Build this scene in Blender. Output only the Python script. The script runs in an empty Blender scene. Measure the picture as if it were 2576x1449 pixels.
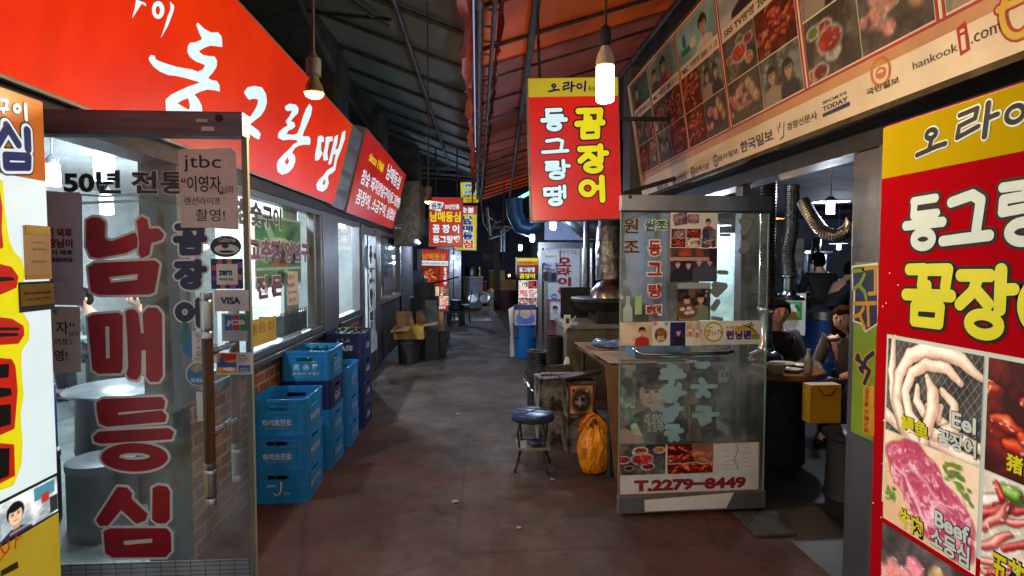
import bpy, bmesh, math, random
import numpy as np
from mathutils import Vector, Matrix
from mathutils.geometry import tessellate_polygon
random.seed(7)
SC = bpy.context.scene
COL = SC.collection
# ------------------------------------------------------------------ camera
FPX = 1450.0                      # focal length in pixels of a 2576 px wide picture
YAW = math.atan(88 / FPX); PIT = math.atan(70 / FPX)
CAM = Vector((0, 0, 1.62))
FW = Vector((math.sin(YAW) * math.cos(PIT), math.cos(YAW) * math.cos(PIT), -math.sin(PIT)))
RT = Vector((math.cos(YAW), -math.sin(YAW), 0)); UP = RT.cross(FW)
cam = bpy.data.cameras.new('camera'); camo = bpy.data.objects.new('camera', cam); COL.objects.link(camo)
cam.sensor_width = 36; cam.lens = 36 * FPX / 2576; cam.clip_start = .02; cam.clip_end = 300
camo.matrix_world = Matrix(((RT.x, UP.x, -FW.x, CAM.x), (RT.y, UP.y, -FW.y, CAM.y), (RT.z, UP.z, -FW.z, CAM.z), (0, 0, 0, 1)))
SC.camera = camo
# ------------------------------------------------------------------ night sky and exposure
world = bpy.data.worlds.new('World'); SC.world = world; world.use_nodes = True
wn = world.node_tree.nodes; bg = wn['Background']
sky = wn.new('ShaderNodeTexSky'); sky.sky_type = 'NISHITA'; sky.sun_disc = False
SUN_EL = math.radians(62); SUN_ROT = math.radians(200); sky.sun_elevation = SUN_EL; sky.sun_rotation = SUN_ROT
world.node_tree.links.new(sky.outputs[0], bg.inputs[0]); bg.inputs[1].default_value = 0.135
sun = bpy.data.lights.new('canopy_glow_sun', 'SUN'); sun.energy = 2.0; sun.angle = math.radians(12); sun.color = (1, .9, .78)      # sun added overhead to make the translucent canopy glow, standing in for town glow
suno = bpy.data.objects.new('canopy_glow_sun', sun); COL.objects.link(suno); suno.location = (0, -6, 12)
suno.rotation_euler = (-Vector((math.sin(SUN_ROT) * math.cos(SUN_EL), math.cos(SUN_ROT) * math.cos(SUN_EL), math.sin(SUN_EL)))).to_track_quat('-Z', 'Y').to_euler()
SC.view_settings.view_transform = 'Standard'; SC.view_settings.look = 'None'
SC.view_settings.exposure = 0.4; SC.view_settings.gamma = 1
SC.cycles.max_bounces = 7; SC.cycles.transparent_max_bounces = 24
SC.cycles.diffuse_bounces = 4; SC.cycles.glossy_bounces = 3; SC.cycles.sample_clamp_indirect = 4
SC.cycles.caustics_reflective = False; SC.cycles.caustics_refractive = False

# ------------------------------------------------------------------ pixel -> place on a known plane
def ray(x, y): return FW + RT * ((x - 1288) / FPX) + UP * ((724.5 - y) / FPX)
def at(ax, val, x, y):
    d = ray(x, y); return CAM + d * ((val - CAM[ax]) / d[ax])
def atX(X, x, y): return at(0, X, x, y)
def atY(Y, x, y): return at(1, Y, x, y)
def atZ(Z, x, y): return at(2, Z, x, y)
class Frame:                                   # a flat surface: u to the viewer's right, v up, n towards the viewer
    def __init__(s, o, u, v):
        s.o = Vector(o); s.u = Vector(u).normalized(); v = Vector(v); s.v = (v - s.u * v.dot(s.u)).normalized(); s.n = s.u.cross(s.v)
    def uv(s, x, y):
        d = ray(x, y); t = (s.o - CAM).dot(s.n) / d.dot(s.n); q = CAM + d * t - s.o
        return (q.dot(s.u), q.dot(s.v))
    def P(s, u, v, h=0): return s.o + s.u * u + s.v * v + s.n * h
# ------------------------------------------------------------------ colours and materials
def lin(c):
    if isinstance(c, str): c = [int(c[i:i + 2], 16) for i in (1, 3, 5)]
    return tuple((x / 255 / 12.92 if x / 255 <= .04045 else ((x / 255 + .055) / 1.055) ** 2.4) for x in c[:3])
MATS = {}
def nm(name):
    m = bpy.data.materials.new(name); m.use_nodes = True
    return m, m.node_tree.nodes, m.node_tree.links
def mat(name, col, col2=None, scale=8, rough=.6, metal=0, bump=0, emit=0, trans=0, detail=6, stretch=None, spec=.5, bscale=None, r2=None, contrast=(.35, .65), vivid=None):
    """procedural surface: two colours mixed by noise, uneven gloss, optional bump, optional glow for things that give off light"""
    if name in MATS: return MATS[name]
    m, N, L = nm(name); b = N['Principled BSDF']
    tc = N.new('ShaderNodeTexCoord'); mp = N.new('ShaderNodeMapping'); L.new(tc.outputs['Object'], mp.inputs[0])
    if stretch: mp.inputs['Scale'].default_value = stretch
    nz = N.new('ShaderNodeTexNoise'); nz.inputs['Scale'].default_value = scale; nz.inputs['Detail'].default_value = detail
    nz.inputs['Roughness'].default_value = .65; L.new(mp.outputs[0], nz.inputs['Vector'])
    rp = N.new('ShaderNodeValToRGB'); c1 = lin(col); c2 = lin(col2) if col2 else tuple(x * .78 for x in c1)
    rp.color_ramp.elements[0].position = contrast[0]; rp.color_ramp.elements[1].position = contrast[1]
    rp.color_ramp.elements[0].color = (*c1, 1); rp.color_ramp.elements[1].color = (*c2, 1)
    L.new(nz.outputs[0], rp.inputs[0]); L.new(rp.outputs[0], b.inputs['Base Color'])
    mr = N.new('ShaderNodeMapRange'); mr.inputs['To Min'].default_value = rough * .8; mr.inputs['To Max'].default_value = min(1, rough * 1.25)
    L.new(nz.outputs[0], mr.inputs['Value']); L.new(mr.outputs[0], b.inputs['Roughness'])
    b.inputs['Metallic'].default_value = metal; b.inputs['Specular IOR Level'].default_value = spec
    if bump:
        n2 = N.new('ShaderNodeTexNoise'); n2.inputs['Scale'].default_value = bscale or scale * 4; n2.inputs['Detail'].default_value = 5
        L.new(mp.outputs[0], n2.inputs['Vector'])
        bp = N.new('ShaderNodeBump'); bp.inputs['Strength'].default_value = bump; bp.inputs['Distance'].default_value = .02
        L.new(n2.outputs[0], bp.inputs['Height']); L.new(bp.outputs[0], b.inputs['Normal'])
    if trans:                                   # thin sheet that lets light through
        tl = N.new('ShaderNodeBsdfTranslucent'); L.new(rp.outputs[0], tl.inputs[0]); mxs = N.new('ShaderNodeMixShader'); mxs.inputs[0].default_value = trans
        L.new(b.outputs[0], mxs.inputs[1]); L.new(tl.outputs[0], mxs.inputs[2]); L.new(mxs.outputs[0], N['Material Output'].inputs[0])
    if emit:
        hs = N.new('ShaderNodeHueSaturation'); hs.inputs['Value'].default_value = .45; L.new(rp.outputs[0], hs.inputs['Color']); L.new(hs.outputs[0], b.inputs['Base Color'])   # unlit, the acrylic face is darker
        if vivid:
            b.inputs['Emission Color'].default_value = (*lin(vivid), 1)
        else: L.new(rp.outputs[0], b.inputs['Emission Color'])
        b.inputs['Emission Strength'].default_value = emit
    MATS[name] = m; return m
def quiet(m):                                   # small glowing letters: seen, but not sampled as lamps
    m.cycles.emission_sampling = 'NONE'; return m
def brick_mat(name, c1, c2, mortar, w, h, plane='YZ', ms=.012, off=.5, rough=.85, bump=.5, dirt=None):
    if name in MATS: return MATS[name]
    m, N, L = nm(name); b = N['Principled BSDF']
    tc = N.new('ShaderNodeTexCoord'); sp = N.new('ShaderNodeSeparateXYZ'); cb = N.new('ShaderNodeCombineXYZ')
    L.new(tc.outputs['Object'], sp.inputs[0]); L.new(sp.outputs[plane[0]], cb.inputs[0]); L.new(sp.outputs[plane[1]], cb.inputs[1])
    bt = N.new('ShaderNodeTexBrick'); bt.offset = off; bt.inputs['Scale'].default_value = 1; bt.inputs['Brick Width'].default_value = w
    bt.inputs['Row Height'].default_value = h; bt.inputs['Mortar Size'].default_value = ms; bt.inputs['Mortar Smooth'].default_value = .2
    bt.inputs['Color1'].default_value = (*lin(c1), 1); bt.inputs['Color2'].default_value = (*lin(c2), 1); bt.inputs['Mortar'].default_value = (*lin(mortar), 1)
    L.new(cb.outputs[0], bt.inputs['Vector'])
    nz = N.new('ShaderNodeTexNoise'); nz.inputs['Scale'].default_value = 5; nz.inputs['Detail'].default_value = 8; L.new(tc.outputs['Object'], nz.inputs['Vector'])
    mx = N.new('ShaderNodeMix'); mx.data_type = 'RGBA'; mx.blend_type = 'MULTIPLY'; mx.inputs[0].default_value = .8
    rp = N.new('ShaderNodeValToRGB'); rp.color_ramp.elements[0].position = .3; rp.color_ramp.elements[0].color = (.35, .33, .3, 1); rp.color_ramp.elements[1].position = .62
    L.new(nz.outputs[0], rp.inputs[0]); L.new(bt.outputs['Color'], mx.inputs[6]); L.new(rp.outputs[0], mx.inputs[7]); L.new(mx.outputs[2], b.inputs['Base Color'])
    b.inputs['Roughness'].default_value = rough
    bp = N.new('ShaderNodeBump'); bp.inputs['Strength'].default_value = bump; bp.inputs['Distance'].default_value = .01; bp.invert = True
    L.new(bt.outputs['Fac'], bp.inputs['Height']); L.new(bp.outputs[0], b.inputs['Normal'])
    MATS[name] = m; return m
def glass_mat(name='window_glass', tint=(.93, .97, .96), refl=1.0, dust_haze=.03):
    if name in MATS: return MATS[name]
    m, N, L = nm(name); N.remove(N['Principled BSDF']); out = N['Material Output']
    tr = N.new('ShaderNodeBsdfTransparent'); tr.inputs[0].default_value = (*tint, 1)
    gl = N.new('ShaderNodeBsdfGlossy'); gl.inputs['Roughness'].default_value = .03; gl.inputs[0].default_value = (refl, refl, refl, 1)
    fr = N.new('ShaderNodeFresnel'); fr.inputs[0].default_value = 1.5
    ge = N.new('ShaderNodeNewGeometry'); mm = N.new('ShaderNodeMath'); mm.operation = 'SUBTRACT'; mm.inputs[0].default_value = 1; L.new(ge.outputs['Backfacing'], mm.inputs[1])
    ml = N.new('ShaderNodeMath'); ml.operation = 'MULTIPLY'; L.new(fr.outputs[0], ml.inputs[0]); L.new(mm.outputs[0], ml.inputs[1])
    m1 = N.new('ShaderNodeMixShader'); L.new(ml.outputs[0], m1.inputs[0]); L.new(tr.outputs[0], m1.inputs[1]); L.new(gl.outputs[0], m1.inputs[2])
    df = N.new('ShaderNodeBsdfDiffuse'); df.inputs[0].default_value = (.6, .65, .65, 1)
    tc = N.new('ShaderNodeTexCoord'); nz = N.new('ShaderNodeTexNoise'); nz.inputs['Scale'].default_value = 3; nz.inputs['Detail'].default_value = 9
    nz.inputs['Roughness'].default_value = .75; L.new(tc.outputs['Object'], nz.inputs['Vector'])
    mr = N.new('ShaderNodeMapRange'); mr.inputs['From Min'].default_value = .45; mr.inputs['From Max'].default_value = .8; mr.inputs['To Max'].default_value = dust_haze * 4
    mr.inputs['To Min'].default_value = dust_haze * .5; L.new(nz.outputs[0], mr.inputs['Value'])
    m2 = N.new('ShaderNodeMixShader'); L.new(mr.outputs[0], m2.inputs[0]); L.new(m1.outputs[0], m2.inputs[1]); L.new(df.outputs[0], m2.inputs[2])
    L.new(m2.outputs[0], out.inputs[0]); MATS[name] = m; return m
def pic_mat(name, emit=0, rough=.55):
    if name in MATS: return MATS[name]
    m, N, L = nm(name); b = N['Principled BSDF']; a = N.new('ShaderNodeAttribute'); a.attribute_name = 'print'
    L.new(a.outputs['Color'], b.inputs['Base Color']); b.inputs['Roughness'].default_value = rough; b.inputs['Specular IOR Level'].default_value = .2
    if emit: L.new(a.outputs['Color'], b.inputs['Emission Color']); b.inputs['Emission Strength'].default_value = emit; m.cycles.emission_sampling = 'NONE'
    MATS[name] = m; return m
# ------------------------------------------------------------------ objects
def thing(name, label, cat, loc, group=None):
    o = bpy.data.objects.new(name, None); COL.objects.link(o); o.location = loc; o.empty_display_size = .1
    o['label'] = label; o['category'] = cat
    if group: o['group'] = group
    return o
def base_of(o):
    v = Vector((0, 0, 0))
    while o: v += o.location; o = o.parent
    return v
def copy_tree(o, parent=None):
    c = o.copy(); COL.objects.link(c); c.parent = parent
    for ch in [x for x in o.children]: copy_tree(ch, c)
    return c
class MB:                                       # collects geometry in world metres, then links it as one mesh object
    def __init__(s): s.v = []; s.f = []; s.mi = []; s.sm = []; s.mats = []; s.cur = 0
    def use(s, m):
        if m not in s.mats: s.mats.append(m)
        s.cur = s.mats.index(m); return s
    def add(s, vs, fs, smooth=False):
        k = len(s.v); s.v += [tuple(p) for p in vs]
        for f in fs: s.f.append([i + k for i in f]); s.mi.append(s.cur); s.sm.append(smooth)
    def box(s, a, b):
        x0, y0, z0 = a; x1, y1, z1 = b
        s.hexa([(x0, y0, z0), (x1, y0, z0), (x1, y1, z0), (x0, y1, z0), (x0, y0, z1), (x1, y0, z1), (x1, y1, z1), (x0, y1, z1)])
    def hexa(s, p): s.add(p, [(0, 3, 2, 1), (4, 5, 6, 7), (0, 1, 5, 4), (1, 2, 6, 5), (2, 3, 7, 6), (3, 0, 4, 7)])
    def slab(s, F, u0, v0, u1, v1, h0, h1):     # box in a frame
        s.hexa([F.P(u0, v0, h0), F.P(u1, v0, h0), F.P(u1, v0, h1), F.P(u0, v0, h1), F.P(u0, v1, h0), F.P(u1, v1, h0), F.P(u1, v1, h1), F.P(u0, v1, h1)])
    def beam(s, p, q, w, h, up=(0, 0, 1)):
        p = Vector(p); q = Vector(q); d = (q - p).normalized(); a = d.cross(Vector(up)); a = a.normalized() if a.length > 1e-4 else Vector((1, 0, 0)); b = a.cross(d)
        a *= w / 2; b *= h / 2
        s.hexa([p - a - b, p + a - b, q + a - b, q - a - b, p - a + b, p + a + b, q + a + b, q - a + b])
    def tube(s, pts, r, n=10, cap=True, smooth=True, closed=False):
        pts = [Vector(p) for p in pts]; R = r if isinstance(r, (list, tuple)) else [r] * len(pts); k = len(pts); rings = []
        ref = None
        for i in range(k):
            a = pts[(i - 1) % k] if (closed or i > 0) else pts[i]; b = pts[(i + 1) % k] if (closed or i < k - 1) else pts[i]
            d = (b - a).normalized()
            if ref is None: ref = d.orthogonal().normalized()
            ref = (ref - d * ref.dot(d)); ref = ref.normalized() if ref.length > 1e-5 else d.orthogonal().normalized()
            c = d.cross(ref); rings.append([pts[i] + (ref * math.cos(t) + c * math.sin(t)) * R[i] for t in [2 * math.pi * j / n for j in range(n)]])
        vs = [p for rg in rings for p in rg]; fs = []
        for i in range(k if closed else k - 1):
            i2 = (i + 1) % k
            for j in range(n): fs.append((i * n + j, i * n + (j + 1) % n, i2 * n + (j + 1) % n, i2 * n + j))
        s.add(vs, fs, smooth)
        if cap and not closed: s.add(rings[0], [tuple(range(n))[::-1]]); s.add(rings[-1], [tuple(range(n))])
    def lathe(s, prof, c, n=20, smooth=True, sx=1, sy=1, cap=True):    # profile of (radius, z) about the vertical through c
        c = Vector(c); vs = []; fs = []; k = len(prof)
        for r, z in prof:
            for j in range(n): t = 2 * math.pi * j / n; vs.append((c.x + r * sx * math.cos(t), c.y + r * sy * math.sin(t), c.z + z))
        for i in range(k - 1):
            for j in range(n): fs.append((i * n + j, i * n + (j + 1) % n, (i + 1) * n + (j + 1) % n, (i + 1) * n + j))
        s.add(vs, fs, smooth)
        if cap:
            if prof[0][0] > 1e-4: s.add(vs[:n], [tuple(range(n))[::-1]])
            if prof[-1][0] > 1e-4: s.add(vs[-n:], [tuple(range(n))])
    def ball(s, c, r, n=12, m=8): 
        rx, ry, rz = r if isinstance(r, (list, tuple)) else (r, r, r)
        s.lathe([(max(1e-5, math.sin(math.pi * i / m)), -math.cos(math.pi * i / m) * rz) for i in range(m + 1)], c, n, True, rx, ry, False)
    def rect(s, F, u0, v0, u1, v1, h=.001): s.add([F.P(u0, v0, h), F.P(u1, v0, h), F.P(u1, v1, h), F.P(u0, v1, h)], [(0, 1, 2, 3)])
    def poly(s, F, pts, h=.001):
        tri = tessellate_polygon([[Vector((a, b, 0)) for a, b in pts]]); out = []
        for t in tri:
            (ax, ay), (bx, by), (cx, cy) = (pts[i] for i in t)
            out.append(t if (bx - ax) * (cy - ay) - (by - ay) * (cx - ax) > 0 else t[::-1])
        s.add([F.P(a, b, h) for a, b in pts], out)
    def build(s, name, parent=None, m=None, bevel=0, label=None, auto=40):
        me = bpy.data.meshes.new(name); o = base_of(parent)
        me.from_pydata([(x - o.x, y - o.y, z - o.z) for x, y, z in s.v], [], s.f)
        if m is not None: s.mats = [m]
        for x in s.mats: me.materials.append(x)
        if s.f:
            me.polygons.foreach_set('material_index', s.mi if m is None else [0] * len(s.f)); me.polygons.foreach_set('use_smooth', s.sm)
            if any(s.sm): me.set_sharp_from_angle(angle=math.radians(auto))
        me.update(); ob = bpy.data.objects.new(name, me); COL.objects.link(ob); ob.parent = parent
        if bevel:
            b = ob.modifiers.new('bevel', 'BEVEL'); b.width = bevel; b.segments = 2; b.limit_method = 'ANGLE'; b.angle_limit = math.radians(40)
        if label: ob['label'] = label
        return ob
def solo(mb, name, label, cat, group=None, m=None, bevel=0):           # a thing that is one mesh, its origin at its base
    lo = Vector((min(p[0] for p in mb.v) * .5 + max(p[0] for p in mb.v) * .5, min(p[1] for p in mb.v) * .5 + max(p[1] for p in mb.v) * .5, min(p[2] for p in mb.v)))
    mb.v = [tuple(Vector(p) - lo) for p in mb.v]; o = mb.build(name, None, m, bevel); o.location = lo
    o['label'] = label; o['category'] = cat
    if group: o['group'] = group
    return o
def structure(mb, name, m=None, bevel=0):
    o = mb.build(name, None, m, bevel); o['kind'] = 'structure'; return o
# ------------------------------------------------------------------ lettering
_TC = {}
def glyphs(text, bold=0.0, lead=1.0):
    k = (text, bold, lead)
    if k in _TC: return _TC[k]
    c = bpy.data.curves.new('tmp', 'FONT'); c.body = text; c.offset = bold; c.resolution_u = 3; c.align_x = 'CENTER'; c.space_line = lead
    o = bpy.data.objects.new('tmp', c); COL.objects.link(o)
    me = bpy.data.meshes.new_from_object(o.evaluated_get(bpy.context.evaluated_depsgraph_get()))
    V = np.array([v.co[:2] for v in me.vertices]); Fc = []
    for p in me.polygons:
        f = list(p.vertices)
        if p.normal.z < 0: f = f[::-1]
        Fc.append(f)
    bpy.data.objects.remove(o); bpy.data.curves.remove(c); bpy.data.meshes.remove(me)
    _TC[k] = (V, Fc); return _TC[k]
def put(mb, F, V, Fc, box, ref, h, skew=0):
    u0, v0, u1, v1 = box; a0, b0, a1, b1 = ref
    sx = (u1 - u0) / (a1 - a0); sy = (v1 - v0) / (b1 - b0)
    mb.add([F.P(u0 + (a - a0) * sx + skew * (b - b0) * sy, v0 + (b - b0) * sy, h) for a, b in V], Fc)
def txt(mb, F, text, box, m, bold=.012, h=.002, out=None, obold=.05, skew=0, lead=1.0):
    """lettering that fills box = (u0, v0, u1, v1) on F; `out` is the material of an outline behind it"""
    V, Fc = glyphs(text, bold, lead); ref = (V[:, 0].min(), V[:, 1].min(), V[:, 0].max(), V[:, 1].max())
    if out is not None:
        V2, F2 = glyphs(text, obold, lead); mb.use(out); put(mb, F, V2, F2, box, ref, h, skew); h += .0012
    mb.use(m); put(mb, F, V, Fc, box, ref, h, skew)
def ptxt(mb, F, text, bl, tr, m, **k):          # box given by its bottom-left and top-right corners in the picture
    a = F.uv(*bl); b = F.uv(*tr); txt(mb, F, text, (a[0], a[1], b[0], b[1]), m, **k)
# signed distance shapes (brush strokes and cut outlines) -> meshes with smooth, rounded borders
def sd_stroke(X, Y, pts):
    d = np.full(X.shape, 1e9)
    for (x0, y0, r0), (x1, y1, r1) in zip(pts[:-1], pts[1:]):
        dx, dy = x1 - x0, y1 - y0; l2 = dx * dx + dy * dy + 1e-12
        t = np.clip(((X - x0) * dx + (Y - y0) * dy) / l2, 0, 1)
        d = np.minimum(d, np.hypot(X - x0 - t * dx, Y - y0 - t * dy) - (r0 + (r1 - r0) * t))
    return d
def sd_poly(X, Y, pts):
    d = np.full(X.shape, 1e9); ins = np.zeros(X.shape, bool)
    for (x0, y0), (x1, y1) in zip(pts, pts[1:] + pts[:1]):
        dx, dy = x1 - x0, y1 - y0; l2 = dx * dx + dy * dy + 1e-12
        t = np.clip(((X - x0) * dx + (Y - y0) * dy) / l2, 0, 1); d = np.minimum(d, np.hypot(X - x0 - t * dx, Y - y0 - t * dy))
        c = ((y0 > Y) != (y1 > Y)) & (X < dx * (Y - y0) / (dy if abs(dy) > 1e-12 else 1e-12) + x0); ins ^= c
    return np.where(ins, -d, d)
def iso(mb, F, X, Y, D, h):                     # marching squares: every cell where D < 0
    ny, nx = D.shape; ins = D < 0
    full = ins[:-1, :-1] & ins[1:, :-1] & ins[:-1, 1:] & ins[1:, 1:]; some = (ins[:-1, :-1] | ins[1:, :-1] | ins[:-1, 1:] | ins[1:, 1:]) & ~full
    for j in range(ny - 1):
        i = 0
        while i < nx - 1:
            if full[j, i]:
                k = i
                while k < nx - 1 and full[j, k]: k += 1
                mb.add([F.P(X[j, i], Y[j, i], h), F.P(X[j, k], Y[j, k], h), F.P(X[j + 1, k], Y[j + 1, k], h), F.P(X[j + 1, i], Y[j + 1, i], h)], [(0, 1, 2, 3)]); i = k
            else: i += 1
    for j, i in zip(*np.nonzero(some)):
        cs = [(j, i), (j, i + 1), (j + 1, i + 1), (j + 1, i)]; pts = []
        for a, b in zip(cs, cs[1:] + cs[:1]):
            da, db = D[a], D[b]
            if da < 0: pts.append((X[a], Y[a]))
            if (da < 0) != (db < 0): t = da / (da - db); pts.append((X[a] + (X[b] - X[a]) * t, Y[a] + (Y[b] - Y[a]) * t))
        if len(pts) > 2: mb.add([F.P(a, b, h) for a, b in pts], [tuple(range(len(pts)))])
def shape(mb, F, prims, levels, n=70):
    """prims in (u, v): ('s', [(u, v, r)...]) stroke, ('p', pts) outline, ('h', pts) hole; levels: (grow, height, material)"""
    allp = [(p[0], p[1], p[2] if len(p) > 2 else 0) for k, ps in prims for p in ps if k != 'h']; g = max(l[0] for l in levels)
    u0 = min(p[0] - p[2] for p in allp) - g; u1 = max(p[0] + p[2] for p in allp) + g; v0 = min(p[1] - p[2] for p in allp) - g; v1 = max(p[1] + p[2] for p in allp) + g
    s = max(u1 - u0, v1 - v0) / n; xs = np.arange(u0 - s, u1 + 2 * s, s); ys = np.arange(v0 - s, v1 + 2 * s, s); X, Y = np.meshgrid(xs, ys)
    D = np.full(X.shape, 1e9)
    for k, ps in prims:
        if k == 's': D = np.minimum(D, sd_stroke(X, Y, ps))
        elif k == 'p': D = np.minimum(D, sd_poly(X, Y, list(ps)))
    for k, ps in prims:
        if k == 'h': D = np.maximum(D, -sd_poly(X, Y, list(ps)))
    for grow, h, m in levels: mb.use(m); iso(mb, F, X, Y, D - grow, h)
def ring(cx, cy, rx, ry, w, n=22): return [(cx + rx * math.cos(2 * math.pi * i / n), cy + ry * math.sin(2 * math.pi * i / n), w) for i in range(n + 1)]
# brush letters in a 100 x 100 box, y down
def S(*p, w=7): return [(x, y, w) for x, y in p]
BR = {
 '동': [S((24, 10), (76, 9)), S((26, 10), (25, 36), (80, 35)), S((50, 36), (50, 52)), S((6, 53), (94, 51), w=8), ring(50, 79, 22, 13, 7.5)],
 '그': [S((20, 22), (62, 14), (78, 24), (72, 70), w=8), S((4, 86), (96, 80), w=8)],
 '랑': [S((14, 10), (56, 10), (55, 26), (16, 28), (15, 47), (62, 43)), S((77, 3), (78, 56), w=8), S((78, 28), (98, 30)), ring(52, 78, 24, 14, 7.5)],
 '땡': [S((8, 14), (28, 13)), S((10, 14), (10, 44), (30, 42)), S((38, 14), (57, 13)), S((39, 14), (39, 44), (57, 42)), S((70, 6), (70, 54)), S((90, 2), (90, 57)), S((70, 30), (90, 29), w=5), ring(52, 79, 23, 13, 7.5)],
 '꼼': [S((10, 10), (42, 9), (38, 34), w=9), S((52, 10), (90, 9), (86, 34), w=9), S((50, 34), (50, 48), w=8), S((4, 51), (97, 48), w=9), S((24, 68), (78, 66), (76, 92), (24, 93), (24, 68), w=8)],
 '장': [S((8, 12), (60, 11), w=9), S((40, 12), (32, 34), (8, 54), w=9), S((34, 30), (58, 50), w=9), S((78, 3), (78, 56), w=9), S((78, 30), (99, 28), w=8), ring(52, 79, 26, 14, 8)],
 '어': [ring(32, 46, 23, 27, 9), S((58, 45), (82, 44), w=9), S((82, 3), (83, 97), w=10)],
 '오': [ring(50, 28, 15, 14, 7), S((52, 46), (46, 74), w=7), S((6, 88), (70, 74), (94, 72), w=7)],
 '라': [S((14, 14), (54, 8), (50, 36), (14, 46), (10, 80), (58, 62), w=6), S((78, 4), (72, 96), w=7), S((76, 46), (98, 42), w=6)],
 '이': [ring(30, 50, 20, 22, 6), S((82, 4), (74, 98), w=7)],
 '남': [S((18, 6), (17, 40), (62, 34)), S((78, 3), (78, 54)), S((78, 28), (98, 27)), S((24, 66), (78, 64), (77, 92), (24, 93), (24, 66))],
 '매': [S((8, 20), (42, 18), (40, 74), (10, 76), (8, 20)), S((64, 8), (63, 92)), S((90, 3), (90, 97)), S((64, 46), (90, 45))],
 '등': [S((24, 8), (78, 7)), S((26, 8), (25, 34), (80, 33)), S((4, 52), (96, 50)), ring(50, 79, 24, 13, 7)],
 '심': [S((38, 4), (30, 28), (6, 50)), S((32, 24), (60, 46)), S((82, 3), (82, 54)), S((24, 66), (80, 65), (79, 92), (24, 93), (24, 66))],
}
def brush(mb, F, ch, box, fill, out=None, grow=.06, h=.002, n=46, fat=1.0):
    u0, v0, u1, v1 = box; sx = (u1 - u0) / 100; sy = (v1 - v0) / 100; q = min(sx, sy) * fat
    pr = [('s', [(u0 + x * sx, v1 - y * sy, w * q) for x, y, w in st]) for st in BR[ch]]
    lv = [(0, h + .0012, fill)]
    if out is not None: lv = [(grow * (v1 - v0), h, out)] + lv
    shape(mb, F, pr, lv, n)
def pbrush(mb, F, ch, bl, tr, *a, **k):
    p = F.uv(*bl); q = F.uv(*tr); brush(mb, F, ch, (p[0], p[1], q[0], q[1]), *a, **k)
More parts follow.
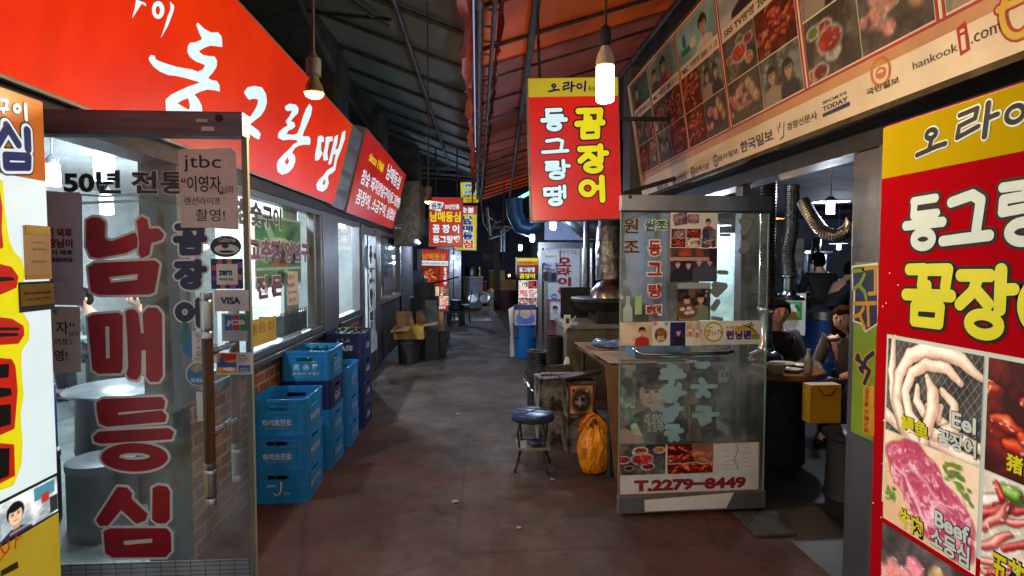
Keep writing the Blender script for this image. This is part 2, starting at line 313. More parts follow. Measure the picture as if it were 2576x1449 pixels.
# ------------------------------------------------------------------ printed pictures: colours of the print carried by a fine grid
def vnoise(w, h, cells, seed, octs=4):
    rg = np.random.RandomState(seed); out = np.zeros((h, w)); amp = 1; tot = 0; a = h / w
    for o in range(octs):
        cx = max(2, int(cells * 2 ** o)); cy = max(2, int(cells * a * 2 ** o)); g = rg.rand(cy + 2, cx + 2)
        x = np.linspace(0, cx, w); y = np.linspace(0, cy, h); xi = x.astype(int); yi = y.astype(int); xf = x - xi; yf = (y - yi)[:, None]
        xf = xf * xf * (3 - 2 * xf); yf = yf * yf * (3 - 2 * yf); yi = yi[:, None]
        out += amp * ((g[yi, xi] * (1 - xf) + g[yi, xi + 1] * xf) * (1 - yf) + (g[yi + 1, xi] * (1 - xf) + g[yi + 1, xi + 1] * xf) * yf); tot += amp; amp *= .55
    return out / tot
class Cv:
    def __init__(s, w, h, bg, seed=1):
        s.w, s.h = w, h; s.seed = seed; s.a = np.zeros((h, w, 3)); s.a[:] = bg
        s.X, s.Y = np.meshgrid(np.linspace(0, 1, w), np.linspace(0, 1, h)); s.asp = h / w; s.px = 1.2 / w
    def blend(s, m, col): s.a = s.a * (1 - m[..., None]) + np.array(col, float) * m[..., None]; return s
    def sd(s, D, col, soft=None, alpha=1):
        k = soft or s.px; return s.blend(np.clip(.5 - D / k, 0, 1) * alpha, col)
    def el(s, cx, cy, rx, ry, col, soft=None, alpha=1, rot=0):
        dx = s.X - cx; dy = (s.Y - cy) * s.asp; ry *= s.asp; c, n = math.cos(rot), math.sin(rot); a = dx * c + dy * n; b = -dx * n + dy * c
        return s.sd((np.sqrt((a / rx) ** 2 + (b / ry) ** 2) - 1) * min(rx, ry), col, soft, alpha)
    def po(s, pts, col, soft=None, alpha=1): return s.sd(sd_poly(s.X, s.Y * s.asp, [(x, y * s.asp) for x, y in pts]), col, soft, alpha)
    def re(s, x0, y0, x1, y1, col, alpha=1): return s.po([(x0, y0), (x1, y0), (x1, y1), (x0, y1)], col, None, alpha)
    def st(s, pts, r, col, soft=None, alpha=1):
        return s.sd(sd_stroke(s.X, s.Y * s.asp, [(p[0], p[1] * s.asp, p[2] if len(p) > 2 else r) for p in pts]), col, soft, alpha)
    def no(s, cells, lo, hi, a=.8, t0=.35, t1=.65, mask=None):
        s.seed += 1; n = np.clip((vnoise(s.w, s.h, cells, s.seed) - t0) / (t1 - t0), 0, 1); c = np.array(lo, float) + (np.array(hi, float) - np.array(lo, float)) * n[..., None]
        m = a if mask is None else a * mask[..., None]; s.a = s.a * (1 - m) + c * m; return s
    def warp(s, amp, cells, octs=2):
        s.seed += 7; s.X = s.X + (vnoise(s.w, s.h, cells, s.seed + 301, octs) - .5) * amp; s.Y = s.Y + (vnoise(s.w, s.h, cells, s.seed + 502, octs) - .5) * amp / s.asp; return s
    def roll(s, pts, r, dark, mid, light, seed=0, soft=.012):     # a rounded, mottled strip of food
        D = sd_stroke(s.X, s.Y * s.asp, [(p[0], p[1] * s.asp, (p[2] if len(p) > 2 else 1) * r) for p in pts]); U = sd_stroke(s.X + r * .3, (s.Y + r * .3 / s.asp) * s.asp, [(p[0], p[1] * s.asp, (p[2] if len(p) > 2 else 1) * r) for p in pts])
        n = vnoise(s.w, s.h, 12, seed + 40, 3) - .5; t = np.clip(-U / r * 1.1 + n * .7, 0, 1)[..., None]; d, m, l = (np.array(k, float) for k in (dark, mid, light))
        col = np.where(t < .45, d + (m - d) * (t / .45), m + (l - m) * ((t - .45) / .55)); sh = np.clip(1 - D / (r * .5), 0, 1)[..., None] * .35; s.a = s.a * (1 - sh); a = np.clip(.5 - D / soft, 0, 1)[..., None]; s.a = s.a * (1 - a) + col * a; return s
    def mask(s, cx, cy, rx, ry, soft=.05):
        return np.clip(.5 - (np.hypot((s.X - cx) / rx, (s.Y - cy) / ry) - 1) * min(rx, ry) / soft, 0, 1)
    def grain(s, amt): s.a += (np.random.RandomState(s.seed + 99).rand(s.h, s.w, 1) - .5) * amt; return s
def picture(F, box, cv, parent, name='picture', h=.003, m=None, label=None):
    a = np.clip(cv.a, 0, 255) / 255.0; a = np.where(a <= .04045, a / 12.92, ((a + .055) / 1.055) ** 2.4)[::-1]
    H, W = a.shape[:2]; u0, v0, u1, v1 = box; o = base_of(parent)
    U, V = np.meshgrid(np.linspace(u0, u1, W), np.linspace(v0, v1, H)); O = np.array(F.o - o) + np.array(F.n) * h
    P = O + U[..., None] * np.array(F.u) + V[..., None] * np.array(F.v)
    me = bpy.data.meshes.new(name); idx = np.arange(W * H).reshape(H, W)
    q = np.stack([idx[:-1, :-1], idx[:-1, 1:], idx[1:, 1:], idx[1:, :-1]], -1).reshape(-1, 4)
    me.vertices.add(W * H); me.vertices.foreach_set('co', P.reshape(-1).astype('f4')); me.loops.add(q.size); me.loops.foreach_set('vertex_index', q.reshape(-1).astype('i4'))
    me.polygons.add(len(q)); me.polygons.foreach_set('loop_start', np.arange(0, q.size, 4, dtype='i4')); me.update()
    at_ = me.attributes.new('print', 'FLOAT_COLOR', 'POINT'); at_.data.foreach_set('color', np.concatenate([a, np.ones((H, W, 1))], -1).reshape(-1).astype('f4'))
    me.materials.append(m or pic_mat('printed_photo')); ob = bpy.data.objects.new(name, me); COL.objects.link(ob); ob.parent = parent
    if label: ob['label'] = label
    return ob
def ppic(F, bl, tr, cv, parent, **k):
    a = F.uv(*bl); b = F.uv(*tr); return picture(F, (a[0], a[1], b[0], b[1]), cv, parent, **k)
# subjects of the prints
def food_red(w, h, seed, dark=1.0):
    c = Cv(w, h, (60 * dark, 18, 12), seed); r = random.Random(seed); c.no(5, (54 * dark, 10, 6), (120 * dark, 28, 14), .9); c.warp(.1, 4); c.warp(.03, 12)
    for i in range(30):
        x, y = r.gauss(.5, .22), r.gauss(.52, .22); a = r.uniform(-.9, .9); l = r.uniform(.06, .16); k = r.uniform(.75, 1.1) * dark
        c.roll([(x - l * math.cos(a), y - l * math.sin(a), .7), (x, y - .03, 1), (x + l * math.cos(a), y + l * math.sin(a), .6)], r.uniform(.04, .085), (120 * k, 20, 8), (200 * k, 50, 20), (240 * k, 116, 66), seed + i, .02)
        if r.random() < .6: c.el(x - .01, y - .03, .012, .006, (255, 226, 206), .012, .85)
    return c.grain(16)
def food_eel(w, h, seed):
    c = Cv(w, h, (66, 62, 58), seed); r = random.Random(seed); c.no(4, (40, 38, 36), (92, 86, 80), .8)
    for k in range(-16, 30):
        c.st([(k * .07, 0), (k * .07 - .6, 1)], .003, (150, 146, 140), None, .75); c.st([(k * .07 - .6, 0), (k * .07 + .05, 1)], .003, (128, 124, 118), None, .75)
    c.warp(.05, 4); c.warp(.012, 14); P = ((198, 164, 142), (226, 196, 174), (246, 230, 214))
    for i, (p, q) in enumerate((([(.0, .82, 1), (.3, .97, 1), (.6, .93, 1), (1.02, 1.0, .8)], .055), ([(.07, -.02, .5), (.04, .35, 1), (.08, .65, 1), (.24, 1.02, .8)], .04), ([(.5, .62, 1), (.78, .8, 1), (1.04, .86, .8)], .05),
        ([(1.0, .22, .5), (.8, .09, 1.1), (.5, .05, 1.2), (.26, .13, 1.1), (.13, .36, 1), (.13, .66, 1), (.22, .9, 1), (.42, 1.04, 1)], .055), ([(.8, .3, .5), (.66, .2, .9), (.46, .19, 1), (.28, .3, 1), (.22, .52, 1), (.28, .74, 1), (.42, .86, 1), (.62, .86, 1), (.76, .72, 1), (.74, .52, .8), (.62, .42, .6)], .05), ([(.36, .42, .5), (.36, .58, 1), (.46, .7, 1), (.6, .68, .9), (.62, .56, .6)], .042), ([(.47, .3, .4), (.53, .44, 1), (.54, .62, 1.1), (.48, .9, 1), (.46, 1.04, .9)], .055))):
        c.roll(p, q, *P, seed + i)
        for j in range(5): k = r.randrange(len(p) - 1); t = r.random(); x = p[k][0] + (p[k + 1][0] - p[k][0]) * t; y = p[k][1] + (p[k + 1][1] - p[k][1]) * t; c.el(x + r.uniform(-.02, .02), y, .012, .018, (206, 140, 130), .02, .5); c.el(x - .015, y - .01, .006, .01, (255, 250, 244), .008, .8)
    return c.grain(14)
def food_beef(w, h, seed, pale=0):
    c = Cv(w, h, (222, 186, 150), seed); r = random.Random(seed); c.no(3, (206, 166, 128), (236, 214, 190), .7); c.warp(.12, 3); c.warp(.03, 10)
    def slab(cx, cy, rx, ry, rot):
        c.el(cx, cy, rx + .015, ry + .015, (140, 44, 66), .03, 1, rot); c.el(cx, cy, rx, ry, (196, 84, 112), .03, 1, rot)
        dx = c.X - cx; dy = c.Y - cy; k, n = math.cos(rot), math.sin(rot); m = np.clip(1.5 - np.hypot((dx * k + dy * n) / rx, (-dx * n + dy * k) / ry) * 1.5, 0, 1) > .05
        c.no(6, (150, 36, 70), (226, 138, 158), .85, .3, .7, m * 1.0); c.no(16, (236, 190, 200), (178, 66, 98), .6, .36, .5, m * 1.0)
        for i in range(70):
            a = r.uniform(0, 6.28); q = r.uniform(0, .92); x = cx + q * rx * math.cos(a); y = cy + q * ry * math.sin(a); t = rot + r.gauss(.5, .6); l = r.uniform(.01, .05)
            c.st([(x - l * math.cos(t), y - l * math.sin(t)), (x + r.uniform(-.01, .01), y + .008), (x + l * math.cos(t), y + l * math.sin(t))], r.uniform(.002, .006), (248, 214, 220) if r.random() < .7 else (150, 34, 66), .012, .7)
    slab(.36, .26, .34, .2, .15); slab(.5, .46, .44, .24, .3); slab(.62, .66, .36, .22, .5)
    c.st([(.12, .34), (.3, .42), (.42, .62), (.5, .78)], .012, (246, 212, 218), .03, .8); c.st([(.3, .3), (.52, .38), (.72, .56)], .01, (246, 206, 214), .03, .7)
    for x, y in ((.8, .2), (.86, .28), (.78, .1), (.08, .72), (.1, .66)):
        for i in range(14): c.el(x + r.uniform(-.06, .06), y + r.uniform(-.05, .05), .02, .016, (r.uniform(60, 130), r.uniform(100, 150), r.uniform(30, 60)), .015)
    return c.grain(14)
def food_belly(w, h, seed):
    c = Cv(w, h, (214, 206, 190), seed); r = random.Random(seed); c.no(3, (190, 176, 160), (226, 218, 206), .7); c.warp(.08, 4); c.warp(.02, 12)
    for i in range(30):
        x, y = r.uniform(0, 1), .18 + .85 * (i / 30) + r.uniform(-.08, .08); t = r.uniform(-1.1, -.2); l = r.uniform(.12, .26); P = [((150, 60, 58), (218, 120, 112), (244, 186, 176)), ((196, 150, 136), (238, 206, 194), (252, 238, 230)), ((120, 26, 30), (190, 62, 60), (228, 120, 110))][i % 3]
        c.roll([(x - l * math.cos(t), y - l * math.sin(t), .7), (x + .03, y, 1), (x + l * math.cos(t), y + l * math.sin(t), .6)], r.uniform(.025, .045), *P, seed + i, .015)
    c.roll([(.18, .1), (.27, .1)], .05, (60, 90, 30), (110, 160, 60), (170, 206, 120), 3); c.roll([(.34, .08), (.38, .18)], .035, (110, 16, 12), (184, 36, 28), (230, 110, 90), 4); c.roll([(.1, .1), (.14, .18)], .035, (110, 16, 12), (184, 36, 28), (230, 110, 90), 5)
    return c.grain(14)
def food_bowls(w, h, seed):
    c = Cv(w, h, (70, 66, 64), seed); r = random.Random(seed); c.no(4, (46, 42, 40), (120, 112, 104), .7)
    for i in range(7):
        x, y = r.uniform(.05, .95), r.uniform(.1, .95); q = r.uniform(.11, .17); c.el(x, y, q, q * .8, (216, 212, 204)); c.el(x, y, q * .8, q * .62, r.choice([(150, 40, 24), (190, 96, 40), (98, 116, 50), (206, 200, 170), (110, 30, 26)]), .02)
    c.el(.48, .48, .26, .22, (170, 168, 164)); c.el(.48, .48, .21, .17, (176, 36, 34), .03)
    for i in range(12): c.el(.48 + r.gauss(0, .09), .48 + r.gauss(0, .07), .04, .03, (r.uniform(150, 220), r.uniform(30, 70), 40), .03)
    return c.grain(18)
def food_dark(w, h, seed):
    c = Cv(w, h, (66, 58, 58), seed); r = random.Random(seed); c.no(3, (50, 44, 46), (92, 84, 82), .8)
    for i in range(16): c.el(r.gauss(.32, .14), r.gauss(.5, .14), r.uniform(.06, .12), r.uniform(.05, .1), (r.uniform(200, 235), r.uniform(120, 160), r.uniform(120, 150)), .04)
    for x, y in ((.66, .25), (.74, .4), (.84, .6)): c.el(x, y, .12, .16, (120, 90, 60)); c.el(x - .015, y - .02, .09, .12, (196, 164, 120), .05)
    return c.grain(14)
def face(c, cx, cy, r, skin=(214, 168, 140), hair=(30, 24, 24), top=(160, 40, 40), asp=None):
    k = 1 / c.asp
    c.po([(cx - 2.2 * r, 1.2), (cx - 1.9 * r, cy + 2.1 * r * k), (cx - .6 * r, cy + 1.5 * r * k), (cx + .6 * r, cy + 1.5 * r * k), (cx + 1.9 * r, cy + 2.1 * r * k), (cx + 2.2 * r, 1.2)], top)
    c.re(cx - .35 * r, cy + .6 * r * k, cx + .35 * r, cy + 1.6 * r * k, tuple(x * .8 for x in skin))
    c.el(cx, cy - .25 * r * k, 1.05 * r, 1.15 * r * k, hair); c.el(cx, cy + .12 * r * k, .8 * r, 1.0 * r * k, skin)
    c.el(cx - .1 * r, cy - .75 * r * k, .85 * r, .42 * r * k, hair)
    for s_ in (-1, 1): c.el(cx + s_ * .34 * r, cy + .02 * r * k, .13 * r, .07 * r * k, (34, 24, 22)); c.st([(cx + s_ * .2 * r, cy - .17 * r * k), (cx + s_ * .5 * r, cy - .15 * r * k)], .05 * r, (50, 36, 32))
    c.el(cx, cy + .35 * r * k, .1 * r, .12 * r * k, tuple(x * .86 for x in skin)); c.el(cx, cy + .66 * r * k, .24 * r, .07 * r * k, (168, 70, 70)); return c
def portrait(w, h, seed, bg=(150, 190, 190), top=(220, 215, 205), cx=.6, r=.14, hair=(34, 26, 26)):
    c = Cv(w, h, bg, seed); c.no(3, tuple(x * .75 for x in bg), tuple(min(255, x * 1.2) for x in bg), .6); face(c, cx, .42, r, top=top, hair=hair); return c.grain(10)
def people(w, h, seed, n=3, bg=(60, 50, 56)):
    c = Cv(w, h, bg, seed); r = random.Random(seed); c.no(5, tuple(x * .5 for x in bg), tuple(x * 1.7 for x in bg), .8)
    for i in range(6): c.el(r.uniform(0, 1), r.uniform(0, .35), .025, .03, (200, 205, 225), .04)
    for i in range(n): face(c, (i + .7) / (n + .4), r.uniform(.38, .5), .2 / n + .015, top=r.choice([(150, 30, 36), (70, 76, 84), (120, 130, 110), (40, 40, 48), (170, 150, 130)]))
    return c.grain(14)
def tex(fn, k=.3):
    def g(w, h, seed, *a):
        c = fn(w, h, seed, *a); n = vnoise(w, h, 14, seed + 5, 3) - .5; m = vnoise(w, h, 4, seed + 9, 3) - .5; c.a = c.a * (1 + k * 2.2 * n + k * 1.6 * m)[..., None]
        r = np.random.RandomState(seed); sp = (vnoise(w, h, 24, seed + 13, 2) > (.74 if k > .1 else .86)) * (c.a[..., 0] > 120) * .55; c.a = c.a * (1 - sp[..., None]) + np.array((252, 240, 228)) * sp[..., None]; return c
    return g
food_red, food_eel, food_belly, food_bowls, food_dark = tex(food_red, .12), tex(food_eel, .06), tex(food_belly, .12), tex(food_bowls), tex(food_dark)
FOODS = [food_red, food_bowls, food_eel, food_red, food_bowls]
# ------------------------------------------------------------------ common materials
STEEL = mat('brushed_stainless_steel', '#bcbdbd', '#a2a4a6', 5, .3, 1, bump=.02)
STEEL_D = mat('dull_stained_steel', '#7d7d7e', '#55565a', 12, .42, 1, bump=.05)
ALU = mat('worn_aluminium_frame', '#7d7c7e', '#68686c', 3, .42, .8, bump=.03, contrast=(.25, .75))
PIPE = mat('weathered_grey_pipe', '#4a4542', '#2c2826', 9, .6, .4, bump=.1)
CHROME = mat('chrome', '#d4d4d4', '#a8a8aa', 10, .14, 1)
BLACK = mat('black_rubber', '#141416', '#26262a', 12, .6)
CORD = mat('lamp_cord', '#4a3f38', '#2a2420', 20, .7)
PAPER = mat('handwritten_paper', '#d8c8ba', '#c6b4a6', 7, .85, bump=.1)
WHITE = mat('white_vinyl', '#dcd8cf', '#c4bfb5', 8, .55)
WHITEP = mat('white_wall_paint', '#cfd2cf', '#b4b8b6', 3, .75, bump=.03)
INK = mat('black_ink', '#17171b', '#22222a', 10, .6)
GREYINK = mat('grey_ink', '#6a625e', '#7d746e', 10, .7)
NAVY = mat('navy_vinyl', '#1b2350', '#141a40', 10, .45)
REDV = mat('crimson_vinyl', '#b01828', '#941220', 8, .4)
CREAM = mat('cream_vinyl', '#ebe2d6', '#dccfc2', 8, .5)
CARD = mat('corrugated_cardboard', '#9a7248', '#7c5a38', 6, .85, bump=.08)
CONC = mat('stained_concrete', '#6f675d', '#453f38', 5, .9, bump=.4, contrast=(.3, .7))
WOOD = mat('worn_wood', '#5b402a', '#2e2016', 4, .65, stretch=(6, .5, 6), bump=.15)
GLASS = glass_mat(); DGLASS = glass_mat('hazy_door_glass', dust_haze=.09)  # door panes: pale haze of reflected light put into the glass as a film
# ================================================================== ground
def ground_mat():
    m, N, L = nm('patchy_alley_concrete'); b = N['Principled BSDF']; tc = N.new('ShaderNodeTexCoord')
    def noise(sc, det=8, ro=.65, st=None):
        n = N.new('ShaderNodeTexNoise'); n.inputs['Scale'].default_value = sc; n.inputs['Detail'].default_value = det; n.inputs['Roughness'].default_value = ro
        if st: mp = N.new('ShaderNodeMapping'); mp.inputs['Scale'].default_value = st; L.new(tc.outputs['Object'], mp.inputs[0]); L.new(mp.outputs[0], n.inputs['Vector'])
        else: L.new(tc.outputs['Object'], n.inputs['Vector'])
        return n.outputs[0]
    def ramp(i, p0, c0, p1, c1):
        r = N.new('ShaderNodeValToRGB'); e = r.color_ramp.elements; e[0].position = p0; e[1].position = p1; e[0].color = (*c0, 1); e[1].color = (*c1, 1); L.new(i, r.inputs[0]); return r.outputs[0]
    def mix(f, a, c, mode='MIX'):
        x = N.new('ShaderNodeMix'); x.data_type = 'RGBA'; x.blend_type = mode
        if isinstance(f, float): x.inputs[0].default_value = f
        else: L.new(f, x.inputs[0])
        L.new(a, x.inputs[6]); L.new(c, x.inputs[7]); return x.outputs[2]
    def math_(op, a, c):
        x = N.new('ShaderNodeMath'); x.operation = op; x.use_clamp = False
        for i, k in enumerate((a, c)):
            if isinstance(k, (int, float)): x.inputs[i].default_value = k
            else: L.new(k, x.inputs[i])
        return x.outputs[0]
    bare = ramp(noise(1.6), .3, lin('#46362b'), .7, lin('#5f4b3f'))
    paint = ramp(noise(2.2), .3, lin('#44241b'), .7, lin('#5a3024'))
    sp = N.new('ShaderNodeSeparateXYZ'); L.new(tc.outputs['Object'], sp.inputs[0])
    # floor paint survives along the walls and at the near end, worn off along the walked middle
    edge = math_('MULTIPLY', math_('POWER', math_('ABSOLUTE', math_('ADD', sp.outputs[0], -.1), 0), 2.0), .22)
    far = math_('MULTIPLY', math_('ADD', sp.outputs[1], -5.4), -.11)
    k = math_('ADD', math_('ADD', edge, far), math_('MULTIPLY', math_('ADD', noise(1.1, 9, .7), -.5), 2.2))
    worn = ramp(k, .05, (0, 0, 0), .42, (1, 1, 1))
    col = mix(worn, bare, paint)
    stain = ramp(noise(.9, 10, .72), .36, (.22, .21, .2), .6, (1, 1, 1)); col = mix(.8, col, stain, 'MULTIPLY')
    fine = ramp(noise(30, 4, .7), .3, (.7, .7, .7), .65, (1.1, 1.1, 1.1)); col = mix(.7, col, fine, 'MULTIPLY'); col = mix(.75, col, ramp(noise(3.2, 12, .8), .40, (.34, .32, .31), .43, (1, 1, 1)), 'MULTIPLY'); col = mix(.5, col, ramp(noise(5.5, 10, .75), .62, (1, 1, 1), .65, (1.7, 1.6, 1.5)), 'MULTIPLY')
    vr = N.new('ShaderNodeTexVoronoi'); vr.feature = 'DISTANCE_TO_EDGE'; vr.inputs['Scale'].default_value = .55; L.new(tc.outputs['Object'], vr.inputs['Vector'])
    col = mix(.55, col, ramp(vr.outputs['Distance'], .0, (.25, .25, .25), .012, (1, 1, 1)), 'MULTIPLY')
    L.new(col, b.inputs['Base Color'])
    rr = N.new('ShaderNodeMapRange'); L.new(noise(2.5), rr.inputs[0]); rr.inputs['From Min'].default_value = .35; rr.inputs['From Max'].default_value = .65; rr.inputs['To Min'].default_value = .55; rr.inputs['To Max'].default_value = .92
    L.new(rr.outputs[0], b.inputs['Roughness'])
    bp = N.new('ShaderNodeBump'); bp.inputs['Strength'].default_value = .35; bp.inputs['Distance'].default_value = .02; L.new(noise(9, 8), bp.inputs['Height']); L.new(bp.outputs[0], b.inputs['Normal'])
    return m
g = MB(); g.add([(-40, -12, 0), (40, -12, 0), (40, 80, 0), (-40, 80, 0)], [(0, 1, 2, 3)]); structure(g, 'ground', ground_mat())
g = MB(); g.add([(-6.2, .2, .004), (-1.6, .2, .004), (-1.6, 11.6, .004), (-6.2, 11.6, .004)], [(0, 1, 2, 3)])
structure(g, 'left_shop_floor', brick_mat('grey_floor_tile', '#727d7b', '#687371', '#4a5050', .6, .6, 'XY', .006, 0, .4, .1))
g = MB(); g.add([(1.8, 1.0, .004), (9, 1.0, .004), (9, 13, .004), (1.8, 13, .004)], [(0, 1, 2, 3)])
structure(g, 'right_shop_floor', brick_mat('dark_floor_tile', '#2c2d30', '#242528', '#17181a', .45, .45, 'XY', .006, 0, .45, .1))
for k, (x, y, r) in enumerate([(atZ(0, 1145, 1265).x, atZ(0, 1145, 1265).y, .018), (.55, 4.15, .012), (-.2, 6.0, .015), (.25, 3.4, .012)]):
    b = MB(); b.use(mat('tissue_scrap', '#9c948a', '#7a736c', 20, .9)); b.ball((x, y, r * .5), (r * 1.5, r, r * .6), 7, 5); solo(b, 'litter_scrap', ['crumpled pale scrap of tissue on the middle of the alley floor', 'tiny pale scrap by the stool feet', 'tiny pale scrap far along the alley floor', 'tiny pale scrap on the near right of the alley floor'][k], 'litter', 'scraps of litter on the alley floor')
dc = atZ(.004, 1208, 805); b = MB(); b.use(STEEL_D); b.box((dc.x - .28, dc.y - .35, .002), (dc.x + .28, dc.y + .35, .012))
for i in range(9): b.use(BLACK); b.box((dc.x - .25 + i * .058, dc.y - .32, .0125), (dc.x - .225 + i * .058, dc.y + .32, .0145))
solo(b, 'drain_grate', 'dark slotted drain grate set in the alley floor far along', 'drain grate')
# ================================================================== canopy
TARPG = mat('dark_green_tarpaulin', '#7a857c', '#545d57', 1.3, .6, bump=.25, bscale=3, stretch=(1, .35, 1))
TARPO = mat('orange_tarpaulin', '#dc8030', '#ac622c', .55, .55, trans=.6, bump=.2, bscale=3, stretch=(1, .5, 1), contrast=(.38, .6))
TARPR = mat('red_tarpaulin_edge', '#8e2226', '#5c1418', 1.2, .5)
def zl(x): return 3.5 - .36 * x            # left sheet rises away from the valley
def zr(x): return 3.5 + .32 * x
def sheet(x0, x1, y0, y1, zf, m, nx=10, ny=40, sag=.03):
    b = MB(); b.use(m); vs = []
    for j in range(ny + 1):
        for i in range(nx + 1):
            x = x0 + (x1 - x0) * i / nx; y = y0 + (y1 - y0) * j / ny
            vs.append((x, y, zf(x) + .045 - sag * abs(math.sin(math.pi * (y - 2.3) / .9)) * random.uniform(.6, 1.2)))
    vs2 = [(x, y, z + .015) for x, y, z in vs]; k = len(vs); w = nx + 1
    fs = [(j * w + i, j * w + i + w, j * w + i + w + 1, j * w + i + 1) for j in range(ny) for i in range(nx)]
    b.add(vs, fs, True); b.add(vs2, [f[::-1] for f in fs], True); return b
ca = thing('canopy', 'dark green tarpaulin canopy on pipe ribs over the left half of the alley', 'canopy', (-1.5, 7, 3.5))
sheet(-.05, -4.2, -2.5, 13.4, zl, TARPG).build('tarpaulin', ca)
for i in range(17):
    y = -1.3 + .9 * i; b = MB(); b.use(PIPE); b.tube([(-.06, y, zl(-.06)), (-4.1, y, zl(-4.1))], .021, 8); b.build('rib', ca)
for x in (-.72, -2.3): b = MB(); b.use(PIPE); b.tube([(x, -2, zl(x) - .04), (x + .12, 13.3, zl(x) - .04)], .024, 8); b.build('purlin', ca)
b = MB(); b.use(PIPE); b.tube([(-.75, 5.2, zl(-.75) - .05), (-2.3, 6.2, zl(-2.3) - .1)], .016, 6); b.tube([(-2.2, 3.9, zl(-2.2) - .08), (-.8, 5.4, zl(-.8) - .05)], .016, 6); b.build('brace', ca)
cb = thing('canopy', 'orange tarpaulin canopy on pipe ribs over the right half of the alley', 'canopy', (1.5, 7, 3.5))
sheet(.05, 4.2, -2.5, 5.9, zr, TARPO, ny=26, sag=.035).build('tarpaulin', cb, label='orange sheet of tarpaulin')
sheet(.05, 4.2, 5.86, 15.2, lambda x: zr(x) - .02, mat('dimmed_tarpaulin', '#b47460', '#885244', .9, .6, trans=.6, bump=.2, bscale=3, stretch=(1, .5, 1)), ny=28, sag=.035).build('tarpaulin', cb, label='mauve sheet of tarpaulin, dimmer light put into its colour')  # far part of the canopy coloured darker to stand for fading light
sheet(.05, 4.2, 15.16, 19, zr, TARPO, ny=12, sag=.035).build('tarpaulin', cb, label='orange sheet of tarpaulin')
for i in range(23):
    y = -1.0 + .9 * i; b = MB(); b.use(PIPE); b.tube([(.06, y, zr(.06)), (4.1, y, zr(4.1))], .02, 8); b.build('rib', cb)
b = MB(); b.use(PIPE); b.tube([(.446, 4.3, 3.56), (1.1, 19.2, 3.74)], .035, 8); b.tube([(.446, 4.3, 3.56), (.3, 1.4, 3.5)], .035, 8); b.build('purlin', cb)
b = MB(); b.use(PIPE); b.tube([(1.9, -2, zr(1.9) - .05), (1.9, 19, zr(1.9) - .05)], .03, 8); b.build('purlin', cb)
for y in (4.2, 7.8, 11.4): b = MB(); b.use(PIPE); b.tube([(.5, y, zr(.5) - .03), (1.35, y + .1, zr(1.35) + .0), (1.5, y - .5, zr(1.5) - .25)], .018, 6); b.build('brace', cb)
b = MB(); b.use(PIPE); b.tube([(.02, -2, 3.42), (.02, 17, 3.42)], .034, 10); b.tube([(.13, -2, 3.4), (.13, 17, 3.4)], .018, 8)
for i in range(60):
    y = -1.5 + i * .3; b.tube([(.02, y, 3.41), (.13, y, 3.4)], .009, 6)
    if i % 2: b.tube([(.13, y, 3.4), (.19, y + .05, 3.43), (.2, y + .1, 3.5)], .006, 5)
b.build('valley_ladder', cb)
def flap(x, w, drop, m, seed, amp=.02):
    b = MB(); b.use(m); r = random.Random(seed); vs = []; n = 150
    for j in range(n + 1):
        y = -2 + 17.5 * j / n; a = amp * math.sin(j * 1.1 + seed) + r.uniform(-amp, amp) * .6; dd = drop * (1 + .45 * math.sin(j * .63 + seed) + r.uniform(-.15, .15))
        for k in range(4): t = k / 3; vs.append((x + w * t + a * t, y, 3.52 - dd * t + .02 * math.sin(t * 6 + j * .4)))
    fs = [(j * 4 + k, j * 4 + k + 1, j * 4 + k + 5, j * 4 + k + 4) for j in range(n) for k in range(3)]
    b.add(vs, fs, True); b.add([(p[0] + .004, p[1], p[2]) for p in vs], [f[::-1] for f in fs], True); return b
FLAP = mat('orange_tarpaulin_flap', '#d0541c', '#8c3218', 2.2, .55, bump=.2)
flap(-.03, -.09, .14, FLAP, 3).build('loose_edge', cb); flap(.03, -.03, .12, FLAP, 5, .012).build('loose_edge', cb); flap(.17, .03, .07, TARPR, 9, .01).build('edge_band', cb)
# trusses and pale roof sheets beyond the tarpaulin
PALE = mat('pale_corrugated_sheet', '#8d979b', '#6e777c', 2, .6, stretch=(8, .4, 1), bump=.2)
tr = thing('roof_truss', 'dark open steel trusses under pale roof sheets at the far end of the alley', 'roof truss', (-1, 14.5, 4))
b = MB(); b.use(PIPE)
for y, z in ((13.6, 3.9), (15.2, 4.0), (16.8, 4.1)):
    b.tube([(-3.2, y, z), (.05, y, z - .2)], .035, 6); b.tube([(-3.2, y, z + .75), (.05, y, z + .3)], .035, 6)
    for i in range(7):
        x = -3 + i * .5; f = i / 7; b.tube([(x, y, z - .02), (x + .25, y, z + .7 - .4 * f)], .018, 5); b.tube([(x + .25, y, z + .7 - .4 * f), (x + .5, y, z - .1)], .018, 5)
for x in (-2.6, -1.3, -.4): b.tube([(x, 13, 4.6), (x, 18, 4.8)], .03, 6)
b.build('truss', tr)
b = MB(); b.use(PALE); b.hexa([(-4, 12.9, 5.35), (-.1, 12.9, 4.75), (-.1, 18.5, 4.95), (-4, 18.5, 5.5), (-4, 12.9, 5.38), (-.1, 12.9, 4.78), (-.1, 18.5, 4.98), (-4, 18.5, 5.53)]); b.build('roof_sheet', tr)
b = MB(); b.use(mat('sooty_upper_wall', '#262423')); b.box((-4, 18.52, 5.0), (6, 25, 5.05)); b.box((.05, 18.9, 4.6), (6, 19.0, 5.0)); b.build('roof_sheet', tr, label='added dark roof sheet blocking sky light farthest back')  # roof added to keep sky light off the far end
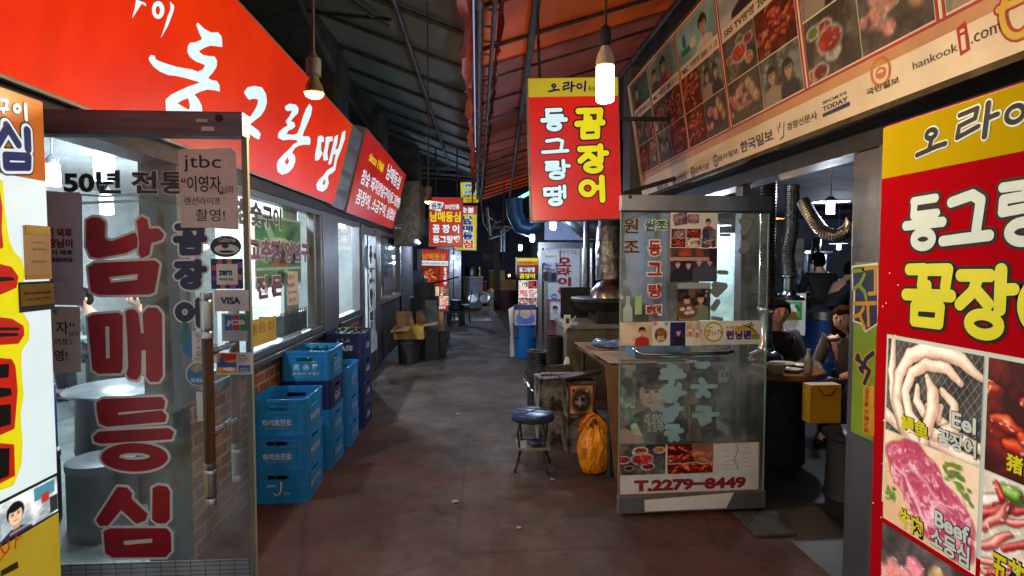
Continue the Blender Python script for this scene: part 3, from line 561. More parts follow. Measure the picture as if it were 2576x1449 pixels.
# ================================================================== restaurant on the left
XL = -1.53
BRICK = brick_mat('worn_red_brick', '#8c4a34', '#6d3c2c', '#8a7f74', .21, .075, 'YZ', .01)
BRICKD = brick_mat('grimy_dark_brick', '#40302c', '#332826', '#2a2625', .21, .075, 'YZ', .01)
BRICKX = brick_mat('worn_red_brick_return', '#8c4a34', '#6d3c2c', '#8a7f74', .21, .075, 'XZ', .01)
LW = thing('restaurant_building', 'brick restaurant with steel framed windows and bright white room left of the alley', 'restaurant', (-3, 6, 0))
FLx = Frame((XL, 0, 0), (0, 1, 0), (0, 0, 1))     # outer face of the facade: u = y, v = z
b = MB(); b.use(BRICK); b.box((-1.68, 3.12, 0), (XL, 5.72, .93)); b.build('wall', LW); b = MB(); b.use(BRICK); b.box((-1.68, 6.32, 0), (XL, 7.55, .93)); b.build('wall', LW)
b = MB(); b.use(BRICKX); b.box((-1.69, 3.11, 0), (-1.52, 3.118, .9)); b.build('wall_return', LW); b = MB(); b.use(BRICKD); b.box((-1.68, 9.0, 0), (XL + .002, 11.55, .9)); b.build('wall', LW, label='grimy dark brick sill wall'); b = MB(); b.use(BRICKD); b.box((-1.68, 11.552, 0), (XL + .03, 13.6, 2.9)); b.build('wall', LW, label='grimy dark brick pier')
b = MB(); b.use(mat('charcoal_door_jamb', '#1f2022', '#17181a', 6, .5)); b.box((-1.70, 3.03, 0), (-1.515, 3.108, 2.12)); b.build('door_jamb', LW)
b = MB(); b.use(mat('dark_timber_lintel', '#2b2a2a', '#1b1a1b', 4, .6)); b.box((-1.66, -.5, 2.1), (-1.5, 13.5, 2.2)); b.build('lintel', LW)
b = MB(); b.use(ALU); b.box((-1.62, 5.73, 0), (-1.49, 6.31, 2.098)); b.build('post', LW, bevel=.006)
def window(y0, y1, z0, z1, parent, mull=(), fr=.05):
    b = MB(); b.use(ALU); x0, x1 = -1.6, -1.5
    b.box((x0, y0, z0), (x1, y1, z0 + fr)); b.box((x0, y0, z1 - fr), (x1, y1, z1)); b.box((x0, y0, z0 + fr), (x1, y0 + fr, z1 - fr)); b.box((x0, y1 - fr, z0 + fr), (x1, y1, z1 - fr))
    for m in mull: b.box((x0 + .02, m - .025, z0 + fr), (x1 - .01, m + .025, z1 - fr))
    w = b.build('window', parent, bevel=.004)
    b = MB(); b.use(GLASS); b.box((-1.558, y0 + fr, z0 + fr), (-1.552, y1 - fr, z1 - fr)); b.build('pane', w); return w
w1 = window(3.12, 5.72, .94, 2.098, LW, (5.5,)); w2 = window(6.32, 7.55, .94, 2.098, LW)
b = MB(); b.use(mat('dark_window_sill', '#3a3a3d', '#2a2a2d', 6, .5)); b.box((-1.6, 3.12, .9), (-1.46, 5.72, .938)); b.box((-1.6, 6.32, .9), (-1.46, 7.55, .938)); b.build('sill', LW, bevel=.004)
w3 = window(9.05, 11.5, .92, 2.09, LW, (), .08)
# shop door of the second unit
dr = MB(); dr.use(ALU)
for y0, y1 in ((7.56, 7.72), (8.62, 8.98)): dr.box((-1.6, y0, 0), (-1.48, y1, 2.09))
dr.box((-1.58, 7.72, .02), (-1.5, 8.62, .3)); dr.box((-1.58, 7.72, 1.98), (-1.5, 8.62, 2.08)); door2 = dr.build('door', LW, bevel=.004)
b = MB(); b.use(GLASS); b.box((-1.545, 7.72, .3), (-1.538, 8.62, 1.98)); b.build('pane', door2)
b = MB(); b.use(CHROME); b.tube([(-1.44, 8.3, .62), (-1.44, 8.3, 1.62)], .014, 8); b.tube([(-1.44, 8.3, .75), (-1.54, 8.3, .75)], .01, 6); b.tube([(-1.44, 8.3, 1.5), (-1.54, 8.3, 1.5)], .01, 6); b.build('handle', door2)
FD2 = Frame((-1.536, 0, 0), (0, 1, 0), (0, 0, 1)); b = MB()
for i, (ch, t, bt) in enumerate(zip('동그랑땡', (1.82, 1.52, 1.2, .88), (1.58, 1.28, .96, .62))): brush(b, FD2, ch, (8.34, bt, 8.58, t), NAVY, CREAM, .07, .002, 30, 1.3)
b.use(mat('pale_blue_sticker', '#7aa6bc', '#5f8ca4', 9, .5)); shape(b, FD2, [('s', [(8.1, 1.72, .11), (8.1, 1.6, .11)])], [(0, .002, b.mats[-1])], 20); b.build('lettering', door2)
# inner shell
b = MB(); b.use(WHITEP); b.box((-6.2, 11.4, 0), (-1.72, 11.5, 2.75)); b.box((-6.3, .1, 0), (-6.2, 11.5, 2.75)); b.box((-6.2, .1, 0), (-1.7, .2, 2.75)); b.box((-1.7, .2, 2.22), (-1.62, 11.4, 2.75)); b.box((-3.6, 8.2, 0), (-2.5, 8.28, 2.75)); b.box((-1.71, 9.0, .02), (-1.69, 11.4, 2.2)); b.build('inner_wall', LW)  # short partition inside the room is added to look bright behind the window
b = MB(); b.use(mat('white_ceiling', '#c6c9c6', '#b2b6b4', 2, .8)); b.box((-6.3, .1, 2.75), (-1.6, 11.5, 2.8)); b.build('ceiling', LW)
b = MB(); b.use(mat('pale_ceiling_beam', '#a9adab', '#95999a', 3, .7)); b.box((-6.2, 4.9, 2.5), (-1.72, 5.15, 2.748)); b.box((-6.2, 3.3, 2.58), (-1.72, 3.42, 2.748)); b.build('ceiling_beam', LW)
b = MB(); b.use(mat('black_cabling', '#26282a', '#1b1c1e', 9, .6)); b.box((-2.6, 3.44, 2.56), (-1.74, 4.2, 2.7)); b.tube([(-4.6, 5.3, 2.2), (-3.6, 5.2, 2.1), (-2.4, 5.2, 2.16)], .012, 6); b.tube([(-4.6, 5.32, 2.28), (-3.2, 5.22, 2.17), (-2.2, 5.2, 2.26)], .01, 6); b.build('cable_tray', LW)
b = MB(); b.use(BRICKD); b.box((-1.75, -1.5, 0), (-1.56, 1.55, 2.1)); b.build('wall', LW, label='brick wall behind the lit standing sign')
b = MB(); b.use(mat('sooty_upper_wall', '#262423', '#191818', 2, .9, bump=.1)); b.box((-2.6, -2.5, 2.8), (-2.3, 13.6, 5.4)); b.box((-2.3, -2.5, 2.8), (-1.62, 13.6, 2.86)); b.build('upper_wall', LW)
# exhaust ducts above the fascia
DUCT = mat('sooty_galvanised_duct', '#4e4d4b', '#343332', 3, .55, .5, bump=.08)
def duct(label, segs):
    b = MB(); b.use(DUCT)
    for p, q, w, h in segs: b.beam(p, q, w, h, (0, 1, 0) if abs(Vector(q).x - Vector(p).x) + abs(Vector(q).z - Vector(p).z) > abs(q[1] - p[1]) else (0, 0, 1))
    return solo(b, 'exhaust_duct', label, 'exhaust duct', 'exhaust ducts above the left signs', None, .04)
duct('big square grey exhaust duct bending down above the red fascia behind the spot lamp', [((-1.86, 7.0, 2.87), (-1.86, 7.0, 4.05), .6, .6), ((-1.86, 7.0, 3.9), (-1.95, 4.6, 4.55), .6, .5)])
duct('dark square exhaust duct standing behind the second red fascia', [((-1.8, 9.4, 2.87), (-1.8, 9.4, 3.9), .7, .7), ((-1.8, 9.4, 3.7), (-2.1, 8.0, 4.2), .6, .5)])
duct('dark square exhaust duct farthest along the left roof edge', [((-1.55, 12.4, 2.95), (-1.55, 12.4, 4.3), .7, .8)])
# curved steel hood at the end of the second fascia
hd = thing('cooker_hood', 'round-bottomed stainless hood at the end of the since 1968 fascia', 'cooker hood', (-1.3, 11, 1.9))
b = MB(); b.use(STEEL_D); cy, cx, cz = 10.6, -1.28, 2.25
pr = [(cx - .22, 3.05), (cx + .24, 3.05), (cx + .24, 2.3)] + [(cx + .24 * math.cos(t) , 2.25 - .35 * math.sin(t)) for t in (.3, .7, 1.1, 1.5)] + [(cx - .22, 1.9)]
n = len(pr); b.add([(x, cy, z) for x, z in pr] + [(x, cy + 1.3, z) for x, z in pr], [tuple(range(n)), tuple(range(n, 2 * n))[::-1]] + [(i, n + i, n + (i + 1) % n, (i + 1) % n) for i in range(n)]); b.build('hood', hd)
b = MB(); b.use(STEEL); b.tube([(-1.0, 12.1, 1.95), (-.93, 12.2, 2.0), (-.9, 12.3, 2.2), (-.9, 12.3, 2.5)], .17, 16); b.build('duct_elbow', hd)
# ================================================================== eatery on the right
XR = 1.87
RW = thing('eatery_building', 'open-fronted dim eatery with steel posts and dark ceiling right of the alley', 'restaurant', (4, 6, 0))
b = MB(); b.use(ALU); b.box((1.84, 2.3, 0), (1.96, 2.565, 2.149)); b.build('post', RW, bevel=.006, label='near half of the worn aluminium door post'); b = MB(); b.use(ALU); b.box((1.87, 2.58, 0), (1.99, 2.785, 2.149)); b.build('post', RW, bevel=.006, label='far half of the worn aluminium door post')
b = MB(); b.use(ALU); b.box((1.872, 4.0, .0), (1.935, 4.1, 2.149)); b.box((1.88, 4.95, 1.002), (1.95, 5.03, 2.149)); b.box((1.88, 4.102, .942), (1.95, 5.4, 1.0)); b.build('post', RW, bevel=.006, label='thin steel posts behind the open glass door')
b = MB(); b.use(mat('black_gap_seal', '#1a1412', '#120e0d', 9, .6)); b.box((1.885, 2.565, 0), (1.95, 2.58, 2.149)); b.build('seal', RW)
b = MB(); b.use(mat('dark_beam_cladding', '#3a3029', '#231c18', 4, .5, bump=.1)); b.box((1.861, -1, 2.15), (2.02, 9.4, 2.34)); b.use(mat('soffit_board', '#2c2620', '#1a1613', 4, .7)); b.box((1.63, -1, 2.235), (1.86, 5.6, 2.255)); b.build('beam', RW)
BLOCK = brick_mat('grey_concrete_block', '#77746c', '#68655f', '#4d4a45', .39, .19, 'YZ', .008)
b = MB(); b.use(BLOCK); b.box((1.88, 4.102, 0), (1.99, 5.4, .94)); b.build('wall', RW)
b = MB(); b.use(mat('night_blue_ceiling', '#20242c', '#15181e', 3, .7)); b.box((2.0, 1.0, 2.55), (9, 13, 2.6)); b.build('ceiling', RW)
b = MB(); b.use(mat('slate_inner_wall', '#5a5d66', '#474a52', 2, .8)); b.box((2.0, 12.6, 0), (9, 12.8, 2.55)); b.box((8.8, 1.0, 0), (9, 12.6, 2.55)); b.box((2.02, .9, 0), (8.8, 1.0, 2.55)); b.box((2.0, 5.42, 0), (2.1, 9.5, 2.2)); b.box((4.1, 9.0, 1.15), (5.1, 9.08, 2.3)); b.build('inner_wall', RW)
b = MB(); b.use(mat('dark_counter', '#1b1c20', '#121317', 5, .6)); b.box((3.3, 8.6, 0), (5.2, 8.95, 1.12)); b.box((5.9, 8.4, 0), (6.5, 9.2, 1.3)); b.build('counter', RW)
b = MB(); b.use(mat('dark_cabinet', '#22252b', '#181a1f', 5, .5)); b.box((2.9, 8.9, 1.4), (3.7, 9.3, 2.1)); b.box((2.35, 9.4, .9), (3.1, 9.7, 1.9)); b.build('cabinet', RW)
b = MB(); b.use(mat('sill_concrete', '#4a4540', '#363230', 5, .9, bump=.2)); b.box((1.62, 3.2, 0), (1.87, 3.5, .02)); b.build('doorstep', RW, bevel=.006)
b = MB(); b.use(mat('upper_right_wall', '#2b2622', '#1c1917', 2, .9)); b.box((2.02, -2.5, 2.35), (2.3, 10, 5)); b.use(mat('grey_sheet_cover', '#57575a', '#3c3c40', 3, .6, bump=.1)); b.box((1.5, 5.62, 2.3), (2.02, 5.9, 3.5)); b.build('upper_wall', RW)
# rooms and walls farther along
FB = thing('far_building', 'dark low shop fronts closing the far end of the alley', 'building', (0, 22, 0))
b = MB(); b.use(mat('night_dark_wall', '#20252e', '#151920', 2, .9)); b.box((-7, 24, 0), (7, 24.4, 6)); b.box((2.15, 11.2, 0), (2.5, 24, 4.2)); b.box((-2.4, 13.7, 0), (-2.1, 24, 4.4)); b.build('wall', FB)
b = MB(); b.use(STEEL_D); b.box((-1.35, 18.1, 0), (-.75, 18.2, 2.05)); b.box((-.72, 18.05, 0), (-.5, 18.2, 2.3)); b.build('door', FB, label='narrow grey metal door')
b = MB(); b.use(mat('far_brown_boards', '#4a3420', '#2e2016', 3, .8)); b.box((.55, 19, 0), (.75, 19.1, 2.2)); b.box((.2, 19.1, 1.6), (.9, 19.2, 1.85)); b.build('board', FB)
# ================================================================== signs
LITRED = mat('backlit_red_acrylic', '#e63a04', '#bc1804', .7, .35, 0, spec=.06, emit=0.606, contrast=(.3, .75))
LITRED2 = mat('backlit_red_acrylic_dimmer', '#d31d10', '#a8181c', 1.6, .25, 0, emit=0.479, contrast=(.35, .7))
LITWHITE = mat('backlit_white_acrylic', '#e9f7fb', '#dff2fa', 3, .35, 0, emit=0.598)
LITCYAN = quiet(mat('backlit_cold_white_letter', '#d6f1f8', '#c6ecf6', 3, .35, 0, emit=0.678))
LITYEL = quiet(mat('backlit_yellow_letter', '#f4ec18', '#e9dc10', 3, .35, 0, emit=0.559))
LITYELP = mat('backlit_yellow_acrylic', '#dcd21c', '#cbbd18', 2, .3, 0, emit=0.479)
LITBLACK = mat('opaque_black_letter_film', '#101012', '#18181c', 9, .4)
LITNAVY = quiet(mat('backlit_navy_letter', '#1a2f86', '#162a78', 5, .4, 0, emit=0.479))
SIGNCASE = mat('grey_sign_casing', '#8f8a88', '#6e6967', 6, .5, .3)
def PX(F, pts, sx=1, ox=0, oy=0): return [F.uv(ox + x * sx, oy + y * sx) for x, y in pts]
# ---- big red fascia on the left
FA = Frame((-1.42, 0, 2.18), (0, 1, 0), (.196, 0, .77)); LA = .793
sg = thing('fascia_sign', 'huge backlit red fascia with white brush lettering over the left shopfront', 'sign', (-1.4, 3, 2.18))
b = MB(); b.use(SIGNCASE); b.slab(FA, -.6, -.012, 5.86, LA + .012, -.2, -.004); b.build('casing', sg)
b = MB(); b.use(LITRED); b.slab(FA, -.59, 0, 3.02, LA, -.0035, 0); b.slab(FA, 3.023, 0, 5.845, LA, -.0035, 0); b.build('panel', sg)
b = MB(); zs, zx, zy = .4002 * .90577, 350 * .90577, 0
def ZP(pts): return PX(FA, pts, zs, zx, zy)
D1 = [(490,155),(505,165),(540,200),(590,225),(635,222),(660,255),(665,325),(625,320),(580,315),(540,330),(500,355),(530,380),(575,388),(610,390),(628,420),(625,460),(600,500),(565,540),(590,555),(625,560),(645,590),(648,635),(610,625),(560,620),(510,635),(470,655),(500,690),(522,735),(527,805),(510,850),(450,890),(380,892),(310,855),(285,805),(272,760),(270,690),(310,655),(370,625),(440,595),(512,572),(460,555),(400,538),(340,525),(290,520),(230,495),(185,460),(160,425),(152,405),(165,380),(195,385),(200,410),(230,425),(290,445),(345,462),(400,472),(450,480),(495,497),(530,480),(545,450),(520,440),(480,425),(440,395),(422,360),(425,320),(440,295),(480,292),(525,270),(505,230),(485,175)]
H1 = [(352,715),(390,692),(428,680),(440,735),(432,762),(400,745)]
D2 = [(815,640),(840,605),(890,595),(940,605),(968,650),(975,710),(960,760),(930,805),(890,835),(858,862),(915,905),(932,930),(920,968),(890,955),(850,925),(780,880),(700,830),(655,800),(690,785),(760,820),(840,835),(880,780),(905,735),(915,695),(900,685),(870,685),(850,692),(830,668)]
D3 = [(1100,740),(1130,718),(1175,725),(1195,750),(1190,785),(1160,815),(1140,840),(1165,850),(1172,875),(1150,895),(1125,905),(1110,930),(1150,935),(1185,928),(1205,880),(1225,810),(1245,760),(1270,718),(1290,745),(1280,800),(1250,870),(1232,910),(1222,945),(1265,945),(1278,965),(1275,1005),(1235,1003),(1195,1010),(1165,1030),(1150,1060),(1170,1080),(1172,1120),(1155,1165),(1120,1200),(1080,1212),(1050,1190),(1043,1140),(1055,1110),(1090,1070),(1120,1045),(1160,1000),(1190,985),(1180,970),(1130,968),(1085,972),(1052,955),(1055,920),(1085,890),(1120,870),(1105,840),(1130,810),(1145,780),(1150,765),(1125,770),(1105,765)]
H3 = [(1098,1122),(1118,1090),(1130,1115),(1122,1140),(1105,1137)]
D4 = [[(1330,945),(1355,940),(1372,955),(1370,985),(1352,985),(1350,1040),(1362,1065),(1335,1110),(1310,1115),(1310,1070),(1325,1000)],[(1385,950),(1430,945),(1435,975),(1408,985),(1395,1060),(1400,1110),(1370,1115),(1365,1075),(1380,1010)],[(1448,945),(1470,935),(1462,1000),(1440,1060),(1420,1140),(1400,1140),(1420,1060)],[(1500,915),(1520,905),(1518,960),(1490,1040),(1462,1110),(1448,1185),(1436,1185),(1446,1100),(1480,1000)],[(1450,1035),(1488,1030),(1480,1065),(1440,1072)],[(1395,1180),(1445,1150),(1448,1180),(1430,1200),(1408,1210),(1398,1230),(1405,1270),(1390,1310),(1360,1330),(1325,1318),(1318,1280),(1335,1250),(1370,1215)]]
H4 = [(1360,1270),(1378,1240),(1383,1265),(1370,1290)]
D5 = [[(300,8),(330,40),(325,75),(285,180),(235,265),(262,190),(285,110),(305,60)],[(65,-5),(130,20),(135,42),(105,22),(35,128),(55,60)]]
for outs, holes in (([D1], [H1]), ([D2], []), ([D3], [H3]), (D4, [H4]), (D5, [])):
    shape(b, FA, [('p', ZP(o)) for o in outs] + [('h', ZP(o)) for o in holes], [(0, .003, LITCYAN)], 150)
o5 = [(218 + 43 * math.cos(t / 24 * 6.283), 68 + 62 * math.sin(t / 24 * 6.283)) for t in range(24)]; h5 = [(216 + 16 * math.cos(t / 16 * 6.283), 70 + 30 * math.sin(t / 16 * 6.283)) for t in range(16)]
shape(b, FA, [('p', ZP(o5)), ('h', ZP(h5))], [(0, .003, LITCYAN)], 60); b.build('lettering', sg)
# ---- bare metal sheet between the fascias
ms = thing('metal_fascia_sheet', 'scuffed bare metal sheet with faint broadcaster marks between the two red fascias', 'sign', (-1.4, 6.1, 2.18))
b = MB(); b.use(mat('scuffed_grey_sheet', '#8d8987', '#6f6b69', 4, .5, .2)); b.slab(FA, 5.9, -.03, 6.42, LA + .03, -.12, -.02); b.build('sheet', ms, bevel=.004)
b = MB(); FA2 = Frame(FA.P(0, 0, -.02), FA.u, FA.v)
for v, s_ in ((.55, 'O SBS 맛대맛'), (.3, 'KBS 생생정보'), (.1, 'O SBS 모닝와이드')): txt(b, FA2, s_, (5.95, v, 6.38, v + .075), GREYINK, .01, .002)
b.build('lettering', ms)
# ---- second fascia
s2 = thing('fascia_sign', 'smaller backlit red fascia reading since 1968 in yellow with white lines below', 'sign', (-1.4, 8, 2.18))
LB = .90; b = MB(); b.use(SIGNCASE); b.slab(FA, 6.45, -.04, 9.95, LB + .012, -.16, -.004); b.build('casing', s2)
b = MB(); b.use(LITRED2); b.slab(FA, 6.46, -.03, 9.94, LB, -.0035, 0); b.build('panel', s2)
b = MB(); q, ox = .4001, 634
def zt(s_, bl, tr, m, **k): ptxt(b, FA, s_, (ox + bl[0] * q, bl[1] * q), (ox + tr[0] * q, tr[1] * q), m, **k)
LW_ = LITCYAN
zt('since 1968', (733, 1008), (832, 1035), LITYEL, bold=.012); zt('남매등심', (838, 1120), (940, 1112), LW_, bold=.012)
zt('참숯 돼지양념구이(동그랑땡)', (675, 1165), (938, 1250), LW_, bold=.012); zt('꼼장어, 소금구이, 삼겹살', (645, 1280), (905, 1325), LW_, bold=.012); b.build('lettering', s2)
# ---- lit standing sign, nearest on the left
FS = Frame((-1.128, 0, 0), (0, 1, 0), (0, 0, 1))
ls = thing('standing_sign', 'nearest left lightbox standing sign, white with orange head and yellow edged letters', 'sign', (-1.2, 1.27, 0))
b = MB(); b.use(SIGNCASE); b.box((-1.27, .95, .06), (-1.132, 1.6, 2.035)); b.use(BLACK); b.box((-1.3, .97, 0), (-1.1, 1.05, .058)); b.box((-1.3, 1.5, 0), (-1.1, 1.58, .058)); b.build('casing', ls, bevel=.004)
LITOR = mat('backlit_orange_acrylic', '#d8731c', '#c2611c', 2, .3, 0, emit=0.495); LITMUS = mat('backlit_mustard_acrylic', '#c2a52a', '#b2942a', 2, .35, 0, emit=0.399)
b = MB(); b.use(LITWHITE); b.slab(FS, .955, 1.05, 1.594, 1.826, -.0035, 0); b.use(LITOR); b.slab(FS, .955, 1.827, 1.594, 2.03, -.0035, 0)
b.use(LITMUS); b.slab(FS, .955, .73, 1.594, .94, -.0035, 0); b.use(mat('dark_green_print', '#1d3a30', '#17302a', 6, .4)); b.slab(FS, .955, .07, 1.594, .729, -.0035, 0); b.use(BLACK); b.slab(FS, .955, .941, 1.594, 1.049, -.0035, 0); b.build('panel', ls)
def za(pts): return PX(FS, pts, .3062, 0, 208.3)
def zb(pts): return PX(FS, pts, .5626, 0, 634)
def wr(pts, r): return ('s', [(u, v, r) for u, v in pts])
b = MB(); LBLUE = quiet(mat('backlit_indigo_letter', '#222a72', '#1c2260', 4, .4, 0, emit=0.399)); LWH = quiet(mat('backlit_pale_outline', '#e2eaf0', '#d4dde6', 4, .4, 0, emit=0.638))
shape(b, FS, [wr(za([(45, 350), (95, 430), (142, 505)]), .0105), wr(za([(45, 380), (-50, 540)]), .0105), wr(za([(215, 395), (222, 540)]), .0115), wr(za([(40, 600), (225, 608), (222, 690), (45, 688), (40, 600)]), .0105)], [(.011, .001, LITBLACK), (.007, .0018, LWH), (0, .0026, LBLUE)], 80)
shape(b, FS, [wr(za([(-20, 132), (55, 150), (45, 195)]), .0045), wr(za([(-10, 212), (60, 216)]), .004), wr(za([(20, 215), (22, 245)]), .004), wr([(x, y) for x, y in za([(135 + 24 * math.cos(t * .524), 212 + 28 * math.sin(t * .524)) for t in range(13)])], .0045), wr(za([(203, 180), (210, 300)]), .0055)], [(.002, .001, LITBLACK), (0, .0018, LWH)], 80)
YEL = [(-60, -330), (10, -330), (22, -180), (38, -60), (62, 0), (95, 30), (110, 100), (80, 230), (130, 320), (130, 390), (95, 440), (95, 540), (105, 640), (90, 720), (100, 850), (95, 950), (60, 1045), (-60, 1090)]
LRED = quiet(mat('backlit_red_outline', '#cc2310', '#b41c10', 4, .4, 0, emit=0.559))
shape(b, FS, [('p', zb(YEL))], [(0, .001, LITYEL)], 90)
for p in ([(-60, 40), (48, 66), (80, 110), (70, 160), (20, 182), (-60, 215)], [(-60, 285), (50, 298), (102, 330), (106, 370), (80, 410), (-60, 420)], [(-60, 470), (50, 478), (66, 510), (76, 620), (62, 790), (-60, 845)], [(-60, 850), (60, 860), (64, 1000), (-60, 1065)], [(-60, -280), (-5, -280), (8, -200), (4, -100), (12, -20), (-60, 10)]): shape(b, FS, [('p', zb(p))], [(0, .0018, LRED)], 50)
for p in ([(-60, 108), (50, 112), (62, 126), (-60, 138)], [(-60, 335), (80, 338), (84, 350), (-60, 352)], [(-60, 362), (76, 362), (80, 375), (-60, 382)], [(-60, 505), (36, 500), (34, 560), (-60, 570)], [(-60, 600), (44, 610), (48, 640), (-60, 665)], [(-60, 690), (44, 680), (44, 770), (-60, 800)], [(-60, 880), (38, 876), (36, 1000), (-60, 1040)]): shape(b, FS, [('p', zb(p))], [(0, .0026, LITBLACK)], 40)
ar = [wr(zb([(20 + 18 * math.cos(t * .524), 1312 + 34 * math.sin(t * .524)) for t in range(13)]), .0022), wr(zb([(70, 1262), (66, 1325)]), .0022), wr(zb([(68, 1290), (95, 1268)]), .0018), wr(zb([(40, 1325), (-20, 1400)]), .002)]
shape(b, FS, ar, [(0, .0015, LRED)], 60); b.use(mat('brown_print', '#5c3a20', '#442a18', 20, .5)); b.poly(FS, zb([(0, 1425), (75, 1382), (80, 1412), (0, 1452)]), .002); b.build('lettering', ls)
c = Cv(90, 50, (190, 205, 215), 3); c.no(5, (120, 140, 150), (236, 240, 244), .8); c.re(.6, .05, .95, .4, (70, 130, 150)); c.re(.72, .3, .85, .55, (170, 50, 40)); c.re(.86, .5, 1, .95, (40, 44, 52)); face(c, .3, .45, .13, (232, 190, 160), (20, 18, 20), (44, 40, 60)); c.re(.2, .86, .8, .93, (200, 200, 215), .5)
uu = FS.uv(0, 1245)[0]; picture(FS, (uu - .02, .948, 1.59, 1.043), c, ls, h=.002, m=pic_mat('backlit_photo', 0.672))
GOLD = mat('gold_notice_card', '#8f6a16', '#73540f', 6, .45); DK = mat('dark_notice_edge', '#26242a', '#1c1b20', 6, .5)
def sticker(F, bl, tr, m, parent, h=.003, t=.0015, name='sticker', label=None, texts=(), extra=None):
    a = F.uv(*bl); c_ = F.uv(*tr); b = MB(); b.use(m); b.slab(F, a[0], a[1], c_[0], c_[1], h - t, h)
    for s_, l, r_, mm, bo in texts: ptxt(b, F, s_, l, r_, mm, bold=bo, h=h + .0006)
    if extra: extra(b, h + .0006)
    return b.build(name, parent, label=label)
BEIGE = mat('beige_notice_card', '#c8a078', '#b48c66', 5, .6)
def ex(b, h):
    b.use(mat('mustard_strip', '#c7a238', '#b08d2c', 6, .5)); p = FS.uv(58, 590); q_ = FS.uv(119, 570); b.slab(FS, p[0], p[1], q_[0], q_[1], h, h + .0006); p = FS.uv(59, 702); q_ = FS.uv(121, 690); b.slab(FS, p[0], p[1], q_[0], q_[1], h, h + .0006)
sticker(FS, (58, 704), (120, 571), BEIGE, ls, .006, .002, label='beige card notice with mustard head', texts=[('KB국민카드', (76, 590), (117, 582), DK, .03), ('본 가맹점은 카드', (72, 612), (104, 608), GREYINK, .01), ('사용 가능합니다', (74, 630), (110, 624), GREYINK, .01), ('결제 안내문', (72, 662), (112, 655), GREYINK, .01)], extra=ex)
sticker(FS, (44, 787), (129, 706), DK, ls, .006, .002, label='gold notice card with dark edge')
a = FS.uv(46, 772); c_ = FS.uv(127, 712); b = MB(); b.use(GOLD); b.slab(FS, a[0], a[1], c_[0], c_[1], .0062, .007); ptxt(b, FS, '정부 긴급재난지원금', (52, 743), (122, 731), DK, bold=.04, h=.0078); ptxt(b, FS, '사용 가능 가맹점', (56, 757), (120, 746), DK, bold=.04, h=.0078); b.build('notice_print', ls)
# ---- glass door standing open on the left
YD = 1.79; FL = Frame((0, YD - .006, 0), (1, 0, 0), (0, 0, 1))
ld = thing('glass_door', 'open left glass door with big crimson letters, card stickers and wooden pull bars', 'door', (-1.1, YD, .02))
b = MB(); b.use(DGLASS); b.box((-1.5, YD - .005, .12), (-.7, YD + .005, 1.985)); b.build('pane', ld)
b = MB(); b.use(mat('dull_rose_steel_rail', '#777375', '#56545a', 4, .5, .6, stretch=(.6, 1, 6))); b.box((-1.5, YD - .028, 1.985), (-.688, YD + .028, 2.056)); b.build('top_rail', ld, bevel=.003)
b = MB(); b.use(BLACK); b.tube([(-.754, YD - .03, 2.036), (-.754, YD - .0275, 2.036)], .0115, 14); b.use(PAPER); b.box((-.82, YD - .0295, 2.024), (-.787, YD - .028, 2.033)); b.box((-.805, YD - .0295, 1.999), (-.768, YD - .028, 2.011)); b.build('lock', ld)
b = MB(); b.use(STEEL_D); b.box((-1.5, YD - .028, .02), (-.688, YD + .028, .12)); b.build('bottom_rail', ld)
b = MB(); b.use(mat('taped_glass_edge', '#8a7a62', '#5f6a62', 5, .6, stretch=(1, 1, .4))); b.box((-.7, YD - .008, .12), (-.684, YD + .008, 1.985)); b.build('edge_strip', ld)
def zc(pts): return PX(FL, pts, .5, 0, 0)
def zd(pts): return PX(FL, pts, .5, 0, 724.6)
def ellp(cx, cy, rx, ry, n=28): return [(cx + rx * math.cos(t / n * 6.2832), cy + ry * math.sin(t / n * 6.2832)) for t in range(n)]
BIG = [([zc([(440,1110),(470,1095),(505,1098),(530,1120),(528,1195),(545,1212),(570,1215),(680,1172),(695,1200),(690,1245),(640,1270),(500,1297),(460,1290),(438,1240)]), zc([(692,1112),(715,1092),(742,1105),(750,1152),(800,1152),(826,1180),(815,1205),(762,1222),(752,1280),(715,1297),(702,1275),(706,1220),(700,1172)]), zc([(448,1345),(480,1325),(780,1312),(802,1330),(778,1470),(750,1480),(500,1482),(462,1465)])], [zc([(548,1392),(700,1375),(695,1410),(560,1425)])]),
 ([zd([(445,150),(470,135),(600,125),(618,140),(618,400),(608,425),(500,428),(470,410)]), zd([(636,120),(655,108),(680,110),(698,130),(710,230),(728,230),(722,130),(745,100),(790,100),(815,130),(818,440),(800,468),(760,470),(740,445),(738,310),(712,310),(710,430),(690,460),(655,455),(640,430),(650,400),(645,250)])], [zd([(530,190),(555,192),(557,350),(535,358)])]),
 ([zd([(490,575),(520,558),(815,548),(832,570),(825,605),(595,622),(598,640),(815,615),(838,640),(832,670),(540,695),(505,680),(492,620)]), zd([(475,745),(500,722),(850,704),(875,722),(865,758),(510,780),(478,770)]), zd(ellp(680, 850, 166, 70))], [zd(ellp(680, 845, 80, 19))]),
 ([zd([(488,1165),(595,1000),(640,1003),(665,1030),(662,1058),(744,1135),(733,1166),(690,1182),(612,1112),(545,1192),(505,1192)]), zd([(772,1005),(800,992),(840,998),(855,1020),(855,1160),(835,1180),(795,1180),(770,1162)]), zd([(525,1222),(560,1208),(840,1208),(860,1230),(862,1320),(835,1350),(570,1352),(535,1330)])], [zd([(622,1268),(770,1256),(772,1280),(625,1293)])])]
b = MB()
for outs, holes in BIG: shape(b, FL, [('p', o) for o in outs] + [('h', o) for o in holes], [(.0085, .002, CREAM), (.0012, .0032, REDV)], 150)
ptxt(b, FL, '50년 전통', (163, 487), (470, 431), mat('charcoal_vinyl', '#2a2c33', '#202228', 8, .5), bold=.03, h=.002, out=CREAM, obold=.05)
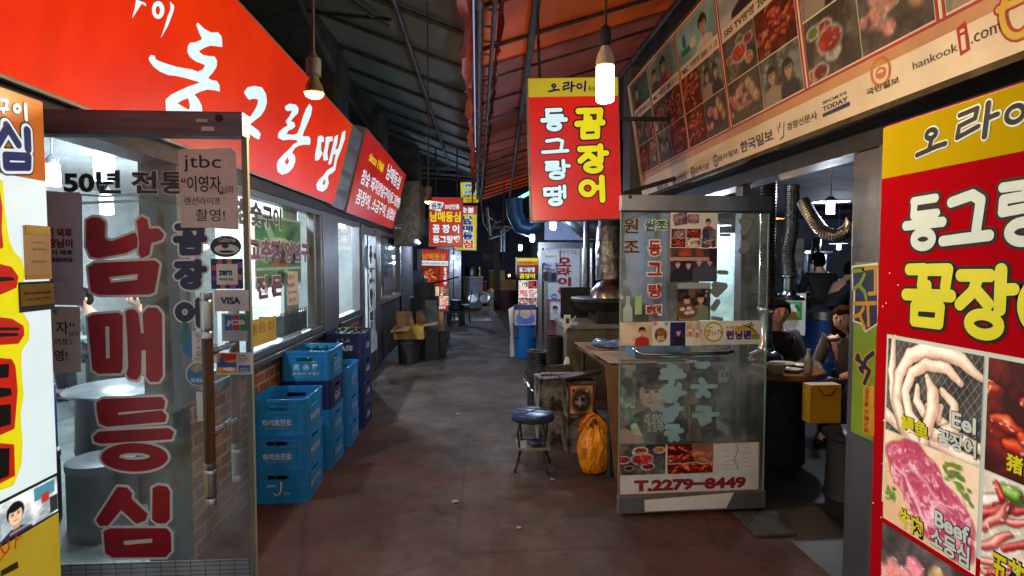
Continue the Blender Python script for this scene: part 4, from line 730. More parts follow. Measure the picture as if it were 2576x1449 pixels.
for ch, y0, y1 in (('꼼', 564, 640), ('장', 658, 726), ('어', 756, 818)): pbrush(b, FL, ch, (444, y1), (514, y0), NAVY, CREAM, .07, .002, 60, 1.5)
b.build('lettering', ld)
b = MB(); b.use(brick_mat('white_grid_film', '#b9bcb8', '#b0b3b0', '#4a4c4e', .044, .0135, 'XZ', .0012, 0, .5, 0)); b.slab(FL, -1.5, .121, -.701, .7, .001, .002); b.build('grid_film', ld)
# hand-written paper and stickers on the left door
pp = FL; b = MB(); b.use(PAPER); pts = PX(FL, [(453, 378), (520, 376), (584, 373), (597, 384), (601, 470), (604, 578), (540, 574), (460, 573), (456, 470)]); b.poly(FL, pts, .012); b.poly(FL, pts, .0105); b.use(INK)
for s_, l, r_, bo in (('jtbc', (468, 434), (560, 392), .0), ('“이영자', (462, 484), (560, 444), .01), ('님의', (563, 487), (590, 469), 0), ('”', (557, 492), (566, 482), .02), ('렌션라이프', (470, 516), (560, 497), -.002), ('촬영!', (498, 557), (570, 527), -.002)): ptxt(b, FL, s_, l, r_, INK, bold=bo, h=.0135)
b.build('taped_paper', ld)
b = MB(); b.use(mat('lavender_poster_paper', '#c8c0ca', '#b6aebb', 4, .7)); b.poly(FL, PX(FL, [(100, 483), (202, 484), (208, 492), (212, 768), (100, 766)]), .003)
RD = mat('dark_red_print', '#8a2028', '#741a22', 8, .6)
for s_, l, r_, m_ in (('고기 덕후', (100, 597), (184, 574), RD), ('사장님이', (100, 624), (185, 600), RD), ('고기 덕후', (115, 642), (186, 629), INK), ('만들고있어요', (100, 660), (186, 647), INK), ('사람답게 먹는 고기 그 이상의', (130, 700), (174, 696), GREYINK), ('철학을 담은 맛집 안내', (130, 708), (174, 704), GREYINK)): ptxt(b, FL, s_, l, r_, m_, bold=.045 if m_ is not GREYINK else .0, h=.0045)
b.build('poster', ld)
b = MB(); b.use(PAPER); b.poly(FL, PX(FL, [(110, 770), (203, 772), (206, 935), (112, 940)]), .003)
for s_, l, r_ in (('c', (137, 790), (149, 778)), ('자”', (143, 840), (190, 808)), ('님의', (177, 846), (200, 833)), ('이프〉', (140, 868), (184, 850)), ('영!', (140, 908), (172, 880))): ptxt(b, FL, s_, l, r_, INK, bold=.01, h=.0045)
b.build('taped_paper', ld, label='lower hand-written paper')
def oval(F, c_, rx, ry, m, parent, h=.003, texts=(), name='sticker', more=()):
    b = MB(); b.use(m); b.poly(F, PX(F, ellp(c_[0], c_[1], rx, ry)), h)
    for (x, y, ax, ay, mm) in more: h += .0005; b.use(mm); b.poly(F, PX(F, ellp(x, y, ax, ay, 18)), h)
    for s_, l, r_, mm, bo in texts: ptxt(b, F, s_, l, r_, mm, bold=bo, h=h + .0008)
    return b.build(name, parent)
GB = mat('soot_black_print', '#26262a', '#1c1c20', 8, .5)
oval(FL, (569, 620), 39, 27, GB, ld, texts=[('California', (552, 609), (594, 597), WHITE, .01)], more=[(571, 627, 31, 13, WHITE), (568, 618, 9, 7, GB), (571, 633, 19, 3.5, GB)])
def zx(b, h):
    for (x0, y0, x1, y1, cc) in ((548, 651, 560, 665, '#c83a80'), (572, 651, 584, 665, '#e0762c'), (534, 668, 548, 680, '#d8482c'), (598, 660, 610, 674, '#a83a90'), (598, 690, 610, 704, '#e0762c'), (534, 694, 548, 706, '#7a3a98'), (556, 714, 568, 727, '#e0762c'), (580, 714, 594, 727, '#c83a80')):
        b.use(mat('print_' + cc[1:], cc, None, 9, .5)); p = FL.uv(x0, y1); q_ = FL.uv(x1, y0); b.rect(FL, p[0], p[1], q_[0], q_[1], h)
    b.use(WHITE); p = FL.uv(547, 716); q_ = FL.uv(599, 664); b.rect(FL, p[0], p[1], q_[0], q_[1], h + .0006)
    ptxt(b, FL, 'zero', (552, 693), (586, 680), INK, bold=.04, h=h + .0012); ptxt(b, FL, '제로페이 서울', (553, 706), (588, 699), INK, bold=.02, h=h + .0012)
sticker(FL, (533, 727), (611, 651), NAVY, ld, extra=zx)
sticker(FL, (541, 783), (626, 729), WHITE, ld, texts=[('VISA', (556, 765), (606, 747), NAVY, .05)])
def jc(b, h):
    for i, cc in enumerate(('#1f5aa8', '#c02a3c', '#2a8a4a')): b.use(mat('print_' + cc[1:], cc, None, 9, .5)); p = FL.uv(567 + i * 19, 831); q_ = FL.uv(584 + i * 19, 793); b.rect(FL, p[0], p[1], q_[0], q_[1], h)
    ptxt(b, FL, 'JCB', (570, 820), (618, 804), WHITE, bold=.05, h=h + .0008)
sticker(FL, (560, 858), (622, 788), mat('pale_card_sticker', '#a9b5ae', '#98a49e', 6, .6), ld, extra=jc)
sticker(FL, (546, 942), (634, 886), WHITE, ld, texts=[('WARMLY', (600, 897), (622, 892), GREYINK, .02), ('WELCOMED', (600, 904), (626, 899), GREYINK, .02), ('IN KOREA', (600, 910), (621, 906), GREYINK, .02)])
c = Cv(40, 44, (226, 128, 50), 5); c.no(4, (200, 90, 40), (240, 170, 90), .7); c.el(.6, .1, .4, .25, (196, 50, 40)); c.re(0, .45, 1, .7, (60, 90, 150)); c.po([(.1, .3), (.25, .1), (.4, .35), (.4, .6), (.1, .6)], (50, 80, 140)); c.el(.6, .8, .3, .1, (240, 220, 200)); ppic(FL, (549, 938), (596, 889), c, ld, h=.004)
sticker(FL, (602, 937), (630, 918), mat('print_2a58a8', '#2a58a8', None, 9, .5), ld, h=.0045, texts=[('AMERICAN', (604, 929), (628, 924), WHITE, .02), ('EXPRESS', (604, 936), (628, 931), WHITE, .02)])
BLUEV = mat('print_2a7aa8', '#2a7aa8', '#1f6690', 9, .5)
oval(FL, (487, 866), 27, 33, BLUEV, ld, .0022); oval(FL, (499, 940), 31, 31, WHITE, ld, .0028, more=[(499, 941, 28, 28, BLUEV), (499, 926, 17, 10, mat('print_c8a070', '#c8a070', '#5a7a44', 60, .6))], texts=[('여세요', (482, 962), (514, 950), WHITE, .05)])
sticker(FL, (486, 910), (516, 833), WHITE, ld, .0048, texts=[(ch, (495, 850 + i * 15), (511, 838 + i * 15), GREYINK, .01) for i, ch in enumerate('당기시오')] + [('PULL', (491, 906), (514, 899), GREYINK, .01)])
b = MB(); BOT = mat('green_bottle_print', '#2f7a54', '#1f5c40', 20, .4); shape(b, FL, [wr(PX(FL, [(465, 812), (465, 826)]), .004), wr(PX(FL, [(464, 836), (463, 856)]), .0085)], [(.003, .002, BLUEV), (0, .003, BOT)], 30); b.build('sticker', ld)
b = MB(); b.use(WHITE); b.poly(FL, PX(FL, [(494, 985), (520, 985), (522, 1062), (508, 1058), (498, 1060)]), .002); b.build('taped_paper', ld, label='long narrow torn paper')
WOODH = mat('varnished_dark_wood', '#5a3416', '#341c0c', 5, .3, stretch=(8, 8, .7))
for yy, x0 in ((1.70, None), (1.885, None)):
    hx = atY(1.70, 525, 1000).x; zt_ = 1.62 - (735 - 655) / 1450 * 1.70; zb_ = 1.62 - (1262 - 655) / 1450 * 1.70; H = zt_ - zb_
    hp = MB(); hp.use(WOODH); hp.tube([(hx, yy, zb_ + .2 * H), (hx, yy, zt_ - .21 * H)], .0152, 16); hd_ = hp.build('handle', ld)
    b = MB(); b.use(STEEL)
    for za_, zz in ((zb_, zb_ + .2 * H), (zt_ - .21 * H, zt_)):
        n_ = [za_, za_ + .016, za_ + .02, za_ + .024, za_ + .03, zz - .03, zz - .024, zz - .02, zz - .016, zz]; b.tube([(hx, yy, z) for z in n_], [.0165, .0165, .0148, .0165, .0168, .0168, .0165, .0148, .0165, .0165], 18)
    b.build('end_cap', hd_)
    b = MB(); b.use(CHROME)
    for z in (zb_ + .33 * H, zb_ + .72 * H): b.tube([(hx, yy, z), (hx, YD + (-.008 if yy < YD else .008), z)], .009, 12); b.tube([(hx, yy + .02 * (1 if yy < YD else -1), z), (hx, yy + .05 * (1 if yy < YD else -1), z)], .0125, 12)
    b.build('mount', hd_)
# ================================================================== right glass door
FR = Frame((.891, 3.534, 0), (.939, .032, 0), (0, 0, 1)); WD = .962
RTOP = FR.uv(1540 + 60 * .3251, 833.3 + 1276 * .3251)[1]
rd = thing('glass_door', 'open right glass door with steel rails, photo posters and a telephone number board', 'door', (1.36, 3.55, .02))
b = MB(); b.use(DGLASS); b.slab(FR, .004, RTOP, WD, 1.925, -.012, -.002); b.build('pane', rd)
b = MB(); b.use(STEEL); b.slab(FR, -.004, 1.926, WD + .004, 2.022, -.035, .02); b.use(BLACK); b.slab(FR, -.004, 1.918, WD + .004, 1.9255, -.03, .018); b.tube([FR.P(.05, 2.008, .02), FR.P(.05, 2.008, .022)], .012, 10); b.build('top_rail', rd, bevel=.002)
b = MB(); b.use(mat('grey_kick_rail', '#6e6b68', '#565452', 4, .5, .25)); b.slab(FR, -.004, .02, WD + .004, RTOP, -.03, .018); b.use(CREAM); b.hexa([FR.P(.165, .03, .019), FR.P(.70, .03, .019), FR.P(.70, .03, .024), FR.P(.165, .03, .024), FR.P(.16, .105, .019), FR.P(.75, .13, .019), FR.P(.75, .13, .024), FR.P(.16, .105, .024)]); b.build('bottom_rail', rd, bevel=.002)
b = MB(); b.use(mat('greenish_glass_edge', '#7d9a92', '#5c7a74', 6, .3)); b.slab(FR, -.003, RTOP, .004, 1.918, -.013, -.001); b.slab(FR, WD - .004, RTOP, WD + .002, 1.918, -.013, -.001); b.build('edge_strip', rd)
E_ = lambda x, y: (1540 + x * .25, 507.2 + y * .25)
F_ = lambda x, y: (1540 + x * .3251, 833.3 + y * .3251)
b = MB(); GRN = mat('green_vinyl', '#17683a', '#12552e', 8, .45); AMB = mat('amber_edge_vinyl', '#c88c4a', '#a8733a', 8, .5); RDV = mat('scarlet_vinyl', '#a8141c', '#8c1016', 8, .45)
for ch, l, r_ in (('원', (112, 318), (262, 170)), ('조', (116, 512), (268, 395))): ptxt(b, FR, ch, E_(*l), E_(*r_), mat('dark_core_vinyl', '#1c2230', '#161a26', 8, .5), bold=.015, h=.001, out=AMB, obold=.045)
ptxt(b, FR, '원조', E_(325, 292), E_(552, 182), GRN, bold=.035, h=.001, out=CREAM, obold=.085)
for ch, l, r_ in (('동', (362, 545), (492, 390)), ('그', (352, 745), (500, 610)), ('랑', (362, 968), (506, 830)), ('땡', (346, 1185), (494, 1040))): ptxt(b, FR, ch, E_(*l), E_(*r_), RDV, bold=.035, h=.001, out=CREAM, obold=.09)
b.build('lettering', rd)
TEAL = mat('pale_frosted_vinyl', '#8fb0b2', '#7d9ea2', 5, .7)
b = MB()
FR_ST = {'고': [S((20, 20), (70, 22), w=9), S((45, 30), (50, 60), w=10), S((5, 75), (95, 70), w=10)], '추': [S((40, 10), (60, 14), w=10), S((15, 35), (80, 38), w=11), S((10, 68), (95, 60), w=10), S((50, 62), (48, 92), w=12)],
 '양': [ring(40, 30, 14, 16, 11), S((75, 8), (72, 60), w=10), S((8, 45), (95, 52), w=8), ring(45, 80, 16, 8, 11)], '념': [S((10, 30), (30, 40), (60, 34), w=10), S((72, 10), (70, 58), w=10), S((55, 25), (92, 30), w=8), S((30, 60), (60, 66), (52, 88), (30, 86), w=11)], '구': [S((25, 15), (70, 18), (62, 45), w=11), S((15, 55), (92, 40), w=9), S((35, 60), (40, 92), w=11), S((55, 64), (70, 90), w=11)],
 '꼼': [S((8, 30), (90, 34), w=8), S((30, 12), (75, 16), (60, 50), w=10), S((30, 70), (70, 72), (60, 92), (34, 90), w=11)], '숯': [S((40, 8), (50, 30), w=11), S((5, 42), (95, 42), w=8), S((50, 45), (30, 88), w=11), S((45, 62), (65, 88), w=11)], '불': [S((20, 10), (60, 16), (58, 30), w=11), S((4, 50), (95, 44), w=8), S((45, 48), (30, 70), (62, 74), (36, 92), w=11)]}
for ch, l, r_ in (('고', (350, 262), (565, 170)), ('추', (362, 402), (566, 258)), ('양', (352, 552), (572, 408)), ('념', (352, 702), (556, 556)), ('구', (392, 850), (552, 716)), ('꼼', (592, 284), (812, 176)), ('숯', (608, 512), (812, 366)), ('불', (626, 724), (826, 578))):
    a = FR.uv(*F_(*l)); c_ = FR.uv(*F_(*r_)); sx = (c_[0] - a[0]) / 100; sy = (c_[1] - a[1]) / 100
    shape(b, FR, [('s', [(a[0] + x * sx, c_[1] - y * sy, w * min(sx, sy) * 1.6) for x, y, w in st]) for st in FR_ST[ch]], [(0, .0006, TEAL)], 40)
GRY = mat('grey_adhesive_residue', '#7c8480', '#69716e', 6, .8)
def blob(pts, r, z=E_): shape(b, FR, [('s', [(*FR.uv(*z(*p)), r) for p in pts])], [(0, .0006, GRY)], 30)
blob([(1310, 200), (1380, 220), (1340, 270), (1320, 300)], .024); blob([(1320, 420), (1370, 430), (1340, 480), (1300, 495)], .02); blob([(1090, 335), (1180, 338)], .009); blob([(1075, 710), (1150, 715)], .014); blob([(1030, 840), (1130, 850), (1050, 930), (1020, 900)], .022); blob([(1060, 1010), (1020, 1070)], .02); blob([(1010, 1170), (1100, 1185)], .012)
WH2 = mat('white_bottle_cutout', '#aebab2', '#9aa69e', 6, .6)
shape(b, FR, [('p', [FR.uv(*E_(*p)) for p in [(140, 950), (178, 950), (180, 1030), (203, 1085), (203, 1208), (108, 1208), (112, 1085), (138, 1030)]])], [(0, .0006, WH2)], 40)
b.use(mat('lime_notice', '#a9c48a', '#94b076', 8, .6)); b.poly(FR, [FR.uv(*E_(*p)) for p in [(230, 945), (298, 943), (296, 1135), (228, 1138)]], .001); b.build('vinyl_cutout', rd)
def ep(l, r_, cv, label=None, z=E_, h=.003, **k): return ppic(FR, z(*l), z(*r_), cv, rd, h=h, label=label, **k)
c = Cv(120, 90, (206, 196, 190), 21); c.po([(.05, .1), (.34, .02), (.36, .34), (.09, .4)], (90, 60, 84)); c.no(9, (60, 40, 60), (170, 140, 150), .8, mask=c.mask(.21, .2, .15, .16)); c.re(.37, .08, .6, .32, (110, 70, 80)); c.no(9, (70, 40, 50), (190, 150, 150), .7, mask=c.mask(.48, .2, .12, .13))
face(c, .8, .29, .055, (200, 150, 130), (34, 26, 30), (170, 44, 50)); c.re(.68, .48, .96, .74, (70, 70, 84)); c.no(10, (44, 44, 56), (120, 120, 136), .9, mask=c.mask(.82, .6, .15, .13)); 
for i in range(3):
    for j in range(2):
        if (i, j) == (2, 0): continue
        x0, y0 = .03 + i * .315, .48 + j * .26; fc = [food_bowls, food_red, food_eel][(i + j) % 3](30, 24, 40 + i * 3 + j); xs = slice(int(x0 * 120), int(x0 * 120) + 36); ys = slice(int(y0 * 90), int(y0 * 90) + 22); H, W = c.a[ys, xs].shape[:2]; c.a[ys, xs] = fc.a[np.ix_(np.linspace(0, 23, H).astype(int), np.linspace(0, 29, W).astype(int))]
ep((582, 465), (1062, 102), c, 'white collage poster of dishes and diners')
c = people(110, 78, 9, 4, (52, 38, 56)); c.re(0, .0, 1, .26, (96, 40, 34)); c.no(8, (60, 60, 50), (190, 70, 40), .9, mask=(c.Y < .24) * (c.X < .82) * 1.0); c.re(0, .27, .9, .38, (176, 146, 132)); c.re(.83, 0, 1, .4, (50, 28, 34)); c.grain(8); ep((580, 806), (1056, 467), c, 'printed photo of four people under an awning', h=.004)
c = people(80, 90, 15, 2, (70, 52, 52)); c.re(0, .0, 1, .16, (150, 156, 160)); c.el(.28, .76, .34, .2, (120, 70, 48)); [c.el(x, y, .08, .05, (206, 196, 188)) for x, y in ((.16, .7), (.36, .68), (.3, .8), (.45, .78))]; c.grain(10); ep((650, 1196), (990, 815), c, 'printed photo of two people at a table', h=.0025)
ep((75, 1449), (397, 1212), face(Cv(64, 48, (206, 180, 152), 31).no(2, (176, 148, 118), (226, 204, 180), .6), .7, .4, .11, (214, 160, 130), (50, 30, 30), (176, 40, 40)), 'beige portrait panel')
b = MB(); b.use(WHITE); q1 = FR.uv(*E_(398, 1449)); q2 = FR.uv(*E_(1502, 1195)); b.slab(FR, q1[0], q1[1], q2[0], q2[1], .0005, .0025)
def op(c_, rx, ry, m, h): b.use(m); b.poly(FR, [FR.uv(*E_(*p)) for p in ellp(c_[0], c_[1], rx, ry)], h)
BRN = mat('brown_badge_print', '#6a2c14', '#54220e', 8, .5); YLW = mat('yellow_badge_print', '#c9a41c', '#b59218', 8, .5); PUR = mat('purple_logo_print', '#4a2470', '#3c1c5c', 8, .5)
op((487, 1340), 66, 76, AMB, .0032); op((487, 1340), 58, 66, BRN, .0038); ptxt(b, FR, '식신', E_(448, 1345), E_(525, 1290), AMB, bold=.03, h=.0046); ptxt(b, FR, '로드', E_(448, 1395), E_(525, 1350), CREAM, bold=.03, h=.0046)
op((430, 1228), 22, 20, mat('print_c87a9a', '#c87a9a', None, 8, .5), .0032); op((545, 1228), 20, 20, mat('print_7a9ac0', '#7a9ac0', None, 8, .5), .0032)
op((1018, 1310), 100, 104, YLW, .0032); op((1018, 1312), 80, 82, CREAM, .0038); ptxt(b, FR, '맛', E_(942, 1355), E_(988, 1280), RDV, bold=.02, h=.0046); ptxt(b, FR, '있는', E_(992, 1345), E_(1050, 1296), YLW, bold=.03, h=.0046); ptxt(b, FR, 'TV', E_(1054, 1340), E_(1108, 1290), PUR, bold=.02, h=.0046); ptxt(b, FR, '찾아라', E_(965, 1276), E_(1010, 1256), GRN, bold=.03, h=.0046)
b.use(YLW); b.poly(FR, [FR.uv(*E_(*p)) for p in [(1150, 1335), (1200, 1290), (1320, 1240), (1400, 1250), (1470, 1330), (1400, 1345), (1250, 1350)]], .0032)
ptxt(b, FR, '런닝맨', E_(1142, 1388), E_(1398, 1290), PUR, bold=.05, h=.0046, out=CREAM, obold=.09); ptxt(b, FR, '걷지말고 뛰어라', E_(1142, 1276), E_(1300, 1250), AMB, bold=.04, h=.004); b.use(GRN); b.poly(FR, [FR.uv(*E_(*p)) for p in [(1402, 1340), (1478, 1335), (1478, 1380), (1402, 1384)]], .0036); ptxt(b, FR, 'MAN', E_(1408, 1378), E_(1472, 1344), YLW, bold=.03, h=.0046)
shape(b, FR, [('s', [(*FR.uv(*E_(*p)), r) for p, r in l]) for l in ([((1398, 1218), .006), ((1396, 1218), .006)], [((1385, 1240), .0055), ((1375, 1262), .0045)], [((1375, 1262), .004), ((1420, 1290), .0035), ((1450, 1328), .003)], [((1372, 1262), .004), ((1345, 1250), .003), ((1315, 1240), .003)], [((1388, 1238), .003), ((1360, 1228), .0025), ((1350, 1245), .0025)], [((1390, 1238), .003), ((1412, 1250), .0025), ((1420, 1232), .0025)])], [(0, .0044, INK)], 60)
b.build('logo_strip', rd)
ep((578, 1449), (736, 1212), portrait(40, 60, 33, (34, 40, 96), (40, 24, 30), .55, .17), 'dark blue portrait panel', h=.0042); ep((738, 1449), (902, 1205), face(face(Cv(44, 60, (206, 178, 148), 35).no(4, (176, 140, 108), (228, 206, 180), .7), .26, .45, .15, (196, 140, 110), (224, 214, 200), (220, 210, 196)), .7, .5, .15, (196, 140, 110), (224, 214, 200), (214, 200, 180)), 'two cooks in white printed panel', h=.0042)
b = MB(); b.use(CHROME); b.tube([FR.P(*FR.uv(*F_(168, 128)), 0), FR.P(*FR.uv(*F_(172, 150)), .05), FR.P(*FR.uv(*F_(215, 168)), .06), FR.P(*FR.uv(*F_(540, 164)), .062), FR.P(*FR.uv(*F_(860, 155)), .06), FR.P(*FR.uv(*F_(900, 146)), .05), FR.P(*FR.uv(*F_(903, 130)), 0)], .0125, 12); b.build('handle', rd)
b = MB(); b.use(mat('orange_board_edge', '#b0622a', '#8c4c1e', 6, .6)); q1 = FR.uv(*F_(48, 1272)); q2 = FR.uv(*F_(1146, 850)); b.slab(FR, q1[0], q1[1], q2[0], q2[1], .0005, .002); b.use(WHITE); q1 = FR.uv(*F_(60, 1262)); q2 = FR.uv(*F_(1134, 858)); b.slab(FR, q1[0], q1[1], q2[0], q2[1], .002, .003)
ptxt(b, FR, 'T.2279−8449', F_(172, 1240), F_(1030, 1124), RDV, bold=.03, h=.004, out=INK, obold=.055); b.build('number_board', rd)
ep((60, 1114), (412, 870), food_bowls(90, 64, 5), 'printed photo of side dishes', F_, .004); ep((424, 1104), (780, 862), (lambda c: c.re(0, .62, 1, .66, (200, 180, 160)).re(.55, 0, 1, .6, (196, 160, 120), .55))(food_red(90, 64, 8, 1.1)), 'printed photo of red grilled eel', F_, .004)
c = Cv(70, 60, (214, 206, 198), 4); c.no(3, (206, 198, 190), (222, 216, 208), .6); r = random.Random(4)
for i in range(9): c.el(.5 + .04 * math.sin(i), .06 + i * .1, .022, .05, (110, 150, 176), .02, .8)
for i in range(12): x = r.choice((.2, .26, .62, .66)); y = .08 + i * .07; c.re(x, y, x + r.uniform(.1, .26), y + .02, (150, 110, 110), .6)
ep((788, 1098), (1126, 860), c, 'printed map', F_, .004)
# ================================================================== tall red standing sign, nearest on the right
FG = Frame((1.124, 0, 0), (0, -1, 0), (0, 0, 1))
rs = thing('standing_sign', 'tall nearest right lightbox sign, yellow head over red with food photo grid', 'sign', (1.19, 1.2, 0))
b = MB(); b.use(mat('scarlet_sign_casing', '#b81218', '#96101a', 6, .4)); b.box((1.128, .83, .06), (1.27, 1.556, 1.99)); b.use(BLACK); b.box((1.11, .86, 0), (1.3, .95, .058)); b.box((1.11, 1.45, 0), (1.3, 1.54, .058)); b.build('casing', rs, bevel=.004)
RSR = mat('glowing_red_print', '#c00c14', '#a40a18', 1.2, .4, 0, spec=0, emit=0.239); RSY = mat('glowing_yellow_print', '#d8b414', '#cca80e', 2, .4, 0, spec=0, emit=0.192)  # lightbox faces with a low glow in their own material
b = MB(); b.use(RSR); b.slab(FG, -1.55, .07, -.835, 1.844, -.0035, 0); b.use(RSY); b.slab(FG, -1.55, 1.845, -.835, 1.984, -.0035, 0); b.build('panel', rs)
RW_ = quiet(mat('lit_pale_green_white', '#dfe6d4', '#d2dac8', 6, .4, 0, spec=.15, emit=0.287)); RY = quiet(mat('lit_print_yellow', '#eae01a', '#dcd214', 6, .4, 0, spec=.15, emit=0.287)); RK = mat('print_black_outline', '#131316', '#1c1a1e', 6, .6, spec=.12); RBR = mat('print_dark_brown', '#2c1c1e', '#241618', 6, .6, spec=.12)
b = MB(); z8 = lambda x, y: (1857 + x * .7192, 407.6 + y * .7192)
def gu(x, y=700): return FG.uv(x, y)[0]
def row(chs, v0, v1, fill, out, grow, fat=1.0):
    for ch, x0, x1, dv in chs: brush(b, FG, ch, (gu(x0), v0 - dv, gu(x1), v1 - dv), fill, out, grow, .0015, 90, fat)
row((('동', 2271, 2375, 0), ('그', 2366, 2492, -.003), ('랑', 2497, 2650, -.004), ('땡', 2662, 2860, 0)), 1.643, 1.785, RW_, RK, .05, 1.15)
row((('꼼', 2278, 2400, 0), ('장', 2409, 2556, .008), ('어', 2566, 2740, .01)), 1.452, 1.612, RY, RK, .045, 1.1)
for ch, l, r_ in (('오', (2304, 400), (2387, 304)), ('라', (2399, 366), (2516, 248)), ('이', (2522, 340), (2640, 216))): pbrush(b, FG, ch, l, r_, RBR, RW_, .05, .0015, 80, 1.25)
zf2 = lambda x, y: (2192 + x * .4374, 815.2 + y * .4374)
e0 = FG.uv(2230.6, 1077.6); e1 = FG.uv(2478.6, 896); f0 = FG.uv(2223, 1300.7); f1 = FG.uv(2470, 1180); g1 = FG.uv(2220, 1311.7); cw = e1[0] - e0[0]; gap = .012; u2 = e1[0] + gap
b.use(RW_); b.slab(FG, e0[0] - .008, .95, u2 + cw + .012, e1[1] + .01, .0005, .0014); b.build('lettering', rs)
PB = pic_mat('lit_food_print', 0.269)
def cell(fn, u0, v0, u1, v1, seed, W=110): return picture(FG, (u0, v0, u1, v1), fn(W, int(W * (v1 - v0) / (u1 - u0)), seed), rs, h=.003, m=PB)
hc = f1[1] - f0[1]; vt3 = g1[1]
cell(food_eel, e0[0], e0[1], e1[0], e1[1], 11, 200); cell(food_beef, e0[0], f0[1], e1[0], f1[1], 12, 200); cell(food_dark, e0[0], vt3 - hc, e1[0], vt3, 13, 90)
cell(food_red, u2, e0[1], u2 + cw, e1[1], 14, 180); cell(food_belly, u2, f0[1], u2 + cw, f1[1], 15, 180); cell(food_bowls, u2, vt3 - hc, u2 + cw, vt3, 16, 60)
b = MB()
for s_, l, r_, m_, o_ in (('鳗鱼', (178, 604), (338, 573), RY, RK), ('Eel', (470, 592), (615, 545), RW_, NAVY), ('꼼장어', (390, 690), (616, 672), RW_, NAVY), ('牛肉', (167, 1156), (308, 1128), RY, RK), ('Beef', (372, 1158), (575, 1172), RW_, NAVY), ('소등심', (348, 1272), (576, 1286), RW_, NAVY), ('猪肉', (785, 838), (985, 806), RY, RK), ('五花肉', (700, 1478), (1000, 1448), RY, RK)):
    ptxt(b, FG, s_, zf2(*l), zf2(*r_), m_, bold=.03, h=.0036, out=o_, obold=.075)
b.build('caption', rs)
b = MB(); r = random.Random(2); b.use(CREAM)
for i in range(14): u = r.uniform(-1.545, -1.47); v = r.uniform(.7, 1.6); b.poly(FG, [(u + r.uniform(.001, .004) * math.cos(t), v + r.uniform(.001, .004) * math.sin(t)) for t in (0, 1.2, 2.4, 3.6, 4.8)], .001)
b.build('chipped_spots', rs)
# ================================================================== long tilted awning sign on the right
FW_ = Frame((1.62, 0, 2.24), (0, -1, 0), (-.16, 0, 1.06)); LAW = 1.075
aw = thing('awning_sign', 'long tilted cream board of television stills, food photos and newspaper names above the eatery', 'sign', (1.62, 3, 2.24))
BOARD = mat('aged_cream_board', '#dcc8ac', '#c2a98c', 1.3, .45); b = MB(); b.use(BOARD); b.slab(FW_, -5.6, 0, -.4, LAW, -.06, 0); b.build('board', aw)
b = MB(); b.use(mat('worn_bronze_trim', '#5a4a34', '#3c3020', 6, .8, 0, spec=.1)); b.slab(FW_, -5.61, -.025, -.39, -.001, -.08, .012); b.slab(FW_, -5.61, LAW + .001, -.39, LAW + .02, -.07, .006); b.build('trim', aw)
BO = [5.5, 4.96, 4.26, 3.55, 2.72, 1.92, 1.1]; REDL = mat('faded_red_line', '#a83226', '#8c281e', 6, .5); PEACH = mat('peach_band', '#c08a5e', '#a8764e', 3, .5)
b = MB(); b.use(REDL); b.slab(FW_, -5.5, .196, -.5, .208, .0005, .002); b.slab(FW_, -5.5, 1.048, -.5, 1.058, .0005, .002)
for y in BO: b.slab(FW_, -y - .022, .208, -y - .010, 1.048, .0005, .002); b.slab(FW_, -y + .006, .208, -y + .018, 1.048, .0005, .002)
b.use(PEACH); b.slab(FW_, -5.5, .15, -.5, .195, .0005, .0012)
z7 = lambda x, y: (1540 + x * .4023, y * .4023)
INKB = mat('faded_black_print', '#2a2420', '#38302a', 8, .5); ORG = mat('faded_orange_print', '#c4702c', '#a85e24', 8, .5)
def zz(s_, l, r_, m=INKB, bo=.02, **k): ptxt(b, FW_, s_, z7(*l), z7(*r_), m, bold=bo, h=.002, **k)
zz('매일경제', (285, 1195), (343, 1128), NAVY, .04); zz('중앙일보', (388, 1150), (465, 1075), GREYINK); zz('世界日報', (522, 1090), (610, 1012)); zz('동아일보', (667, 1010), (785, 922)); zz('한국일보', (808, 960), (1003, 800), INKB, .03); zz('경향신문사', (1098, 820), (1280, 690)); zz('국민일보', (1595, 602), (1795, 472), INKB, .03)
zz('SPORTS', (1318, 655), (1468, 567), NAVY, .035); zz('TODAY', (1320, 700), (1474, 600), INKB, .035); zz('hankook', (1885, 438), (2160, 262), INKB, .0); zz('.com', (2248, 276), (2430, 138), INKB, .0)
b.use(NAVY); b.poly(FW_, [FW_.uv(*z7(*p)) for p in [(1318, 712), (1488, 632), (1490, 660), (1320, 735)]], .002)
b.use(RDV); b.poly(FW_, [FW_.uv(*z7(*p)) for p in [(2155, 180), (2212, 128), (2240, 310), (2180, 352)]], .002); ptxt(b, FW_, 'i', z7(2190, 318), z7(2210, 172), BOARD, bold=.0, h=.0034)
for cx, cy, rr, m_ in ((1680, 448, .052, ORG), (385, 1128, .03, GREYINK), (505, 1078, .036, INKB), (648, 1005, .036, INKB)):
    u, v = FW_.uv(*z7(cx, cy)); shape(b, FW_, [('s', ring(u, v, rr, rr, .006))] + ([('s', ring(u, v - .005, .024, .018, .005)), ('s', [(u - .02, v - .01, .006), (u + .02, v - .01, .006)])] if m_ is ORG else [('s', [(u - rr * .6, v, .004), (u + rr * .6, v, .004)]), ('s', [(u, v - rr * .6, .004), (u, v + rr * .6, .004)])]), [(0, .002, m_)], 50)
u, v = FW_.uv(*z7(1060, 820)); shape(b, FW_, [('s', [(u - .02, v - .04, .004), (u + .015, v - .03, .004), (u + .035, v + .04, .004)])], [(0, .002, INKB)], 30); shape(b, FW_, [('s', [(u - .01, v + .02, .004), (u - .008, v + .045, .004)]), ('s', [(u - .03, v + .0, .004), (u - .03, v + .03, .004)])], [(0, .002, RDV)], 30)
